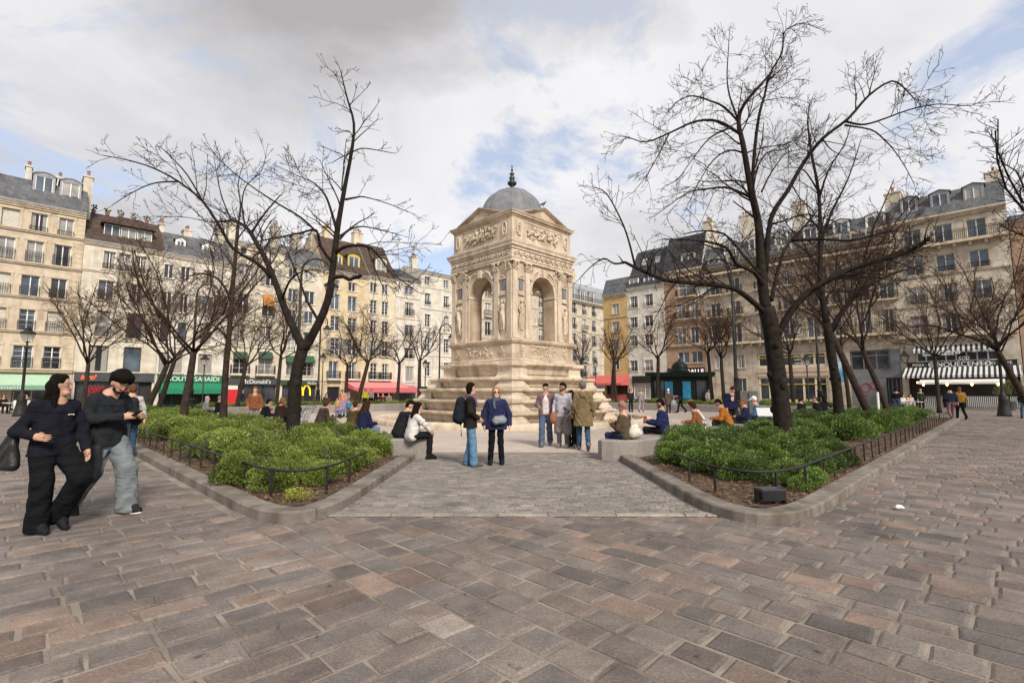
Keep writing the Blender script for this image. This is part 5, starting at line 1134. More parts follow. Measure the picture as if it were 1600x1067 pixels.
# ================================================================ trees
BARK = mat('bark', (.021, .016, .013), .9, .4, 7, bump=1.0, bscale=18, spec=.08); BARK2 = mat('brown_bark', (.040, .029, .022), .9, .35, 7, bump=1.0, bscale=18, spec=.08)
TWIG = mat('dark_twigs', (.028, .020, .017), .85, .2, 6, spec=.08); TWIGB = mat('brown_twigs', (.078, .046, .032), .85, .25, 6, jitter=.15, spec=.08)
TIP = [.0040]
def wander(rnd, p, d, L, n, wob, up):
    pts = [p.copy()]; d = d.normalized()
    for i in range(n):
        d = (d + Vector((rnd.gauss(0, wob), rnd.gauss(0, wob), rnd.gauss(0, wob) + up / n))).normalized(); p = p + d * (L / n); pts.append(p.copy())
    return pts
def sprout(b, rnd, pts, r0, r1, lvl, spec, sides):
    """children along a limb"""
    dens, ratio, wob, up = spec[lvl][:4]; L = sum((a - c).length for a, c in zip(pts[1:], pts[:-1])); n = max(1, int(L * dens * rnd.uniform(.8, 1.2)))
    for i in range(n):
        t = rnd.uniform(.22, 1.0) if lvl else rnd.uniform(.3, 1.0); k = t * (len(pts) - 1); j = min(int(k), len(pts) - 2); f = k - j; p = pts[j].lerp(pts[j + 1], f); d = (pts[j + 1] - pts[j]).normalized()
        s = d.orthogonal().normalized(); a = rnd.uniform(0, 2 * PI); s = s * math.cos(a) + d.cross(s) * math.sin(a); g = rnd.uniform(.5, 1.15); nd = (d * math.cos(g) + s * math.sin(g)); nd.z += up * .6
        r = (r0 + (r1 - r0) * t) * .55; l = min(L * ratio, spec[lvl + 1][4] if len(spec[lvl + 1]) > 4 else 9) * rnd.uniform(.55, 1.2) * (1.28 - .93 * t)
        limb(b, rnd, p, nd, l, max(r, TIP[0] * 1.35), lvl + 1, spec)
def limb(b, rnd, p, d, L, r, lvl, spec):
    ns = 5 if lvl <= 1 else (4 if lvl == 2 else 3); pts = wander(rnd, p, d, L, ns, spec[lvl][2], spec[lvl][3]); n = len(pts); rt = max(TIP[0], r * .35)
    b.tube(pts, [r + (rt - r) * i / (n - 1) for i in range(n)], 5 if lvl == 0 else (4 if lvl == 1 else 3), False)
    if lvl + 1 < len(spec): sprout(b, rnd, pts, r, rt, lvl, spec, 3)
def smooth_path(pts, k=3):
    out = []; P = [pts[0]] + list(pts) + [pts[-1]]
    for i in range(1, len(P) - 2):
        for j in range(k):
            t = j / k; a, b_, c, d = P[i - 1], P[i], P[i + 1], P[i + 2]
            out.append(.5 * ((2 * b_) + (c - a) * t + (2 * a - 5 * b_ + 4 * c - d) * t * t + (3 * b_ - a - 3 * c + d) * t ** 3))
    out.append(pts[-1]); return out
def big_tree(label, base, Y, trunk, limbs, seed, spec, bark, twig, z0=.05):
    """trunk and main limbs surveyed from the photograph; each limb gets its own course in depth"""
    rnd = random.Random(seed); o = ground(*base) * 1; bx = at(base[0], base[1], Y); org = Vector((bx.x, Y, 0)); root = empty('bare_tree', org, 0, label, 'tree')
    ppm = F / Y / .80; tb = MB(); tb.smooth = True; cb = MB(); placed = []
    def lay_(path, w0, w1, dy, first=False, cut=False):
        if first: y0 = 0
        else: q = min(placed, key=lambda e: (e[0] - path[0][0]) ** 2 + (e[1] - path[0][1]) ** 2); y0 = q[2]
        n = len(path); P = []
        for i, (x, y) in enumerate(path):
            yy = y0 + dy * (i / (n - 1)) ** 1.1; P.append(at(x, y, Y + yy) - org); placed.append((x, y, yy))
        for (x, y), (x2, y2), k in zip(path[:-1], path[1:], range(n)):
            ya = y0 + dy * (k / (n - 1)) ** 1.1; yb = y0 + dy * ((k + 1) / (n - 1)) ** 1.1
            for m_ in (.25, .5, .75): placed.append((x + (x2 - x) * m_, y + (y2 - y) * m_, ya + (yb - ya) * m_))
        if first: P[0].z = z0
        S = smooth_path(P); m = len(S); kk = [((w0 + (w1 - w0) * (i / (m - 1)) ** .8) / ppm / 2) * (1 + rnd.uniform(-.05, .05)) for i in range(m)]
        if first: kk[0] *= 1.35; kk[1] *= 1.12
        tb.tube(S, kk, 10 if w0 > 14 else 6, True); return S, kk
    S, kk = lay_(trunk[0], trunk[1], trunk[2], 0, True)
    for q in range(7):
        i = rnd.randrange(2, len(S) - 1); a = rnd.uniform(0, 6.3); tb.ell(S[i] + Vector((math.cos(a), math.sin(a), 0)) * kk[i] * .85, (kk[i] * .4, kk[i] * .4, kk[i] * .5), 7, 5)
    allS = []
    for path, w0, w1, dy in limbs:
        S, k2 = lay_(path, w0 * .8, max(w1 * .75, 1.1), dy); allS.append((S, k2))
    tb.build('trunk', [bark], root)
    for S, k2 in allS:
        if len(S) > 4: sprout(cb, rnd, S, k2[0] * .55, k2[-1] * .8, 0, spec, 4)
        e = (S[-1] - S[-2]).normalized()
        if k2[-1] < .03: limb(cb, rnd, S[-1], e, .35, k2[-1] * .9, 2, spec)
    cb.build('crown', [twig], root); return root
SPEC_BIG = [(3.4, .5, .10, .06), (4.6, .55, .14, .12, 1.6), (4.6, .6, .18, .14, .9), (9.0, .65, .2, .12, .45), (0, 0, .22, .1, .26)]
SPEC_BIG2 = [(4.2, .5, .10, .02), (5.2, .55, .14, .06, 1.6), (5.0, .6, .18, .08, .9), (8.5, .65, .2, .08, .45), (0, 0, .22, .1, .26)]
big_tree('tall bare dark tree with a forked trunk standing in the light green bushes', (458, 718), 11.4,
    ([(457, 718), (459, 640), (464, 580), (477, 532)], 27, 21), [
    ([(474, 545), (446, 485), (424, 425), (400, 378), (383, 354), (362, 345), (334, 348)], 22, 4, 1.6),
    ([(424, 434), (404, 413), (365, 389), (345, 357), (317, 315), (279, 284), (240, 263), (202, 251), (161, 243)], 12, 2, -1.8),
    ([(317, 315), (293, 274), (270, 248), (258, 236), (247, 228)], 5, 1.6, .8), ([(279, 284), (250, 285), (227, 291), (198, 306), (175, 321)], 4.5, 1.5, -.5),
    ([(392, 365), (414, 333), (428, 317), (438, 305)], 7, 3, .7), ([(362, 345), (348, 312), (340, 280), (334, 243)], 5, 1.5, .5), ([(383, 354), (378, 320), (385, 290), (408, 268), (416, 240)], 5, 1.5, 1.2),
    ([(474, 545), (490, 520), (512, 470), (522, 402), (528, 354), (539, 291), (549, 239), (553, 194), (542, 152), (532, 110)], 25, 2, -.8),
    ([(519, 410), (501, 385), (494, 360), (470, 364), (440, 370), (410, 376)], 9, 3, -1.2), ([(494, 362), (470, 340), (435, 319), (410, 303), (383, 284), (356, 262), (334, 239)], 6, 1.5, -1.6),
    ([(526, 360), (516, 325), (508, 305), (498, 293), (487, 284), (463, 274), (438, 262)], 8, 1.8, 1.6), ([(524, 395), (542, 385), (574, 385), (592, 400), (608, 423), (630, 440), (652, 456)], 10, 2, -1.4),
    ([(531, 374), (545, 360), (567, 354), (600, 361), (628, 368)], 6, 1.6, 1.0), ([(540, 312), (555, 309), (570, 308), (608, 319), (650, 336)], 6, 1.5, .9), ([(549, 239), (565, 232), (590, 235), (617, 240)], 4, 1.3, -.6), ([(549, 239), (535, 245), (518, 255)], 4, 1.5, .6), ([(551, 215), (545, 205), (528, 206)], 3, 1.3, .5),
    ([(517, 435), (535, 432), (546, 437), (556, 433), (564, 431)], 11, 8, -.5), ([(500, 505), (480, 470), (465, 430), (452, 400), (440, 372)], 9, 2, 1.9), ([(440, 470), (452, 440), (470, 425), (480, 424)], 7, 2, -1.5), ([(574, 386), (590, 430), (604, 460)], 4, 1.5, -.3)],
    5, SPEC_BIG, BARK, TWIG)
big_tree('biggest bare tree with a sawn low branch standing in the dark green bushes', (1224, 703), 12.7,
    ([(1226, 703), (1221, 640), (1214, 585), (1206, 520), (1197, 480)], 33, 30), [
    ([(1210, 532), (1238, 484), (1270, 452), (1330, 420), (1400, 400), (1432, 386), (1453, 371)], 19, 9, -1.2),
    ([(1196, 490), (1172, 468), (1141, 449), (1078, 442), (1037, 437), (997, 420), (977, 410)], 16, 6, -2.2), ([(992, 415), (982, 375), (970, 343), (948, 303), (929, 293)], 5, 2, -.6), ([(977, 410), (960, 412), (943, 404), (922, 418), (905, 436)], 5, 1.6, -.8),
    ([(1191, 445), (1178, 425), (1150, 412), (1136, 388), (1100, 377), (1062, 374), (1037, 374)], 12, 3, -1.6), ([(1188, 428), (1160, 397), (1132, 366), (1096, 361), (1068, 366)], 9, 3, 1.8), ([(1179, 312), (1155, 300), (1132, 293), (1100, 296), (1073, 302), (1028, 334)], 9, 2, -1.5),
    ([(1197, 485), (1191, 440), (1188, 385), (1184, 345), (1172, 289), (1161, 226), (1154, 190), (1163, 163), (1190, 131), (1202, 118)], 27, 5, .6),
    ([(1175, 295), (1179, 235), (1186, 181), (1195, 148), (1202, 118), (1222, 82), (1226, 50), (1253, 37), (1281, 46)], 10, 1.5, .9), ([(1155, 192), (1132, 168), (1110, 158), (1082, 150), (1060, 158), (1042, 176)], 7, 1.6, -1.3),
    ([(1157, 210), (1123, 190), (1087, 190), (1046, 208), (1010, 222), (985, 216), (965, 212)], 9, 1.6, -.8), ([(1152, 184), (1140, 150), (1136, 120), (1138, 80), (1140, 48)], 6, 1.5, .8), ([(1046, 208), (1030, 240), (1010, 275), (990, 300)], 4, 1.4, -.5), ([(1140, 200), (1110, 215), (1085, 245), (1060, 280)], 6, 1.5, -1.6), ([(1164, 240), (1140, 235), (1115, 250), (1092, 285), (1070, 330)], 6, 1.5, 1.6),
    ([(1196, 425), (1204, 343), (1231, 298), (1254, 257), (1285, 217), (1325, 186), (1357, 150), (1393, 127), (1415, 140), (1429, 156)], 14, 2, -1.3), ([(1322, 190), (1345, 195), (1370, 190), (1420, 172), (1465, 163), (1519, 165), (1548, 146)], 6, 1.5, -1.0), ([(1320, 196), (1361, 203), (1380, 217), (1397, 235), (1415, 262), (1429, 289)], 5, 1.4, .9),
    ([(1205, 470), (1214, 430), (1226, 390), (1246, 365), (1262, 348), (1290, 312)], 11, 3, 1.4), ([(1236, 376), (1285, 374), (1330, 376), (1370, 366), (1404, 360)], 8, 3, -1.4), ([(1208, 350), (1225, 345), (1260, 335), (1300, 345), (1340, 362)], 6, 2, 2.0), ([(1238, 290), (1250, 310), (1270, 330), (1280, 350)], 4, 1.5, -.6), ([(1190, 300), (1205, 270), (1228, 240), (1250, 235)], 5, 1.5, 1.8), ([(1172, 289), (1196, 240), (1230, 232), (1262, 200)], 5, 1.5, 1.5), ([(1192, 410), (1170, 420), (1135, 410), (1110, 385), (1090, 383)], 5, 1.5, 2.0), ([(1357, 150), (1365, 120), (1372, 100)], 3, 1.2, .3), ([(1285, 217), (1300, 235), (1330, 250)], 4, 1.4, .6)],
    8, SPEC_BIG2, BARK, TWIG)
SPEC_MID = [(3.4, .5, .11, .08), (4.4, .5, .15, .1, 1.6), (4.6, .55, .2, .12, .9), (0, 0, .22, .12, .45)]
big_tree('tall bare tree leaning over the dark bushes just behind the biggest tree', (1312, 668), 16.6,
    ([(1312, 668), (1308, 610), (1300, 560), (1292, 505)], 19, 15), [
    ([(1292, 508), (1282, 440), (1282, 380), (1279, 300), (1268, 240), (1262, 190), (1266, 160)], 17, 2, 1.2), ([(1295, 520), (1318, 482), (1345, 455), (1390, 430), (1430, 418)], 11, 3, -1.0), ([(1282, 420), (1262, 395), (1240, 380), (1215, 372)], 7, 2, 1.2), ([(1282, 380), (1300, 330), (1325, 280), (1345, 220)], 9, 2, .8), ([(1280, 310), (1295, 265), (1320, 225), (1330, 190)], 6, 1.5, -.9),
    ([(1284, 450), (1310, 420), (1345, 400), (1380, 396)], 7, 2, 1.2), ([(1279, 300), (1260, 270), (1245, 262), (1225, 262)], 5, 1.5, -1), ([(1283, 470), (1265, 440), (1250, 430), (1235, 440)], 6, 2, -1.2)],
    15, SPEC_MID, BARK, TWIG)
big_tree('slim straight bare tree rising from the light green bushes beside the forked tree', (348, 675), 15.6,
    ([(348, 675), (352, 590), (358, 520), (362, 470), (367, 410), (372, 350)], 14, 6), [
    ([(362, 470), (345, 440), (322, 428), (300, 430), (285, 440)], 8, 2, -1.2), ([(363, 460), (382, 440), (392, 420), (398, 395)], 6, 2, 1), ([(366, 420), (350, 395), (335, 380), (312, 372)], 6, 2, 1.1), ([(372, 352), (376, 320), (372, 290), (378, 262)], 6, 1.5, .3), ([(370, 375), (390, 350), (410, 340)], 5, 1.5, -.8), ([(356, 530), (340, 512), (318, 505), (300, 515)], 7, 2, -.9), ([(358, 520), (375, 498), (395, 480)], 6, 2, .9)],
    16, SPEC_MID, BARK2, TWIGB)
TIP[0] = .0052
def pollard(label, x, yb, Y, lean, fork, rtrunk, crown, seed, group=None, nl=6, spec=None, bark=None, twig=None, zb=.0, up=.25):
    """street tree: short trunk, arching limbs, dense fine brown twigs"""
    rnd = random.Random(seed); p = at(x, yb, Y); rtrunk *= .8; root = empty('bare_tree', (p.x, Y, zb), 0, label, 'tree', group); tb = MB(); tb.smooth = True; cb = MB()
    spec = spec or SPEC_P; top = Vector((lean[0], lean[1], fork)); S = smooth_path([Vector((0, 0, 0)), top * .35 + Vector((rnd.uniform(-.06, .06), 0, 0)), top * .75, top]); n = len(S)
    tb.tube(S, [rtrunk * (1.35 if i == 0 else 1.1 - .35 * i / n) for i in range(n)], 9)
    for i in range(nl):
        a = 2 * PI * (i + rnd.uniform(-.3, .3)) / nl; el = rnd.uniform(.55, 1.2); L = crown * rnd.uniform(.75, 1.2); d = Vector((math.cos(a) * math.cos(el), math.sin(a) * math.cos(el), math.sin(el))); st = S[-1 - rnd.choice([0, 0, 1])]
        pts = wander(rnd, st, d, L, 7, .2, up); r = rtrunk * rnd.uniform(.3, .46); m = len(pts); rr = [r + (.018 - r) * (k / (m - 1)) ** .8 for k in range(m)]; tb.tube(pts, rr, 6); sprout(cb, rnd, pts, r * .6, .02, 0, spec, 4)
        if L > 1.5:
            q = pts[2]; d2 = (d + Vector((rnd.gauss(0, .5), rnd.gauss(0, .5), .6))).normalized(); p2 = wander(rnd, q, d2, L * .8, 5, .2, up); tb.tube(p2, [r * .6 + (.015 - r * .6) * k / 5 for k in range(6)], 5); sprout(cb, rnd, p2, r * .4, .018, 0, spec, 4)
    tb.build('trunk', [bark or BARK2], root); cb.build('crown', [twig or TWIGB], root); return root
SPEC_P = [(4.0, .55, .12, -.03), (5.0, .5, .17, .0, 1.9), (4.8, .55, .2, .05, .8), (0, 0, .22, .06, .42)]
SPEC_F = [(4.0, .5, .12, -.02), (6.0, .5, .17, .03, 1.3), (0, 0, .2, .05, .65)]
# trees of the left promenade
pollard('bare brown tree with a split trunk behind the slim straight tree', 287, 650, 19.5, (.1, .2), 3.1, .175, 5.4, 31, up=.6)
pollard('bare leaning tree with mossy trunk above the far end of the light bushes', 224, 640, 24.5, (.9, .2), 2.9, .18, 5.9, 32, up=.5)
pollard('bare tree next to the mossy leaning tree by the grey house wall', 243, 640, 28.0, (.7, .3), 3.4, .17, 5.9, 33, up=.5)
pollard('bare street tree behind the walking couple before the black shopfront', 129, 646, 33.0, (.1, 0), 3.4, .17, 5.4, 34, nl=7, up=.45)
# beyond the plaza, before the row of houses
FAR = 'bare street trees beyond the fountain'
for x, Y, lean, fork, rt, cr, sd, lab in ((369, 32.0, (.5, 0), 3.3, .22, 3.6, 41, 'bare tree before the dark grey shopfront with white lettering'), (431, 33.5, (.2, 0), 3.9, .2, 3.6, 42, 'bare tree just behind the fork of the tall dark tree'), (541, 40, (0, 0), 3.6, .2, 2.8, 43, 'small round bare tree before the arched door of the yellow house'), (556, 39.5, (.9, 0), 3.9, .27, 3.6, 44, 'leaning bare tree before the pink awning'), (621, 41, (.1, 0), 3.8, .22, 3.2, 45, 'bare tree at the end of the pink awning'), (653, 41, (.1, 0), 4.0, .25, 3.6, 46, 'bare tree with rising limbs before the plain white corner house'),
    (909, 47, (0, 0), 4.5, .24, 2.6, 47, 'dense bare tree directly behind the fountain before the pale apartment block'), (955, 46, (.3, 0), 4.0, .26, 3.4, 48, 'bare tree before the red cafe front'), (964, 44, (-.2, 0), 4.6, .18, 2.6, 49, 'thin bare tree close behind the tree before the red cafe'), (1027, 42, (.2, 0), 4.4, .26, 3.8, 50, 'bare tree before the white house with two dormers'), (1115, 39, (-.3, 0), 4.6, .22, 3.2, 51, 'bare tree standing beside the green kiosk'), (1130, 38, (.0, 0), 4.0, .22, 3.2, 52, 'mossy bare tree before the stone apartment block entrance'), (1240, 35, (-.1, 0), 4.4, .22, 3.2, 53, 'bare tree before the glazed two storey shopfront'), (1327, 33, (-.3, 0), 4.5, .2, 3.0, 54, 'thin reddish bare tree before the blue poster')):
    pollard(lab, x, 630, Y, lean, fork, rt * .8, cr * 1.15, sd, None, 6, SPEC_F if Y > 40 else SPEC_P, up=.45)
pollard('bare tree leaning towards the biggest tree in the dark bushes', 1366, 650, 20.8, (-1.3, .4), 4.0, .185, 6.0, 61, nl=7, up=.45)
pollard('bare dark tree behind the dark bushes before the grey glass shop', 1392, 648, 24.5, (-1.0, .3), 3.8, .175, 6.2, 62, nl=7, up=.45)
pollard('slim bare tree standing before the striped restaurant awning', 1468, 645, 35.0, (.0, .0), 4.2, .16, 5.6, 63, nl=8, up=.4)
pollard('bare tree leaning in over the street at the lamp post by the restaurant', 1622, 660, 25.0, (-1.7, .0), 3.6, .19, 5.4, 64, nl=9, up=.3)
pollard('tall bare tree overhanging the street from beyond the frame', 1835, 720, 13.5, (-.5, 0), 4.4, .2, 5.8, 66, nl=8, spec=SPEC_MID, bark=BARK, twig=TWIG)
# ================================================================ people: smooth implicit bodies meshed with surface nets
def snet(fn, lo, hi, h):
    lo = np.array(lo); n = np.ceil((np.array(hi) - lo) / h).astype(int) + 1
    g = np.stack(np.meshgrid(*[lo[i] + np.arange(n[i]) * h for i in range(3)], indexing='ij'), -1); V = fn(g.reshape(-1, 3)).reshape(n)
    ins = V < 0; nx, ny, nz = n - 1; cnt = np.zeros((nx, ny, nz), int); acc = np.zeros((nx, ny, nz, 3)); num = np.zeros((nx, ny, nz))
    C = [(i, j, k) for i in (0, 1) for j in (0, 1) for k in (0, 1)]; sl = lambda A, c: A[c[0]:c[0] + nx, c[1]:c[1] + ny, c[2]:c[2] + nz]
    for a in C:
        for ax in range(3):
            if a[ax]: continue
            b = list(a); b[ax] = 1; va, vb = sl(V, a), sl(V, b); m = (va < 0) != (vb < 0); t = np.where(m, va / np.where(m, va - vb, 1), 0)
            for q in range(3): acc[..., q] += m * (a[q] + (t if q == ax else 0))
            num += m
    M_ = num > 0; idx = -np.ones((nx, ny, nz), int); idx[M_] = np.arange(M_.sum()); pos = acc[M_] / num[M_][:, None]; ijk = np.argwhere(M_); P = lo + (ijk + pos) * h; F_ = []
    for ax in range(3):
        s0 = [slice(None)] * 3; s1 = [slice(None)] * 3; s0[ax] = slice(0, -1); s1[ax] = slice(1, None); a_, b_ = ins[tuple(s0)], ins[tuple(s1)]; E_ = np.argwhere(a_ != b_)
        o1, o2 = [(1, 2), (2, 0), (0, 1)][ax]; ok = (E_[:, o1] > 0) & (E_[:, o2] > 0) & (E_[:, o1] < n[o1] - 1) & (E_[:, o2] < n[o2] - 1); E_ = E_[ok]
        if not len(E_): continue
        def cell(d1, d2): q = E_.copy(); q[:, o1] -= d1; q[:, o2] -= d2; return idx[q[:, 0], q[:, 1], q[:, 2]]
        Q = np.stack([cell(1, 1), cell(0, 1), cell(0, 0), cell(1, 0)], 1); fl = ~a_[E_[:, 0], E_[:, 1], E_[:, 2]]; Q[fl] = Q[fl][:, ::-1]; F_.append(Q)
    return P, (np.concatenate(F_) if F_ else np.zeros((0, 4), int))
def capd(X, a, b, ra, rb):
    a = np.array(a, float); b = np.array(b, float); ab = b - a; t = np.clip(((X - a) @ ab) / max(ab @ ab, 1e-9), 0, 1)
    return np.linalg.norm(X - a - t[:, None] * ab, axis=1) - (ra + (rb - ra) * t)
def blob(prims, h, k=.012, fold=0.0, floor=None, seed=0, smooth=2):
    P = np.array([p for c in prims for p in (c[0], c[1])]); r = max(max(c[2], c[3]) for c in prims) + .03; rs = np.random.RandomState(seed); ph = rs.rand(6) * 6
    def fn(X):
        s = np.zeros(len(X))
        for c in prims: s += np.exp(np.clip(-capd(X, *c[:4]) / k, -60, 60))
        d = -k * np.log(s + 1e-30)
        if fold: d = d + fold * (np.sin(X[:, 2] * 34 + 9 * np.sin(X[:, 0] * 7 + ph[0]) + 6 * np.sin(X[:, 1] * 9 + ph[1])) * (.5 + .5 * np.sin(X[:, 2] * 8 + ph[2] + X[:, 0] * 11)) + .6 * np.sin(X[:, 0] * 45 + X[:, 2] * 18 + ph[3]) * np.sin(X[:, 2] * 13 + ph[4]))
        if floor is not None: d = np.maximum(d, floor - X[:, 2])
        return d
    P_, Q = snet(fn, P.min(0) - r, P.max(0) + r, h); return P_, Q
def part(name, prims, m, parent, h, k=.02, fold=0.0, floor=None, seed=0, extra=None):
    P, Q = blob(prims, h, k, fold, floor, seed); me = bpy.data.meshes.new(name); v = P.tolist(); f = Q.tolist(); n0 = len(f)
    if extra is not None:
        o = len(v); v += [tuple(p) for p in extra.v]; f += [[i + o for i in q] for q in extra.f]
    me.from_pydata(v, [], f); me.polygons.foreach_set('use_smooth', [True] * len(f)); me.materials.append(m); me.update(); return link(name, me, parent)
CL = {}
def cloth(c, rough=.9, var=.18):
    """woven cloth: tonal wear, fine weave and soft creases in the bump"""
    k = (c, rough)
    if k not in CL:
        m = mat('cloth', c, rough, var, 7, bump=.25, bscale=160, spec=.08); nt = m.node_tree; b = nt.nodes['Principled BSDF']; N = lambda t, **q: newnode(nt, t, q); L = nt.links.new
        tc = N('ShaderNodeTexCoord'); mp = N('ShaderNodeMapping'); mp.inputs['Scale'].default_value = (1, 1, 1.9); mp.inputs['Rotation'].default_value = (.5, .3, 0); L(tc.outputs['Object'], mp.inputs['Vector'])
        n = N('ShaderNodeTexNoise'); n.inputs['Scale'].default_value = 6; n.inputs['Detail'].default_value = 2; n.inputs['Distortion'].default_value = .6; L(mp.outputs[0], n.inputs['Vector'])
        ab = n
        bp = N('ShaderNodeBump'); bp.inputs['Strength'].default_value = .7; bp.inputs['Distance'].default_value = .05; L(ab.outputs[0], bp.inputs['Height'])
        old = b.inputs['Normal'].links[0].from_node; L(bp.outputs['Normal'], old.inputs['Normal']); CL[k] = m
    return CL[k]
def hairm(c):
    c = tuple(c); k = ('hair', c)
    if k not in CL: CL[k] = mat('hair', c, .7, .4, 40, bump=.8, bscale=70, spec=.05)
    return CL[k]
A = lambda *p: np.array(p, float)
def J_stand():
    return dict(head=A(0, .02, 1.60), neck=A(0, 0, 1.46), chest=A(0, 0, 1.27), pel=A(0, 0, .95), sh=[A(.165, -.01, 1.375), A(-.165, -.01, 1.375)], el=[A(.24, -.03, 1.12), A(-.24, -.03, 1.12)], wr=[A(.25, .08, .87), A(-.25, .08, .87)], hip=[A(.09, 0, .92), A(-.09, 0, .92)], kn=[A(.10, .02, .5), A(-.10, .02, .5)], an=[A(.11, -.02, .085), A(-.11, -.02, .085)], fd=A(0, 1, 0), hd=[None, None], toe=[A(0, 1, 0), A(0, 1, 0)], hp=[.25, .25])
def J_walk(s=1, amp=1.0):
    J = J_stand(); a, b = (0, 1) if s > 0 else (1, 0)
    J['kn'][a] = A(J['kn'][a][0], .17 * amp, .51); J['an'][a] = A(J['an'][a][0], .24 * amp, .09); J['kn'][b] = A(J['kn'][b][0], .02, .49); J['an'][b] = A(J['an'][b][0], -.30 * amp, .17); J['toe'][b] = A(0, .8, -.6)
    J['wr'][a] = A(J['wr'][a][0], -.1, .88); J['wr'][b] = A(J['wr'][b][0], .2, .9); return J
def J_sit(lean=.18, seat=.46):
    J = J_stand(); z = seat + .10; dz = z - .95
    J['pel'] = A(0, 0, z); J['hip'] = [A(.10, .02, z - .01), A(-.10, .02, z - .01)]; J['kn'] = [A(.12, .42, z), A(-.12, .42, z)]; J['an'] = [A(.12, .40, .085), A(-.12, .40, .085)]
    s, c = math.sin(lean), math.cos(lean)
    def rot(p): q = p + A(0, 0, dz) - J['pel']; return J['pel'] + A(q[0], q[1] * c + q[2] * s, q[2] * c - q[1] * s)
    for k in ('head', 'neck', 'chest'): J[k] = rot(J[k])
    for k in ('sh', 'el', 'wr'): J[k] = [rot(p) for p in J[k]]
    J['el'] = [J['sh'][i] + A(.06 * (1 - 2 * i), .06, -.27) for i in (0, 1)]; J['wr'] = [J['el'][i] + A(-.08 * (1 - 2 * i), .22, .0) for i in (0, 1)]; return J
def setj(J, **k):
    for a, v in k.items():
        if a[-1] in '01' and a[:-1] in J: J[a[:-1]][int(a[-1])] = A(*v)
        else: J[a] = A(*v) if isinstance(v, tuple) else v
    return J
def nrm(v): return v / (np.linalg.norm(v) + 1e-9)
NP = [0]
def person(label, pos, facing, J, ht=1.72, top=None, legs=None, shoes=(.03, .03, .03), hair=('short', (.02, .015, .012)), skin='skin', h=.014, hem=.0, flare=1.0, bulk=1.0, coat=None, tw=1.0, group=None, face=True, beard=None, glasses=False, hood=False, scarf=None, under=None, cat='person', sleeves=True):
    NP[0] += 1; sd = NP[0]; s = ht / 1.72; rz = math.atan2(-facing[0], facing[1]); root = empty('person', (pos[0], pos[1], pos[2] if len(pos) > 2 else 0), rz, label, cat, group); root.scale = (s, s, s)
    hz = h / s; hem = hem if J['kn'][0][2] < J['pel'][2] - .15 else 0.0; fd = nrm(J['fd']); up = nrm(J['head'] - J['neck'] + A(0, 0, .25)); up = nrm(up - fd * (up @ fd)); si = np.cross(fd, up); c = J['head']
    sk = M[skin]; sa = nrm(J['sh'][0] - J['sh'][1]); w = np.linalg.norm(J['sh'][0] - J['sh'][1]) / 2
    # --- body: one continuous skin with head, arms, hands, torso and legs
    pr = [(c + up * .035 - fd * .008, c + up * .02 - fd * .03, .080, .080), (c + fd * .030 - up * .015, c + fd * .042 - up * .075, .054, .034), (c - up * .09 - fd * .02, J['neck'] - A(0, 0, .02), .046, .052), (J['neck'] - A(0, 0, .04), J['pel'], .09, .11), (J['sh'][0], J['sh'][1], .06, .06)]
    if face: pr += [(c + si * q * .070 - fd * .012 + up * .004, c + si * q * .076 - fd * .018 - up * .024, .014, .010) for q in (1, -1)] + [(c + fd * .055 + si * .02 - up * .082, c + fd * .055 - si * .02 - up * .082, .022, .022)]
    hd_ = pr[:3] + pr[5:]
    def surf(o, d):
        """point where the head's skin lies along d from o"""
        a_, b_ = 0.0, .2
        for _ in range(14):
            m_ = (a_ + b_) / 2; X = (o + d * m_)[None]; v = -.014 * math.log(sum(math.exp(-max(-.8, float(capd(X, *q_[:4])[0])) / .014) for q_ in hd_) + 1e-30)
            a_, b_ = (m_, b_) if v < 0 else (a_, m_)
        return o + d * a_
    ex = MB()
    for i in (0, 1):
        q = 1 - 2 * i; pr += [(J['sh'][i], J['el'][i], .045, .038), (J['el'][i], J['wr'][i], .037, .026), (J['hip'][i], J['kn'][i], .075, .055), (J['kn'][i], J['an'][i], .05, .036), (J['an'][i], J['an'][i] + nrm(J['toe'][i]) * .10, .032, .024)]
        d = nrm(J['wr'][i] - J['el'][i]) if J['hd'][i] is None else nrm(J['hd'][i]); pn = A(-q, 0, 0) - d * (A(-q, 0, 0) @ d)
        if np.linalg.norm(pn) < .3: pn = A(0, 0, -1) - d * (A(0, 0, -1) @ d)
        pn = nrm(pn); th = np.cross(d, pn) * (1 if q > 0 else -1); W_ = J['wr'][i]
        if th @ A(0, 1, .3) < 0: th = -th
        pr += [(W_ + d * .01 + th * k2, W_ + d * .075 + th * k2 * 1.4, .018, .016) for k2 in (-.015, .015)]
        cu = J['hp'][i]
        for fi, (o, l) in enumerate(((.030, .068), (.010, .077), (-.010, .072), (-.029, .056))):
            b0 = W_ + d * .078 + th * o; d1 = nrm(d + pn * cu); d2 = nrm(d + pn * (cu * 2.6)); ex.tube([b0 - d * .02, b0 + d1 * l * .45, b0 + d1 * l * .45 + d2 * l * .3, b0 + d1 * l * .45 + d2 * l * .3 + nrm(d2 + pn * cu) * l * .25], [.0095, .0085, .008, .006], 6)
        b0 = W_ + d * .02 + th * .026; d1 = nrm(d * .7 + th * .7 + pn * .3); ex.tube([b0 - d1 * .015, b0 + d1 * .03, b0 + nrm(d + th * .3 + pn * .3) * .055], [.012, .010, .007], 6)
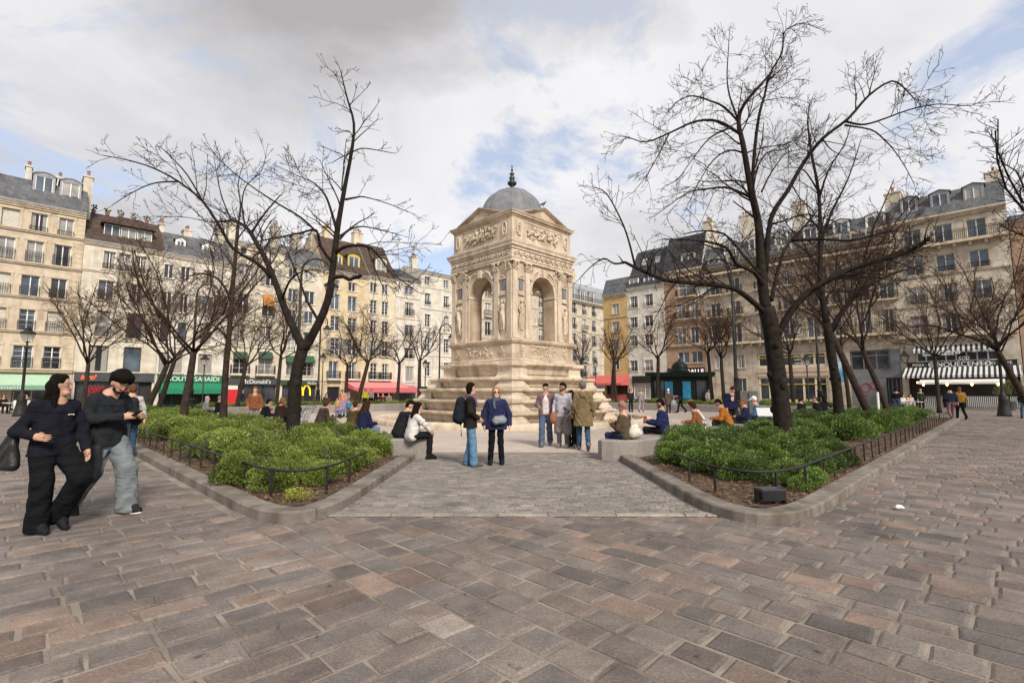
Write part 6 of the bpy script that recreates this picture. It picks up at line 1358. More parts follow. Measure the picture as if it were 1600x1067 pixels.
    if face:
        n0 = surf(c + up * .012, fd); n1 = surf(c - up * .030, fd); ex.tube([n0 - fd * .004, (n0 + n1) / 2 + fd * .006, n1 + fd * .016 + up * .004, n1 + fd * .010 - up * .006, n1 - fd * .006 - up * .008], [.006, .0085, .0105, .011, .006], 8)
        for q in (1, -1): p = surf(c - up * .031 + si * q * .012, fd); ex.ell(p + fd * .002, (.008, .008, .007), 7, 5)
        for q in (1, -1): p = [surf(c + up * .024 + si * q * x, nrm(fd + si * q * x * 6)) for x in (.012, .03, .048)]; ex.tube([v - fd * .002 for v in p], [.004, .006, .004], 5)
    part('body', pr, sk, root, min(hz, .02), .014, 0, None, sd, ex)
    if face and h < .02:
        e = MB(); e.smooth = True; w_ = MB(); w_.smooth = True; bw = MB()
        for q in (1, -1):
            d_ = nrm(fd + si * q * .22); p = surf(c + up * .010 + si * q * .024, d_); t_ = nrm(np.cross(up, d_)); w_.tube([p - t_ * .012, p - t_ * .006 + fd * .0015, p + t_ * .006 + fd * .0015, p + t_ * .012], [.001, .0048, .0048, .001], 6); e.ell(p + d_ * .0030, (.0046, .0046, .0048), 7, 5)
            e.tube([p - t_ * .013 + up * .003, p + up * .0065 + d_ * .003, p + t_ * .013 + up * .003], [.0012, .0022, .0012], 4)
            bw.tube([surf(c + up * .030 + si * q * x, nrm(fd + si * q * x * 5)) + fd * .001 for x in (.012, .026, .044)], [.003, .0042, .002], 5)
        w_.build('eyes', [cloth((.55, .52, .48), .4)], root); e.build('pupils', [M['black']], root); bw.build('eyebrows', [hairm(hair[1] if hair[0] not in ('beanie', 'cap', 'scarf') else DK)], root)
        e = MB(); e.smooth = True; e.tube([surf(c - up * .054 + si * x, nrm(fd + si * x * 5)) - fd * .001 for x in (-.022, -.008, 0, .008, .022)], [.001, .0048, .0045, .0048, .001], 6); e.build('lips', [cloth((.28, .10, .085))], root)
    if glasses:
        g = MB()
        for q in (1, -1):
            p = surf(c + up * .010 + si * q * .026, nrm(fd + si * q * .2)) + fd * .012; R_ = .024; ring = [p + si * R_ * math.cos(t) + up * R_ * .85 * math.sin(t) for t in [k2 * PI / 6 for k2 in range(13)]]; g.tube(ring, .0025 if glasses == 1 else .004, 4); g.tube([p + si * q * R_, c + si * q * .084 - fd * .01 + up * .012], .0025, 4)
            if glasses == 2: g.tube([p - up * .016, p + up * .016], .021, 8)
        nb_ = surf(c + up * .012, fd) + fd * .008; g.tube([nb_ + si * .008, nb_ - si * .008], .0025, 4); g.build('glasses', [M['black'] if glasses == 2 else cloth((.25, .2, .15), .3)], root)
    # --- clothes
    T = cloth(top); hb = J['pel'] + A(0, 0, -.02 - hem); bb = bulk
    ax = nrm(J['chest'] - J['pel'])
    up_ = J['neck'] - ax * .06
    tp = [(J['chest'] + sa * q * .075 + ax * .04, J['pel'] + sa * q * .07 - A(0, 0, .02), .098 * bb, .104 * bb) for q in (1, -1)] + [(J['chest'] + ax * .03, J['pel'], .10 * bb, .105 * bb)] + [(up_, J['sh'][q_] - ax * .012, .056, .056 * bb) for q_ in (0, 1)] + [(J['neck'] - ax * .04, J['neck'] - ax * .10, .056, .08)]
    if hem: tp += [(J['pel'] + sa * q * .07, hb + sa * q * .085 * flare - ax * .05, .112 * bb, .128 * flare * bb) for q in (1, -1)] + [(J['pel'], hb - ax * .05, .105 * bb, .11 * flare * bb)]
    for i in (0, 1): tp += [(J['sh'][i], J['el'][i], .060 * bb, .053 * bb), (J['el'][i], J['el'][i] * .1 + J['wr'][i] * .9, .052 * bb, .044 * bb)] if sleeves else [(J['sh'][i], J['sh'][i] * .45 + J['el'][i] * .55, .062 * bb, .06 * bb)]
    if hood: tp += [(J['neck'] + A(0, -.05, -.01) + sa * q * .05, J['neck'] + A(0, -.09, -.08) + sa * q * .02, .045, .065) for q in (1, -1)]
    sit = J['kn'][0][2] > J['pel'][2] - .15
    part('jacket' if bulk > 1.02 or hem > .08 else 'shirt', tp, T, root, hz, .014, .0055 * bb, None if sit else hb[2] - .015, sd)
    if legs:
        L2 = cloth(legs); lp = [(J['hip'][0], J['hip'][1], .096, .096), (J['pel'] + A(0, 0, .03), J['pel'] - A(0, 0, .03), .10, .10)]
        for i in (0, 1): e = J['an'][i] - A(0, 0, .03) if J['an'][i][2] < .15 else J['an'][i] + nrm(J['an'][i] - J['kn'][i]) * .03; lp += [(J['hip'][i] * .8 + J['kn'][i] * .2, J['kn'][i], .080 * tw, .070 * tw), (J['hip'][i], J['hip'][i] * .8 + J['kn'][i] * .2, .084, .080 * tw), (J['kn'][i], e, .069 * tw, .060 * tw * (1 if tw < 1.1 else 1.25))]
        part('trousers', lp, L2, root, hz, .010, .006 * tw, .018, sd + 50)
    if coat:
        lp = [(J['pel'] + sa * q * .09, A(0, J['pel'][1], coat[1]) + sa * q * (.12 * coat[2]), .13, .13 * coat[2]) for q in (1, -1)]; part('skirt', lp, cloth(coat[0]), root, hz, .02, .012, None, sd + 9)
    for i in (0, 1):
        t = nrm(J['toe'][i]); an = J['an'][i]; fl = min(0.0, 0) if an[2] < .12 else None
        q = [(an - t * .04 - A(0, 0, .035), an + t * .10 - A(0, 0, .045), .046, .042), (an + t * .10 - A(0, 0, .045), an + t * .16 - A(0, 0, .05), .044, .034), (an + A(0, 0, .02), an + t * .09 - A(0, 0, .012), .050, .046)]; part('shoe', q, cloth(shoes, .6), root, min(hz, .016), .01, 0, fl, sd)
        if h < .012:
            so_ = MB(); e = np.cross(t, A(0, 0, 1)); b0 = an - A(0, 0, .085 if fl is not None else .09); so_.loft([[b0 - t * .075 + e * .036 + A(0, 0, z), b0 + t * .08 + e * .044 + A(0, 0, z), b0 + t * .185 + e * .022 + A(0, 0, z), b0 + t * .185 - e * .022 + A(0, 0, z), b0 + t * .08 - e * .044 + A(0, 0, z), b0 - t * .075 - e * .036 + A(0, 0, z)] for z in (.001, .022)], True, True); so_.build('sole', [M['white'] if sum(shoes) < .2 and tw > 1.2 and ht > 1.75 else M['black']], root)
    # --- hair / headgear
    st, hc = hair; H_ = hairm(hc) if st not in ('beanie', 'cap') else cloth(hc); b = c + up * .035 - fd * .024
    cap_ = [(b + up * .016, b - fd * .010 - up * .02, .087, .084)]; nm = 'hair'; fo_ = .004
    if st == 'curly':
        rs = np.random.RandomState(sd); cap_ = [(b + up * .025, b - fd * .018, .086, .080)]
        for k2 in range(110):
            v = rs.randn(3); v = nrm(v); lo_ = -.75 if v @ fd < -.1 else -.3; v = v if v @ up > lo_ else v - up * 2 * (v @ up); p = b + up * .02 + v * rs.uniform(.076, .096)
            if (p - c) @ fd > .015 and (p - c) @ up < .085: continue
            cap_.append((p, p + v * .012, rs.uniform(.016, .026), .014))
        cap_ += [(c + fd * .06 + up * .10 + si * x, c + fd * .075 + up * .085 + si * x, .034, .026) for x in (-.05, 0, .05)]
    elif st == 'short': cap_ += [(c + fd * .036 + up * .086 + si * .028, c + fd * .036 + up * .086 - si * .028, .029, .029), (c - fd * .06 - up * .03, c - fd * .05 - up * .06, .044, .032)]
    elif st in ('long', 'bun', 'bob'):
        cap_ += [(c + fd * .028 + up * .09 + si * .028, c + fd * .028 + up * .09 - si * .028, .030, .030)] + [(c + si * q * .064 + up * .05 - fd * .005, c + si * q * .078 - up * .07 - fd * .03, .030, .028) for q in (1, -1)]
        if st == 'long': bk = J['neck'] + A(0, -.075, -.04); cap_ += [(c - fd * .06 + si * q * .045 - up * .02, bk + si * q * .075 - ax * .04, .055, .055) for q in (1, 0, -1)] + [(bk + si * q * .07, bk + si * q * .075 - ax * .24 + A(0, .02 * abs(q), 0), .05, .024) for q in (1, 0, -1)] + [(c + si * q * .076 - up * .06 - fd * .02, J['neck'] + si * q * .09 - ax * .14 + A(0, .04, 0), .030, .022) for q in (1, -1)] ; fo_ = .008
        if st == 'bob': cap_ += [(c - fd * .06 - up * .02 + si * q * .05, c - fd * .055 - up * .1 + si * q * .05, .05, .035) for q in (1, -1)]
        if st == 'bun': cap_ += [(c - fd * .12 + up * .06, c - fd * .13 + up * .05, .045, .04)]
    elif st == 'beanie': nm = 'hat'; cap_ = [(b + up * .03, b - fd * .01 + up * .0, .094, .093), (b + up * .06, b + up * .08, .075, .055)]
    elif st == 'cap': nm = 'hat'; cap_ = [(b + up * .026, b + up * .01, .093, .093), (c + fd * .08 + up * .07 + si * .04, c + fd * .16 + up * .055 + si * .02, .014, .01), (c + fd * .08 + up * .07 - si * .04, c + fd * .16 + up * .055 - si * .02, .014, .01), (c + fd * .08 + up * .07, c + fd * .165 + up * .055, .016, .01)]
    elif st == 'scarf': nm = 'headscarf'; H_ = cloth(hc); cap_ += [(c + fd * .03 + up * .09 + si * .03, c + fd * .03 + up * .09 - si * .03, .038, .038)] + [(c + si * q * .075, J['neck'] + si * q * .06, .045, .08) for q in (1, -1)] + [(c - fd * .06, J['neck'] - A(0, .03, .05), .07, .1)]
    part(nm, cap_, H_, root, min(hz, .018), .012, fo_, None, sd)
    if beard:
        ch = [[surf(c - up * z_, nrm(fd * math.cos(a_) + si * math.sin(a_))) for a_ in [k2 * .27 for k2 in range(-6, 7)]] for z_ in (.055, .072, .088)]
        ch = [[v for k2, v in enumerate(r_) if li > 0 or abs(k2 - 6) > 2] for li, r_ in enumerate(ch)]
        pb = [(r_[k2], r_[k2 + 1], .0065, .0065) for li, r_ in enumerate(ch) for k2 in range(len(r_) - 1) if np.linalg.norm(r_[k2] - r_[k2 + 1]) < .05]
        mo = [surf(c - up * .043 + si * x, nrm(fd + si * x * 6)) for x in (-.028, -.012, .012, .028)]; pb += [(mo[k2], mo[k2 + 1], .0055, .0055) for k2 in range(3)]
        part('beard', pb, hairm(beard), root, min(hz, .008), .004)
    if scarf: part('scarf', [(J['neck'] + A(.06 * math.cos(t), .06 * math.sin(t), .0), J['neck'] + A(.07 * math.cos(t + .9), .07 * math.sin(t + .9), -.015), .034, .036) for t in [k2 * .9 for k2 in range(7)]] + [(J['neck'] + A(.05, .09, -.05), J['chest'] + A(.05, .14, -.02), .035, .03)], cloth(scarf), root, hz, .015, .006)
    if under: part('undershirt', [(J['neck'] + A(0, .055, -.07), J['chest'] + A(0, .07, .0), .05, .062)] + ([(J['chest'] + A(q2 * .03, .078, 0), J['pel'] + A(q2 * .04, .07, -.03), .062, .074) for q2 in (-1, 1)] if len(under) > 3 else []), cloth(under[:3]), root, hz, .01)
    return root
def world(root, p): return Matrix.Translation(root.location) @ Matrix.Rotation(root.rotation_euler.z, 4, 'Z') @ (Vector(p) * root.scale[0])
def held(name, prims, m, root, label, cat, h=.012, k=.015, fold=0.004):
    s = root.scale[0]; P, Q = blob(prims, h, k, fold, None, len(label)); me = bpy.data.meshes.new(name); me.from_pydata(P.tolist(), [], Q.tolist()); me.polygons.foreach_set('use_smooth', [True] * len(Q)); me.materials.append(m); me.update()
    o = link(name, me, None, root.location, root.rotation_euler.z); o.scale = (s, s, s); return tag(o, label, cat)
def onL(px, u=6.36): k = (px - 800) / 771.; v = u * (1 - k) / (1 + k); p = uv(u, v); return (p.x, p.y, 0)
def onR(px, v=6.14): k = (px - 800) / 771.; u = v * (1 + k) / (1 - k); p = uv(u, v); return (p.x, p.y, 0)
def atk(px, Y): return ((px - 800) / 771. * Y, Y, 0)
DL, DR = (S2, S2), (-S2, S2)
BLK, NAVY, DEN, JEAN = (.012, .012, .014), (.016, .02, .045), (.045, .08, .14), (.09, .15, .24)
DK, BR, RED = (.008, .006, .005), (.045, .025, .015), (.22, .07, .03)
# ---- walking couple in front
J = J_stand(); setj(J, fd=(-.57, .81, .0), head=(0, .05, 1.60), kn0=(.10, .06, .5), an0=(.10, .02, .085), kn1=(-.12, .30, .56), an1=(-.10, .03, .17), toe1=(0, .8, -.6), el0=(.27, -.13, 1.1), wr0=(.24, .13, 1.05), el1=(-.26, .04, 1.1), wr1=(-.26, .14, .86), hd0=(-.2, .95, -.15)); J['hp'][0] = .5
wom = person('person in black half zip sweater and wide black trousers walking with head turned aside', ground(70, 829), (.96, -.28), J, 1.73, (.010, .011, .016), (.008, .008, .009), BLK, ('long', DK), 'skin', .0080, .09, .96, 1.16, tw=1.42, glasses=1)
held('shoulder_bag', [(A(.27, -.16 - .05 * q, 1.02 - .03 * q), A(.27, -.14 - .08 * q, .74), .035, .06) for q in range(5)] + [(A(.27, -.2, 1.04), A(.19, -.03, 1.43), .014, .014), (A(.27, -.34, .95), A(.18, -.06, 1.42), .014, .014)], mat('black_leather', (.014, .013, .013), .45, .3, 5, bump=.3), wom, 'slouchy black shoulder bag hanging at the side of the person in black', 'bag', .012, .02, .008)
lg = MB(); 
for q in range(3): lg.box(-.105 + q * .022, -.09 + q * .022, .128, .134, 1.268 + (q % 2) * .004, 1.28)
lg.build('chest_mark', [M['white']], wom)
J = J_stand(); setj(J, fd=(.05, .84, -.52), head=(-.01, .14, 1.57), kn1=(-.12, .20, .52), an1=(-.13, .24, .085), kn0=(.12, -.02, .52), an0=(.13, -.33, .17), toe0=(0, .7, -.7), toe1=(-.25, .97, 0), el0=(.27, .02, 1.13), wr0=(.03, .30, 1.17), el1=(-.29, .06, 1.12), wr1=(-.14, .34, 1.17), hd0=(-.8, .6, .1), hd1=(.3, .95, .1)); J['hp'] = [.55, .55]
man = person('person in charcoal hooded jacket and baggy grey jeans walking while looking at a phone', ground(157, 803), (.96, -.28), J, 1.80, (.017, .019, .022), (.15, .165, .175), (.014, .014, .014), ('curly', DK), 'skin', .0085, .10, 1.0, 1.22, tw=1.52, hood=True, beard=(.02, .012, .01))
ph_ = MB(); ph_.bbox(-.036, .036, -.075, .075, 0, .009, .003); ph_.cur = 1; ph_.box(-.032, .032, -.068, .068, .0091, .0095)
po_ = tag(ph_.build('phone', [M['black'], M['pane_b']], None, world(man, (-.045, .40, 1.205)), man.rotation_euler.z), 'black phone held in both hands by the person in the charcoal jacket', 'phone'); po_.rotation_euler = (.55, 0, man.rotation_euler.z)
held('tote_bag', [(A(.24, .06, .78), A(.30, .10, .50), .06, .1), (A(.18, .12, .8), A(.22, .12, .5), .05, .09)] + [(A(.22, .05, .8), A(.14, .05, 1.36), .014, .014)], mat('black_canvas', (.013, .013, .014), .8, .3, 5, bump=.3), man, 'black cloth tote bag against the thigh of the person in grey jeans', 'bag')
st_ = MB(); 
for i in (0, 1):
    an = J['an'][i]; t = nrm(J['toe'][i]); e = np.cross(t, A(0, 0, 1))
    for q in range(3): p = an + t * (.03 + q * .035) + A(0, 0, .012 - q * .012); st_.tube([p + e * .045 - A(0, 0, .03), p + A(0, 0, .004), p - e * .045 - A(0, 0, .03)], .006, 4)
st_.build('shoe_stripes', [M['white']], man)
bk3 = person('person in pale grey top with a dark backpack half hidden behind the walking couple', atk(207, 11.6), (-.7, .7), J_walk(), 1.70, (.42, .41, .40), DEN, BLK, ('short', (.10, .055, .03)), 'skin', .016)
held('backpack', [(A(0, -.2, 1.32), A(0, -.22, 1.0), .11, .13)], cloth((.02, .02, .022)), bk3, 'dark backpack worn over a pale grey top', 'backpack', .018)
# ---- group before the fountain
J = J_stand(); setj(J, fd=(0, 1, 0), el0=(.25, .0, 1.12), wr0=(.16, .18, .98), an0=(.10, .08, .085), kn0=(.10, .06, .5), an1=(-.10, -.06, .085))
p5 = person('person in black coat and blue jeans wearing a dark backpack before the fountain', ground(734, 728), (.97, .1), J, 1.71, (.018, .014, .012), (.10, .19, .30), (.10, .07, .055), ('bob', DK), 'skin', .012, .12, 1.02, 1.12, tw=1.1, scarf=(.14, .10, .15))
held('backpack', [(A(.03, -.2, 1.34), A(.03, -.23, 1.0), .10, .13), (A(-.03, -.22, 1.2), A(-.03, -.25, 1.0), .1, .12), (A(0, -.2, .95), A(.06, -.18, .62), .012, .01)], cloth((.012, .016, .02)), p5, 'dark backpack on the person in blue jeans before the fountain', 'backpack', .014)
J = J_stand(); setj(J, fd=(-.12, 1, 0), el0=(.28, -.02, 1.12), wr0=(.27, .06, .86), el1=(-.29, -.02, 1.12), wr1=(-.30, .05, .86), an0=(.13, 0, .085), an1=(-.13, 0, .085))
p6 = person('person in short navy coat and sunglasses with a grey crossbody bag', ground(775, 725.5), (.08, -1), J, 1.63, (.020, .022, .06), (.008, .008, .009), BLK, ('bob', (.30, .17, .09)), 'skin3', .012, .14, 1.06, 1.25, tw=1.0, glasses=2, scarf=(.07, .09, .12))
held('crossbody_bag', [(A(-.14, .21, .99), A(.02, .22, .97), .085, .085), (A(-.13, .2, 1.03), A(.01, .21, 1.02), .06, .06)], cloth((.20, .21, .24)), p6, 'grey rounded crossbody bag on the front of a navy coat', 'bag', .014)
J = J_walk(1, .7); setj(J, fd=(.1, 1, -.2), el0=(.25, -.0, 1.13), wr0=(.18, .22, 1.08))
p7 = person('person in white shirt with a mauve jacket over the shoulders walking in blue jeans', ground(853, 697), (-.1, -1), J, 1.75, (.16, .10, .115), (.075, .10, .16), (.10, .13, .12), ('short', DK), 'skin', .013, .06, 1.0, 1.08, tw=1.15, under=(.58, .52, .51, 1))
J = J_stand(); setj(J, fd=(.7, .7, -.1))
p8 = person('person in pale lilac shirt and grey scarf beside the person in black', ground(880, 699), (-.35, -.93), J, 1.77, (.42, .40, .45), (.10, .095, .10), (.20, .16, .14), ('short', DK), 'skin2', .014, .1, 1.05, 1.05, coat=((.20, .17, .16), .45, 1.0), beard=(.02, .015, .012))
held('paper_bag', [(A(.22, .10, .88), A(.22, .12, .72), .07, .08), (A(.26, .12, .86), A(.26, .12, .7), .06, .07)], cloth((.26, .12, .06)), p8, 'brown bag carried by the person in the pale lilac shirt', 'bag', .014)
J = J_stand(); setj(J, fd=(.3, .95, -.1), el0=(.22, .02, 1.14), wr0=(.12, .24, 1.2), head=(0, .02, 1.60))
p9 = person('short person in long black clothes and black headscarf holding a phone', ground(893, 699), (-.3, -.95), J, 1.56, (.010, .010, .011), (.009, .009, .01), (.2, .16, .14), ('scarf', (.010, .010, .011)), 'skin', .014, .2, 1.1, 1.12, tw=1.35)
J = J_walk(-1, .8); setj(J, fd=(.05, 1, 0), wr0=(.28, -.02, .86), wr1=(-.26, .1, .9))
p10 = person('person in long olive hooded coat seen from behind walking to the fountain', ground(912, 704), (.12, 1), J, 1.78, (.16, .115, .06), (.035, .07, .12), (.22, .17, .14), ('beanie', (.13, .115, .11)), 'skin', .012, .30, 1.12, 1.16, tw=1.0, hood=True)
# ---- seated on the near walls
J = J_sit(.12); setj(J, fd=(.2, 1, -.25)); J['wr'] = [J['chest'] + A(.06, .30, -.02), J['chest'] + A(-.1, .30, -.05)]
s1 = person('person in brown jacket and pink beanie sitting on the end of the granite wall', onR(977), (-.75, .66), J, 1.66, (.075, .055, .035), (.02, .03, .06), BLK, ('beanie', (.27, .14, .11)), 'skin', .013, .05, 1.0, 1.12, glasses=0)
held('tote_bag', [(A(.05, -.14, .62), A(.25, -.14, .62), .12, .12), (A(.08, -.14, .74), A(.2, -.14, .76), .07, .07), (A(.1, -.13, .85), A(.16, -.05, 1.0), .014, .014)], cloth((.52, .48, .42)), s1, 'white tote bag standing on the end of the granite wall', 'bag', .014, .02, .008)
J = J_sit(.10); setj(J, fd=(0, 1, -.35)); J['wr'] = [J['chest'] + A(.05, .34, -.1), J['chest'] + A(-.12, .36, -.12)]; J['kn'][0][1] = .5; J['an'][0][1] = .42
s2 = person('person in navy puffer jacket reading a red book on the granite wall', onR(1036), (-.85, .5), J, 1.74, (.014, .02, .06), (.010, .010, .012), (.5, .5, .5), ('short', DK), 'skin2', .014, .06, 1.0, 1.22, beard=(.015, .012, .01))
bkm = MB(); bkm.addraw([(0, 0, 0), (.11, -.05, .02), (.11, -.05, .2), (0, 0, .18), (-.11, -.04, .02), (-.11, -.04, .2)], [(0, 1, 2, 3), (0, 3, 5, 4), (3, 2, 1, 0), (4, 5, 3, 0)])
tag(bkm.build('book', [cloth((.5, .03, .04))], None, world(s2, (-.02, .50, .70)), s2.rotation_euler.z), 'open red book held by the person in navy puffer jacket', 'book')
J = J_sit(.3); setj(J, fd=(.1, .9, -.5)); s3 = person('person in rust sweater with a white scarf strip sitting beside a striped white bag', onR(1092), (-.9, .4), J, 1.66, (.20, .075, .03), (.09, .065, .055), BLK, ('bob', (.025, .016, .012)), 'skin', .015, .03)
held('shopping_bag', [(A(.24, -.1, .5), A(.24, .18, .5), .05, .05), (A(.24, -.1, .66), A(.24, .18, .66), .05, .05), (A(.26, -.1, .58), A(.26, .18, .58), .06, .06)], stripes('striped_bag', (.6, .59, .57), (.12, .15, .2), .09, .7, 1), s3, 'white shopping bag with dark stripes beside the rust sweater', 'bag', .02)
sc_ = MB(); sc_.tube([J['neck'] + A(.05, -.09, 0), J['chest'] + A(.0, -.15, .0), J['pel'] + A(-.06, -.13, .2)], [.04, .045, .04], 6); sc_.build('scarf', [cloth((.55, .48, .47))], s3)
J = J_sit(.42); setj(J, fd=(.1, .8, -.6)); s4 = person('person in bright rust orange jacket bending forward on the granite wall', onR(1137), (-.9, .4), J, 1.74, (.36, .13, .02), (.03, .03, .035), BLK, ('short', DK), 'skin', .016, .06, 1.0, 1.2)
J = J_sit(.2); setj(J, fd=(.1, .9, -.4)); s5 = person('person in dark blue sweater with reddish hair sitting by the white cap', onR(1167), (-.8, .5), J, 1.66, (.02, .02, .05), (.03, .03, .035), BLK, ('short', (.20, .08, .03)), 'skin', .018, .04, 1.0, 1.15)
J = J_sit(.25); setj(J, fd=(-.3, .9, -.3)); s6 = person('person in blue sweater and white cap sitting by the slanted information board', onR(1186), (-.8, .5), J, 1.76, (.06, .12, .20), (.03, .03, .04), BLK, ('cap', (.62, .60, .57)), 'skin', .016, .05, 1.0, 1.12)
J = J_stand(); setj(J, fd=(.1, .8, -.6), head=(0, .16, 1.56), neck=(0, .08, 1.44)); s7 = person('standing person in navy puffer and maroon beanie stooping over the seated orange jacket', atk(1141, 19.5), (.2, -.98), J, 1.74, (.012, .014, .04), (.010, .010, .012), BLK, ('beanie', (.07, .012, .02)), 'skin3', .017, .1, 1.0, 1.22)
J = J_sit(.2); s8 = person('person in black coat with light bag strap sitting by the tall tree trunk', onR(1254), (-.5, .86), J, 1.68, BLK, BLK, BLK, ('bun', (.03, .018, .012)), 'skin', .02, .05, 1, 1.15)
J = J_sit(.3); setj(J, fd=(-.5, .8, -.3)); s9 = person('person in black hunched over by the second black coat on the far wall', onR(1279), (-.5, .86), J, 1.68, BLK, BLK, BLK, ('short', (.10, .05, .03)), 'skin', .02, .05, 1, 1.2)
J = J_sit(.1); s10 = person('upright person in black with long dark hair at the end of the group', onR(1288), (-.6, .8), J, 1.70, BLK, (.2, .2, .22), BLK, ('long', DK), 'skin', .02, .05, 1, 1.1)
J = J_sit(.42); setj(J, fd=(.3, .8, -.5)); l1 = person('person in black jacket and grey trousers hunched on the wall end', onL(624), (.8, .6), J, 1.78, (.014, .014, .017), (.20, .20, .20), BLK, ('short', DK), 'skin', .013, .05, 1, 1.25)
J = J_sit(.22); setj(J, fd=(.2, .95, -.2), el0=(.26, .16, .88), wr0=(.22, .38, .66)); l2 = person('person in white jacket with long dark hair sitting on the wall end', onL(644), (.85, .5), J, 1.68, (.55, .53, .50), (.012, .012, .014), BLK, ('long', DK), 'skin', .013, .08, 1.05, 1.2)
J = J_sit(.22); setj(J, fd=(-.2, .95, -.3)); l3 = person('person in navy jacket with long brown hair sitting on the wall in blue jeans', onL(566), (.65, .75), J, 1.68, (.014, .016, .045), (.12, .18, .26), BLK, ('long', (.035, .018, .012)), 'skin', .014, .08, 1.05, 1.2)
J = J_sit(.25); l4 = person('person in olive jacket close behind the navy jacket on the wall', onL(550), (.6, .8), J, 1.70, (.07, .05, .02), (.03, .03, .035), BLK, ('short', (.05, .03, .02)), 'skin', .016, .06, 1, 1.15)
J = J_sit(.35); setj(J, fd=(.2, .9, -.4)); l5 = person('person in worn brown leather jacket sitting by a pale stroller', onL(500), (.75, .65), J, 1.74, (.055, .040, .034), (.03, .03, .035), BLK, ('bob', (.06, .035, .022)), 'skin', .015, .06, 1, 1.2)
J = J_sit(.2); l6 = person('person in dark brown fluffy coat with auburn hair by the forked tree trunk', onL(437), (.5, .86), J, 1.72, (.03, .018, .015), BLK, BLK, ('bob', (.22, .09, .04)), 'skin', .017, .1, 1.1, 1.35)
J = J_sit(.35); l7 = person('person in black hunched on the wall beside the orange brown leather jacket', onL(411), (.75, .6), J, 1.66, BLK, BLK, BLK, ('short', DK), 'skin', .018, .05, 1, 1.25)
J = J_sit(.1); l7b = person('small child in pink and white between two dark coats on the wall', onL(424, 6.6), (.7, -.3), J, 1.15, (.45, .25, .28), DEN, BLK, ('bob', DK), 'skin', .018)
J = J_stand(); setj(J, fd=(.1, 1, 0), el0=(.27, 0, 1.12), wr0=(.2, .15, .95)); l8 = person('standing person in orange brown leather jacket with red hair', atk(399, 19.0), (.25, -.97), J, 1.70, (.22, .085, .04), (.25, .24, .22), BLK, ('long', (.20, .07, .025)), 'skin3', .016, .05, 1, 1.1)
J = J_sit(.1); l9 = person('grey haired person in grey coat sitting at the far part of the wall', onL(322), (.7, .5), J, 1.68, (.20, .20, .21), BLK, BLK, ('bob', (.35, .33, .32)), 'skin3', .02, .08, 1.05, 1.25)
J = J_sit(.1); l10 = person('person in black coat with bald head sitting near the slim tree trunk', onL(342), (.7, .3), J, 1.72, BLK, (.3, .3, .3), BLK, ('short', (.25, .16, .12)), 'skin', .02, .08, 1.0, 1.25)
# ---- further away
def far(label, px, Y, facing, top, legs, hair=('short', DK), J=None, ht=1.70, skin='skin', **k):
    return person(label, atk(px, Y), facing, J or J_stand(), ht, top, legs, BLK, hair, skin, max(.02, Y * .00075), face=False, **k)
far('person in black sitting on the far wall below the pink awning beside two friends', 592, 36.2 * 1.19 - 1.5, (0, -1), BLK, BLK, J=J_sit(.3, .55), bulk=1.25)
far('person in dark red top sitting in the middle of three on the far wall', 599, 36.2 * 1.19 - 1.6, (0, -1), (.09, .015, .02), BLK, J=J_sit(.15, .55))
far('person in grey top and black trousers sitting last of three on the far wall', 608, 36.2 * 1.19 - 2.0, (.2, -1), (.16, .16, .15), BLK, ('long', DK), J=J_sit(.2, .55))
far('person in dark patterned coat sitting on the far wall near the tall lamp post', 511, 36, (.2, -1), (.035, .03, .028), (.05, .03, .03), ('long', DK), J=J_sit(.15, .55), bulk=1.15)
far('person in pink top bending over a bright pushchair in the plaza', 536, 30, (-.2, -1), (.50, .22, .17), (.10, .17, .28), ('short', BR), J=setj(J_stand(), head=(0, .2, 1.5), neck=(0, .12, 1.38)))
far('small child in blue jacket beside the bright pushchair', 545, 29, (.3, -1), (.05, .17, .30), (.05, .07, .1), ('bob', BR), ht=1.1)
far('small child in yellow top at the other side of the pushchair', 528, 29.2, (-.3, -1), (.45, .28, .06), (.2, .15, .25), ('bob', DK), ht=1.15)
far('person in white coat standing by the arched door', 542, 44, (0, -1), (.52, .50, .46), (.3, .29, .28), ('bob', DK))
far('person in yellow vest standing by the arched door', 571, 44, (.2, -1), (.6, .52, .03), BLK)
far('person in navy coat walking past the dark grey shopfront', 379, 38, (1, 0), (.02, .03, .07), (.03, .04, .06), J=J_walk())
far('person in dark clothes behind the counter under the pink awning', 580, 45.5, (0, -1), (.35, .3, .28), BLK)
far('person in dark coat leaning on the far wall right behind the pink beanie'.replace(' right', ''), 985, 36.5, (.3, -1), (.02, .018, .018), BLK, ('bob', BR), bulk=1.2)
far('person in grey coat carrying a purple backpack by the far wall', 1001, 36.5, (.4, .9), (.26, .25, .22), (.3, .25, .3), ('short', (.2, .15, .1)), J=J_walk())
far('white haired person in long brown coat by the kiosk', 1044, 35, (-.2, 1), (.085, .06, .05), (.04, .04, .05), ('short', (.6, .59, .57)), hem=.35, flare=1.15, bulk=1.15)
far('person in navy jacket bending down by the far wall before the kiosk', 1064, 35.3, (-1, .0), (.012, .016, .045), BLK, J=setj(J_walk(), head=(0, .5, 1.2), neck=(0, .4, 1.15), chest=(0, .24, 1.12), sh0=(.17, .36, 1.16), sh1=(-.17, .36, 1.16), el0=(.2, .42, .9), el1=(-.2, .42, .9), wr0=(.15, .5, .68), wr1=(-.15, .5, .68)))
far('small child in pale blue jacket by the far wall near the brown coat', 1052, 34.8, (0, -1), (.25, .32, .38), (.2, .2, .24), ht=1.05)
far('person in white print top standing beside the kiosk door', 1107, 41, (0, -1), (.45, .43, .41), (.4, .36, .3), ('bob', DK))
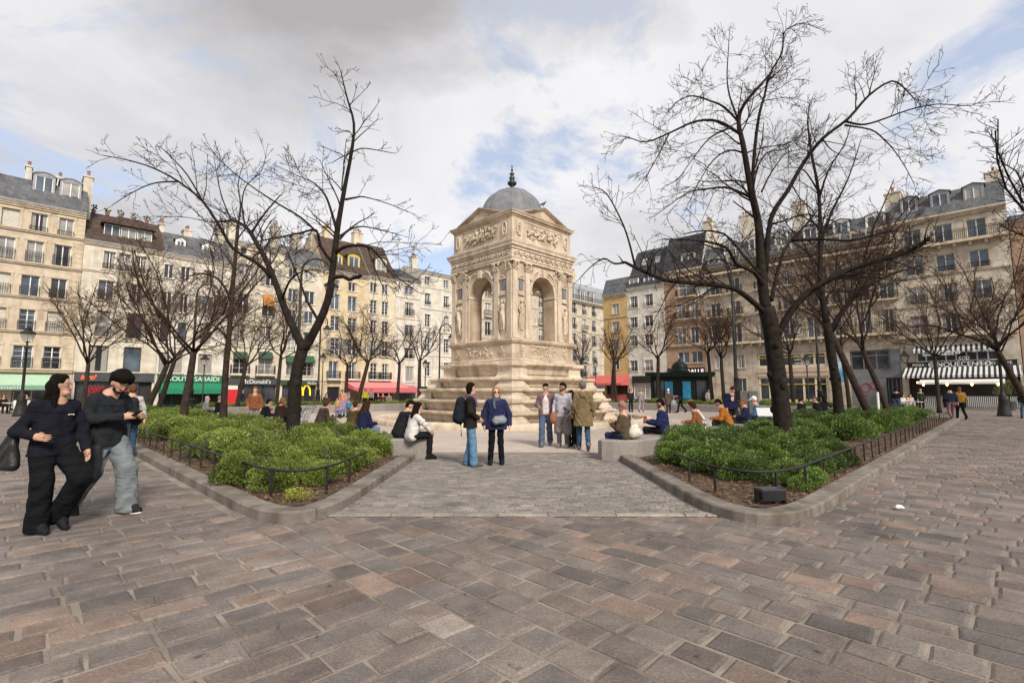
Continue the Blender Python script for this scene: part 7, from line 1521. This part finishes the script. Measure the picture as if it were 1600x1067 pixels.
far('person in navy sweater and mauve trousers walking away by the iron railing', 1484, 26.3, (.35, .94), (.016, .022, .04), (.19, .10, .11), ('short', DK), J=J_walk(1, .7), ht=1.78, bulk=1.12)
far('person in mustard jacket and black trousers walking beside the mauve trousers', 1499, 27.0, (.35, .94), (.33, .18, .03), BLK, ('short', (.15, .08, .05)), J=J_walk(-1, .8), ht=1.74, bulk=1.15, scarf=(.3, .06, .06))
far('person in dark green coat at the edge of the street by the restaurant', 1599, 28, (-.8, -.5), (.02, .035, .025), DEN, ('bob', (.2, .08, .05)), J=J_walk(), ht=1.7, bulk=1.15)
far('person in white jacket waiting on the terrace near the grey shop', 1409, 38, (.2, -1), (.55, .53, .51), (.35, .33, .32), ('long', DK), J=J_sit(.1))
far('person in cream sweater sitting at the terrace table', 1421, 38.4, (-.4, -1), (.52, .47, .42), (.5, .48, .45), ('bob', DK), J=J_sit(.1))
far('person in black standing between the terrace and the grey shop', 1400, 39, (.6, .7), BLK, DEN, ('short', DK))
far('person in dark green vest with a yellow bag at the terrace entrance', 1438, 38, (-.2, -1), (.02, .035, .025), BLK, ('short', (.2, .15, .12)))
far('person in dark coat sitting at the cafe table under the pale green awning', 6, 34.5, (.9, -.4), (.03, .015, .018), BLK, ('long', BR), J=J_sit(.1))
far('person in dark green jacket sitting behind the lamp post at the cafe', 44, 36.5, (.2, -1), (.015, .03, .02), BLK, ('short', DK), J=J_sit(.1))
# ================================================================ lamps
def lantern(b, c, s, hang):
    """four sided glazed lantern; c is its bottom"""
    x, y, z = c; b.cur = 0
    def r4(h_, zz): return [(x - h_, y - h_, zz), (x + h_, y - h_, zz), (x + h_, y + h_, zz), (x - h_, y + h_, zz)]
    b.loft([r4(.05 * s, z), r4(.08 * s, z + .03 * s), r4(.13 * s, z + .06 * s)], True, True)
    for i in range(4):
        p = r4(.13 * s, z + .06 * s)[i]; q = r4(.25 * s, z + .56 * s)[i]; b.obox(p, q, .025 * s, .025 * s)
    for i in range(4): b.obox(r4(.25 * s, z + .56 * s)[i], r4(.25 * s, z + .56 * s)[(i + 1) % 4], .03 * s, .03 * s)
    b.loft([r4(.29 * s, z + .57 * s), r4(.27 * s, z + .61 * s), r4(.12 * s, z + .78 * s), r4(.11 * s, z + .84 * s), r4(.14 * s, z + .86 * s), r4(.03 * s, z + .93 * s), r4(.02 * s, z + 1.0 * s)], True, True)
def lantern_glass(c, s):
    g = MB(); x, y, z = c; r4 = lambda h_, zz: [(x - h_, y - h_, zz), (x + h_, y - h_, zz), (x + h_, y + h_, zz), (x - h_, y + h_, zz)]
    g.loft([r4(.115 * s, z + .065 * s), r4(.235 * s, z + .555 * s)], True, True); return g
LGL, nt_, bs_, N_, L_ = nodes('lantern_glass'); bs_.inputs['Base Color'].default_value = (.55, .55, .52, 1); bs_.inputs['Roughness'].default_value = .25; bs_.inputs['Transmission Weight'].default_value = .75; bs_.inputs['Alpha'].default_value = .55
def crook_lamp(label, X, Y, ht, arm, dirv):
    r = empty('street_lamp', (X, Y, 0), 0, label, 'street lamp', 'tall crook topped lamp posts'); b = MB(); b.smooth = True
    b.lathe([(.30, 0), (.30, .3), (.26, .34), (.24, .9), (.27, .94), (.27, 1.02), (.2, 1.08)], 12); b.lathe([(.19, 1.06), (.17, 1.5), (.21, 1.55), (.17, 1.62), (.13, 1.75), (.12, 2.2), (.15, 2.24), (.10, 2.3), (.085, 4.2), (.07, ht * .9)], 12); b.build('base', [M['iron2']], r)
    d = Vector((dirv[0], dirv[1], 0)).normalized(); z0 = ht * .9; R_ = arm / 2; p = [Vector((0, 0, z0 - .2)), Vector((0, 0, z0))]
    p += [Vector((0, 0, z0 + .1)) + d * (R_ - R_ * math.cos(t)) + Vector((0, 0, R_ * 1.1 * math.sin(t))) for t in [k * PI / 10 for k in range(1, 11)]]; e = p[-1]
    p += [e + Vector((0, 0, -.15)) - d * .02]; tb = MB(); tb.smooth = True; tb.tube(p, [.07] * 2 + [.055] * (len(p) - 2), 8)
    sp = [e + d * (-.28 + (.28 - .02 * k) * math.cos(k * .5)) + Vector((0, 0, .1 + (.28 - .02 * k) * math.sin(k * .5))) for k in range(13)]; tb.tube(sp, .028, 6); tb.build('crook_arm', [M['iron2']], r)
    lb = MB(); s = 1.15; c = (e.x, e.y, e.z - .15 - 1.0 * s); lantern(lb, c, s, True); lo = lb.build('lantern', [M['iron2']], r); lantern_glass(c, s).build('pane', [LGL], lo); return r
a = atk(1151, 27.0); crook_lamp('tall iron lamp post with a hanging lantern beside the seated group in the dark bushes', a[0], a[1], 8.9, 1.6, (-.95, .3)); a = atk(463, 27.0); crook_lamp('tall iron lamp post with a hanging lantern behind the forked tree', a[0], a[1], 8.9, 1.6, (.95, .3))
a = atk(497, 50); crook_lamp('tall crook lamp before the yellow house and the shop with the yellow letter', a[0], a[1], 9.2, 1.2, (.8, -.6)); a = atk(686, 50); crook_lamp('tall crook lamp just beside the fountain before the plain white house', a[0], a[1], 8.3, 1.4, (.9, -.4)); a = atk(298, 33); crook_lamp('tall crook lamp before the green restaurant shopfront', a[0], a[1], 8.9, 1.4, (.7, .7)); a = atk(1281, 37); crook_lamp('tall crook lamp before the glazed two storey shopfront', a[0], a[1], 7.8, 1.3, (-.9, .3))
def post_lamp(label, X, Y, ht, s=1.0, base=True):
    r = empty('street_lamp', (X, Y, 0), 0, label, 'street lamp', 'short lantern posts'); b = MB(); b.smooth = True
    b.lathe([(.36, 0), (.34, .12), (.27, .5), (.22, .95), (.25, 1.0), (.17, 1.12), (.2, 1.2), (.12, 1.35), (.08, 1.6), (.06, ht - .35 * s), (.1, ht - .33 * s), (.05, ht - .25 * s), (.05, ht)], 14) if base else b.lathe([(.16, 0), (.14, .5), (.09, .6), (.05, .9), (.045, ht)], 10)
    b.build('post', [M['iron2']], r); lb = MB(); lantern(lb, (0, 0, ht), s, False); lo = lb.build('lantern', [M['iron2']], r); lantern_glass((0, 0, ht), s).build('pane', [LGL], lo); return r
post_lamp('lantern post with a flared iron base before the pale green awning', *atk(35, 30.5)[:2], 4.55, 1.0); post_lamp('lantern post with a flared iron base before the striped restaurant awning', *atk(1566, 30.5)[:2], 4.55, 1.0)
for x, Y, ht, lab in ((317, 40, 3.6, 'small lantern post before the green restaurant'), (503, 46, 4.2, 'small lantern post beside the tall crook lamp near the yellow house'), (664, 46, 3.6, 'small lantern post before the shop with the cream sign'), (1263, 37, 3.4, 'small lantern post before the yellow barred shop windows'), (931, 52, 4.0, 'thin lantern post before the red cafe front')): post_lamp(lab, *atk(x, Y)[:2], ht, .9, False)
p = BUILD['C4']; lw = MB(); a = p.fp(1415, 560); c = uv(UROW - .6, -(p.s0 + a[0])); wl_ = empty('wall_lamp', (c.x, c.y, 0), -PI / 4, 'wall lantern on a bracket between the grey shop and the restaurant', 'wall lamp'); lantern(lw, (0, 0, a[1] - .5), 1.3, True); lw.tube([(0, 0, a[1] + .8), (0, .1, a[1] + 1.2), (0, .62, a[1] + 1.0)], .04, 6); lw.build('lantern', [M['iron2']], wl_)
# ================================================================ kiosk, boards, terrace
kp = atk(1063, 43.5); kk = empty('kiosk', (kp[0], kp[1], 0), math.radians(-20), 'dark green domed newspaper kiosk with blue posters', 'kiosk'); KG = mat('kiosk_green', (.006, .014, .010), .5, .25, 3, spec=.25)
b = MB(); W_, D_ = 2.45, 1.3
b.bbox(-W_, W_, -D_, D_, 0, .35, .05); b.box(-W_ + .08, W_ - .08, -D_ + .08, D_ - .08, .35, 2.75); 
for x in [-W_ + .12 + i * (2 * W_ - .24) / 6 for i in range(7)]: b.box(x - .08, x + .08, -D_ + .02, -D_ + .1, .35, 2.75)
b.build('body', [KG], kk); b = MB(); b.box(-W_ - .35, W_ + .35, -D_ - .35, D_ + .35, 2.76, 2.95); b.box(-W_ - .25, W_ + .25, -D_ - .25, D_ + .25, 2.951, 3.15)
for i in range(24): x = -W_ - .3 + i * (2 * W_ + .6) / 23; b.ell((x, -D_ - .33, 3.0), (.12, .05, .14), 6, 4)
b.build('cornice', [KG], kk); b = MB(); b.smooth = True; b.lathe([(.85, 3.15), (.85, 3.32), (.72, 3.36), (.71, 3.5), (.66, 3.75), (.52, 3.98), (.3, 4.14), (.1, 4.2), (.08, 4.28), (.12, 4.33), (.02, 4.42)], 24); b.build('dome', [KG], kk)
BP = mat('blue_poster_panel', (.03, .24, .40), .35, .35, 3)
for x0 in (-.9, .55): b = MB(); b.box(x0 - .33, x0 + .33, -D_ - .02, -D_ + .03, .85, 2.35); b.build('poster', [BP], kk)
b = MB(); b.box(1.35, 2.15, -D_ - .01, -D_ + .03, .8, 2.4); b.build('window', [M['pane']], kk); b = MB(); b.box(-2.1, -1.3, -D_ - .01, -D_ + .03, .8, 2.4); b.build('window', [M['pane']], kk)
ib = empty('information_board', (*atk(1201, 15.2)[:2], 0), math.radians(-20), 'slanted white information board on a metal leg in the dark bushes', 'board'); b = MB(); b.obox((0, 0, .05), (0, .05, 1.0), .09, .09); b.build('leg', [M['grey']], ib)
b = MB(); b.addraw([(-.45, -.22, .88), (.45, -.22, .88), (.45, .22, 1.14), (-.45, .22, 1.14), (-.45, -.2, .85), (.45, -.2, .85), (.45, .24, 1.11), (-.45, .24, 1.11)], [(0, 1, 2, 3), (7, 6, 5, 4), (0, 4, 5, 1), (1, 5, 6, 2), (2, 6, 7, 3), (3, 7, 4, 0)]); b.build('panel', [mat('board_panel', (.55, .55, .53), .3, .15, 9)], ib)
ib.scale = (.78, .78, .9)
sp = empty('sign_post', (*atk(1371, 19.5)[:2], 0), .4, 'narrow white marker post with a black foot in the dark bushes', 'post'); b = MB(); b.box(-.05, .05, -.02, .02, .55, 1.5); b.build('plate', [M['white']], sp); b = MB(); b.box(-.05, .05, -.02, .02, 0, .549); b.build('foot', [M['black']], sp)
fl_ = empty('floodlight', (3.38, 6.6, .09), .1, 'black floodlight box on the soil behind the railing corner', 'floodlight'); b = MB(); b.bbox(-.17, .17, -.1, .1, .05, .19, .015); b.build('housing', [M['black']], fl_); b = MB(); b.box(-.15, .15, -.08, .08, .191, .195); b.build('lens', [M['pane_b']], fl_); b = MB(); b.box(-.19, -.175, -.05, .05, -.02, .15); b.box(.175, .19, -.05, .05, -.02, .15); b.build('bracket', [M['black']], fl_)
b = MB(); b.smooth = True; g_ = ground(1406, 796); b.tube([(-.05, 0, .02), (-.02, .01, .035), (.03, .02, .03), (.06, 0, .02)], [.012, .03, .027, .012], 7); tag(b.build('paper_ball', [M['white']], None, (g_.x, g_.y, 0)), 'crumpled white paper lying on the paving', 'litter')
cb_ = empty('utility_cabinet', (*atk(1170, 30)[:2], 0), -.6, 'grey metal cabinet behind the lamp post and the seated group', 'cabinet'); b = MB(); b.bbox(-.5, .5, -.25, .25, 0, 1.55, .03); b.build('case', [M['grey']], cb_); b = MB(); b.box(-.02, .02, -.27, -.25, .3, 1.4); b.build('handle', [M['iron']], cb_)
# pushchairs
def pushchair(label, X, Y, rz, col, s=1.0):
    r = empty('pushchair', (X, Y, 0), rz, label, 'pushchair'); b = MB()
    for q in (-.24, .24): b.tube([(q, -.4, 1.0), (q, -.2, .75), (q, .35, .16)], .014, 6); b.tube([(q, -.35, .14), (q, .1, .5)], .014, 6)
    b.tube([(-.24, -.4, 1.0), (.24, -.4, 1.0)], .018, 6); b.build('frame', [M['grey']], r)
    c = [(A(q, -.05, .5), A(q, .22, .46), .07, .07) for q in (-.13, 0, .13)] + [(A(q, -.12, .5), A(q, -.28, .95), .06, .06) for q in (-.13, 0, .13)]; part('seat', c, cloth(col), r, .025)
    for q in (-.26, .26):
        for y in (-.36, .36): w_ = MB(); w_.tube([(q - .02, y, .11), (q + .02, y, .11)], .11, 12); w_.build('wheel', [M['black']], r)
pushchair('bright pushchair with yellow and purple cloth in the plaza', *atk(533, 28.4)[:2], 2.9, (.25, .16, .25)); pushchair('pale grey pushchair beside the brown leather jacket', *atk(474, 18.0)[:2], 1.2, (.42, .42, .42))
# cafe table and chairs on the left, terrace panels on the right
def table(label, X, Y, m, r_=.35): t = empty('cafe_table', (X, Y, 0), 0, label, 'table'); b = MB(); b.lathe([(r_, .71), (r_, .74)], 16); b.build('table_top', [m], t); b = MB(); b.lathe([(.22, 0), (.2, .03), (.03, .05), (.03, .71)], 10); b.build('leg', [M['iron']], t); return t
table('white round cafe table beside the lamp post under the pale green awning', *atk(18, 34)[:2], M['white']); table('white terrace table beside the person in cream sweater', *atk(1432, 37.4)[:2], M['white'])
def chair(label, X, Y, rz, m):
    t = empty('cafe_chair', (X, Y, 0), rz, label, 'chair'); b = MB(); b.box(-.2, .2, -.2, .2, .44, .47); b.build('seat', [m], t); b = MB(); b.box(-.2, .2, -.21, -.18, .5, .88); b.build('backrest', [m], t); lm = MB(); lm.box(-.015, .015, -.015, .015, 0, .44); me = lm.mesh('leg', [m])
    for x in (-.17, .17):
        for y in (-.17, .17): link('leg', me, t, (x, y, 0))
chair('white cafe chair behind the flared lamp post', *atk(30, 35)[:2], .6, M['white']); chair('white cafe chair farther along the pale green shopfront', *atk(52, 36)[:2], -.5, M['white'])
TS = stripes('terrace_stripes', (.5, .5, .49), (.03, .03, .03), .12, .5)
for x, Y, w_, lab in ((1541, 42.0, 2.6, 'striped terrace screen behind the flared lamp post'), (1452, 42.0, 1.6, 'striped terrace screen beside the slim tree before the restaurant'), (1587, 41.0, 1.6, 'striped terrace screen at the end nearest the street edge')):
    p = atk(x, Y); t = empty('terrace_screen', (p[0], p[1], 0), -PI / 4, lab, 'screen'); b = MB(); b.box(-w_ / 2, w_ / 2, -.015, .015, .15, 1.05); b.build('panel', [TS], t); b = MB()
    for q in (-w_ / 2, w_ / 2): b.box(q - .03, q + .03, -.03, .03, 0, 1.15)
    b.box(-w_ / 2 + .03, w_ / 2 - .03, -.02, .02, 1.06, 1.1); b.build('frame', [M['grey']], t)
um = empty('lit_canopy', (*atk(1502, 40.5)[:2], 0), -PI / 4, 'white scalloped canopy with small lamps before the restaurant', 'canopy'); b = MB(); b.addraw([(-2.6, -.6, 2.25), (2.6, -.6, 2.25), (2.6, .6, 2.5), (-2.6, .6, 2.5), (-2.6, -.6, 2.1), (2.6, -.6, 2.1), (2.6, .6, 2.42), (-2.6, .6, 2.42)], [(0, 1, 2, 3), (7, 6, 5, 4), (0, 4, 5, 1), (1, 5, 6, 2), (2, 6, 7, 3), (3, 7, 4, 0)]); b.build('cloth', [mat('white_cloth', (.6, .58, .55), .8, .08, 2)], um)
for i in range(4): b = MB(); b.ell((-2.3 + i * 1.5, -.65, 2.05), (.07, .07, .1), 8, 5); b.build('bulb', [BULB], um)
for q in (-2.5, 2.5): b = MB(); b.box(q - .03, q + .03, .5, .56, 0, 2.42); b.build('pole', [M['iron']], um)
ot = empty('potted_tree', (*atk(1576, 39.5)[:2], 0), 0, 'round olive tree in a pot at the end of the terrace', 'potted tree'); b = MB(); b.lathe([(.3, 0), (.4, .7), (.36, .72)], 12); b.build('pot', [M['darkgrey']], ot); b = MB(); b.tube([(0, 0, .7), (.03, 0, 1.4)], .05, 6); b.build('trunk', [BARK2], ot); o = link('crown', PR_M[0], ot, (0, 0, 1.2)); o.scale = (1.5, 1.5, 1.9)
bk = empty('bucket', (*atk(1078, 36.3)[:2], .55), 0, 'orange bucket standing on the far wall near the kiosk', 'bucket'); b = MB(); b.lathe([(.14, .005), (.18, .36)], 12); b.build('pail', [cloth((.5, .2, .05))], bk); b = MB(); b.tube([(.18 * math.cos(t), 0, .36 + .12 * math.sin(t)) for t in [k * PI / 8 for k in range(9)]], .01, 4); b.build('handle', [M['iron']], bk)
# ================================================================ sky, sun, camera
AZ, EL = math.radians(154), math.radians(38)     # sun stands behind the camera to the right
w = bpy.data.worlds.new('World'); SC.world = w; w.use_nodes = True; nt = w.node_tree; N = lambda t, **k: newnode(nt, t, k); L = nt.links.new
bg = nt.nodes['Background']; sky = N('ShaderNodeTexSky', sky_type='NISHITA'); sky.sun_disc = False; sky.sun_elevation = EL; sky.sun_rotation = AZ; sky.air_density = 1.0; sky.dust_density = .6; sky.ozone_density = 2.0
tc = N('ShaderNodeTexCoord'); sx = N('ShaderNodeSeparateXYZ'); L(tc.outputs['Generated'], sx.inputs[0])
az = N('ShaderNodeMath', operation='ADD'); az.inputs[1].default_value = .28; L(sx.outputs[2], az.inputs[0]); mxz = N('ShaderNodeMath', operation='MAXIMUM'); mxz.inputs[1].default_value = .05; L(az.outputs[0], mxz.inputs[0])
dx = N('ShaderNodeMath', operation='DIVIDE'); L(sx.outputs[0], dx.inputs[0]); L(mxz.outputs[0], dx.inputs[1]); dy = N('ShaderNodeMath', operation='DIVIDE'); L(sx.outputs[1], dy.inputs[0]); L(mxz.outputs[0], dy.inputs[1])
cb = N('ShaderNodeCombineXYZ'); L(dx.outputs[0], cb.inputs[0]); L(dy.outputs[0], cb.inputs[1])
def noise(scale, det, rough, off, dist=0.0):
    mp = N('ShaderNodeMapping'); mp.inputs['Location'].default_value = off; L(cb.outputs[0], mp.inputs['Vector']); n = N('ShaderNodeTexNoise'); n.inputs['Scale'].default_value = scale; n.inputs['Detail'].default_value = det; n.inputs['Roughness'].default_value = rough; n.inputs['Distortion'].default_value = dist; L(mp.outputs[0], n.inputs['Vector']); return n.outputs['Fac']
def ramp(fac, stops):
    r = N('ShaderNodeValToRGB'); e = r.color_ramp.elements
    while len(e) < len(stops): e.new(.5)
    for k, (p, c) in enumerate(stops): e[k].position = p; e[k].color = c4(c)
    L(fac, r.inputs['Fac']); return r.outputs['Color']
CS = 6.4; COFF = (5.78, 9.1, 0)
cover = ramp(noise(1.5, 10, .62, COFF, .45), [(.385, (0, 0, 0)), (.465, (1, 1, 1))])
tone = ramp(noise(1.05, 7, .55, (7.3, 4.4, 0), .3), [(.34, (.60 * CS, .595 * CS, .615 * CS)), (.46, (.80 * CS, .79 * CS, .815 * CS)), (.62, (.90 * CS, .89 * CS, .91 * CS))])
# one heavy grey cloud bank high ahead
vm = N('ShaderNodeVectorMath', operation='DISTANCE'); mp0 = N('ShaderNodeMapping'); mp0.inputs['Location'].default_value = (.20, -1.12, 0); mp0.inputs['Scale'].default_value = (.85, 1.5, 1); L(cb.outputs[0], mp0.inputs['Vector']); L(mp0.outputs[0], vm.inputs[0]); vm.inputs[1].default_value = (0, 0, 0)
nz = noise(2.6, 8, .6, (1, 5, 0), .4); ms = N('ShaderNodeMath', operation='MULTIPLY'); ms.inputs[1].default_value = .75; L(nz, ms.inputs[0]); sm = N('ShaderNodeMath', operation='ADD'); L(vm.outputs['Value'], sm.inputs[0]); L(ms.outputs[0], sm.inputs[1])
bank = ramp(sm.outputs[0], [(.50, (1, 1, 1)), (.84, (0, 0, 0))])
gm = N('ShaderNodeMixRGB'); L(bank, gm.inputs[0]); L(tone, gm.inputs[1]); gm.inputs[2].default_value = c4((.45 * CS, .435 * CS, .44 * CS))
cv = N('ShaderNodeMixRGB', blend_type='LIGHTEN'); cv.inputs[0].default_value = 1; L(cover, cv.inputs[1]); L(bank, cv.inputs[2])
# thin veil: the blue gaps are washed out
sk2 = N('ShaderNodeMixRGB'); sk2.inputs[0].default_value = .5; L(sky.outputs[0], sk2.inputs[1]); sk2.inputs[2].default_value = c4((.80 * CS, .86 * CS, 1.0 * CS))
mx = N('ShaderNodeMixRGB'); L(cv.outputs[0], mx.inputs[0]); L(sk2.outputs[0], mx.inputs[1]); L(gm.outputs[0], mx.inputs[2]); L(mx.outputs[0], bg.inputs['Color']); bg.inputs['Strength'].default_value = .1
sl = bpy.data.lights.new('sun', 'SUN'); sl.energy = 2.9; sl.angle = math.radians(14); sl.color = (1, .93, .82); so = bpy.data.objects.new('sun', sl); COL.objects.link(so)
sd = Vector((math.sin(AZ) * math.cos(EL), math.cos(AZ) * math.cos(EL), math.sin(EL))); so.rotation_euler = (-sd).to_track_quat('-Z', 'Y').to_euler()
cam = bpy.data.cameras.new('camera'); co = bpy.data.objects.new('camera', cam); COL.objects.link(co); co.location = (0, 0, H); co.rotation_euler = (PI / 2 + PITCH, 0, 0)
cam.lens = 36 * F / 1600; cam.sensor_width = 36; cam.clip_start = .05; cam.clip_end = 2000; SC.camera = co
SC.view_settings.view_transform = 'Standard'; SC.view_settings.look = 'None'; SC.view_settings.exposure = .7; SC.view_settings.gamma = 1
SC.cycles.max_bounces = 6; SC.cycles.diffuse_bounces = 3; SC.cycles.glossy_bounces = 3; SC.cycles.use_denoising = True
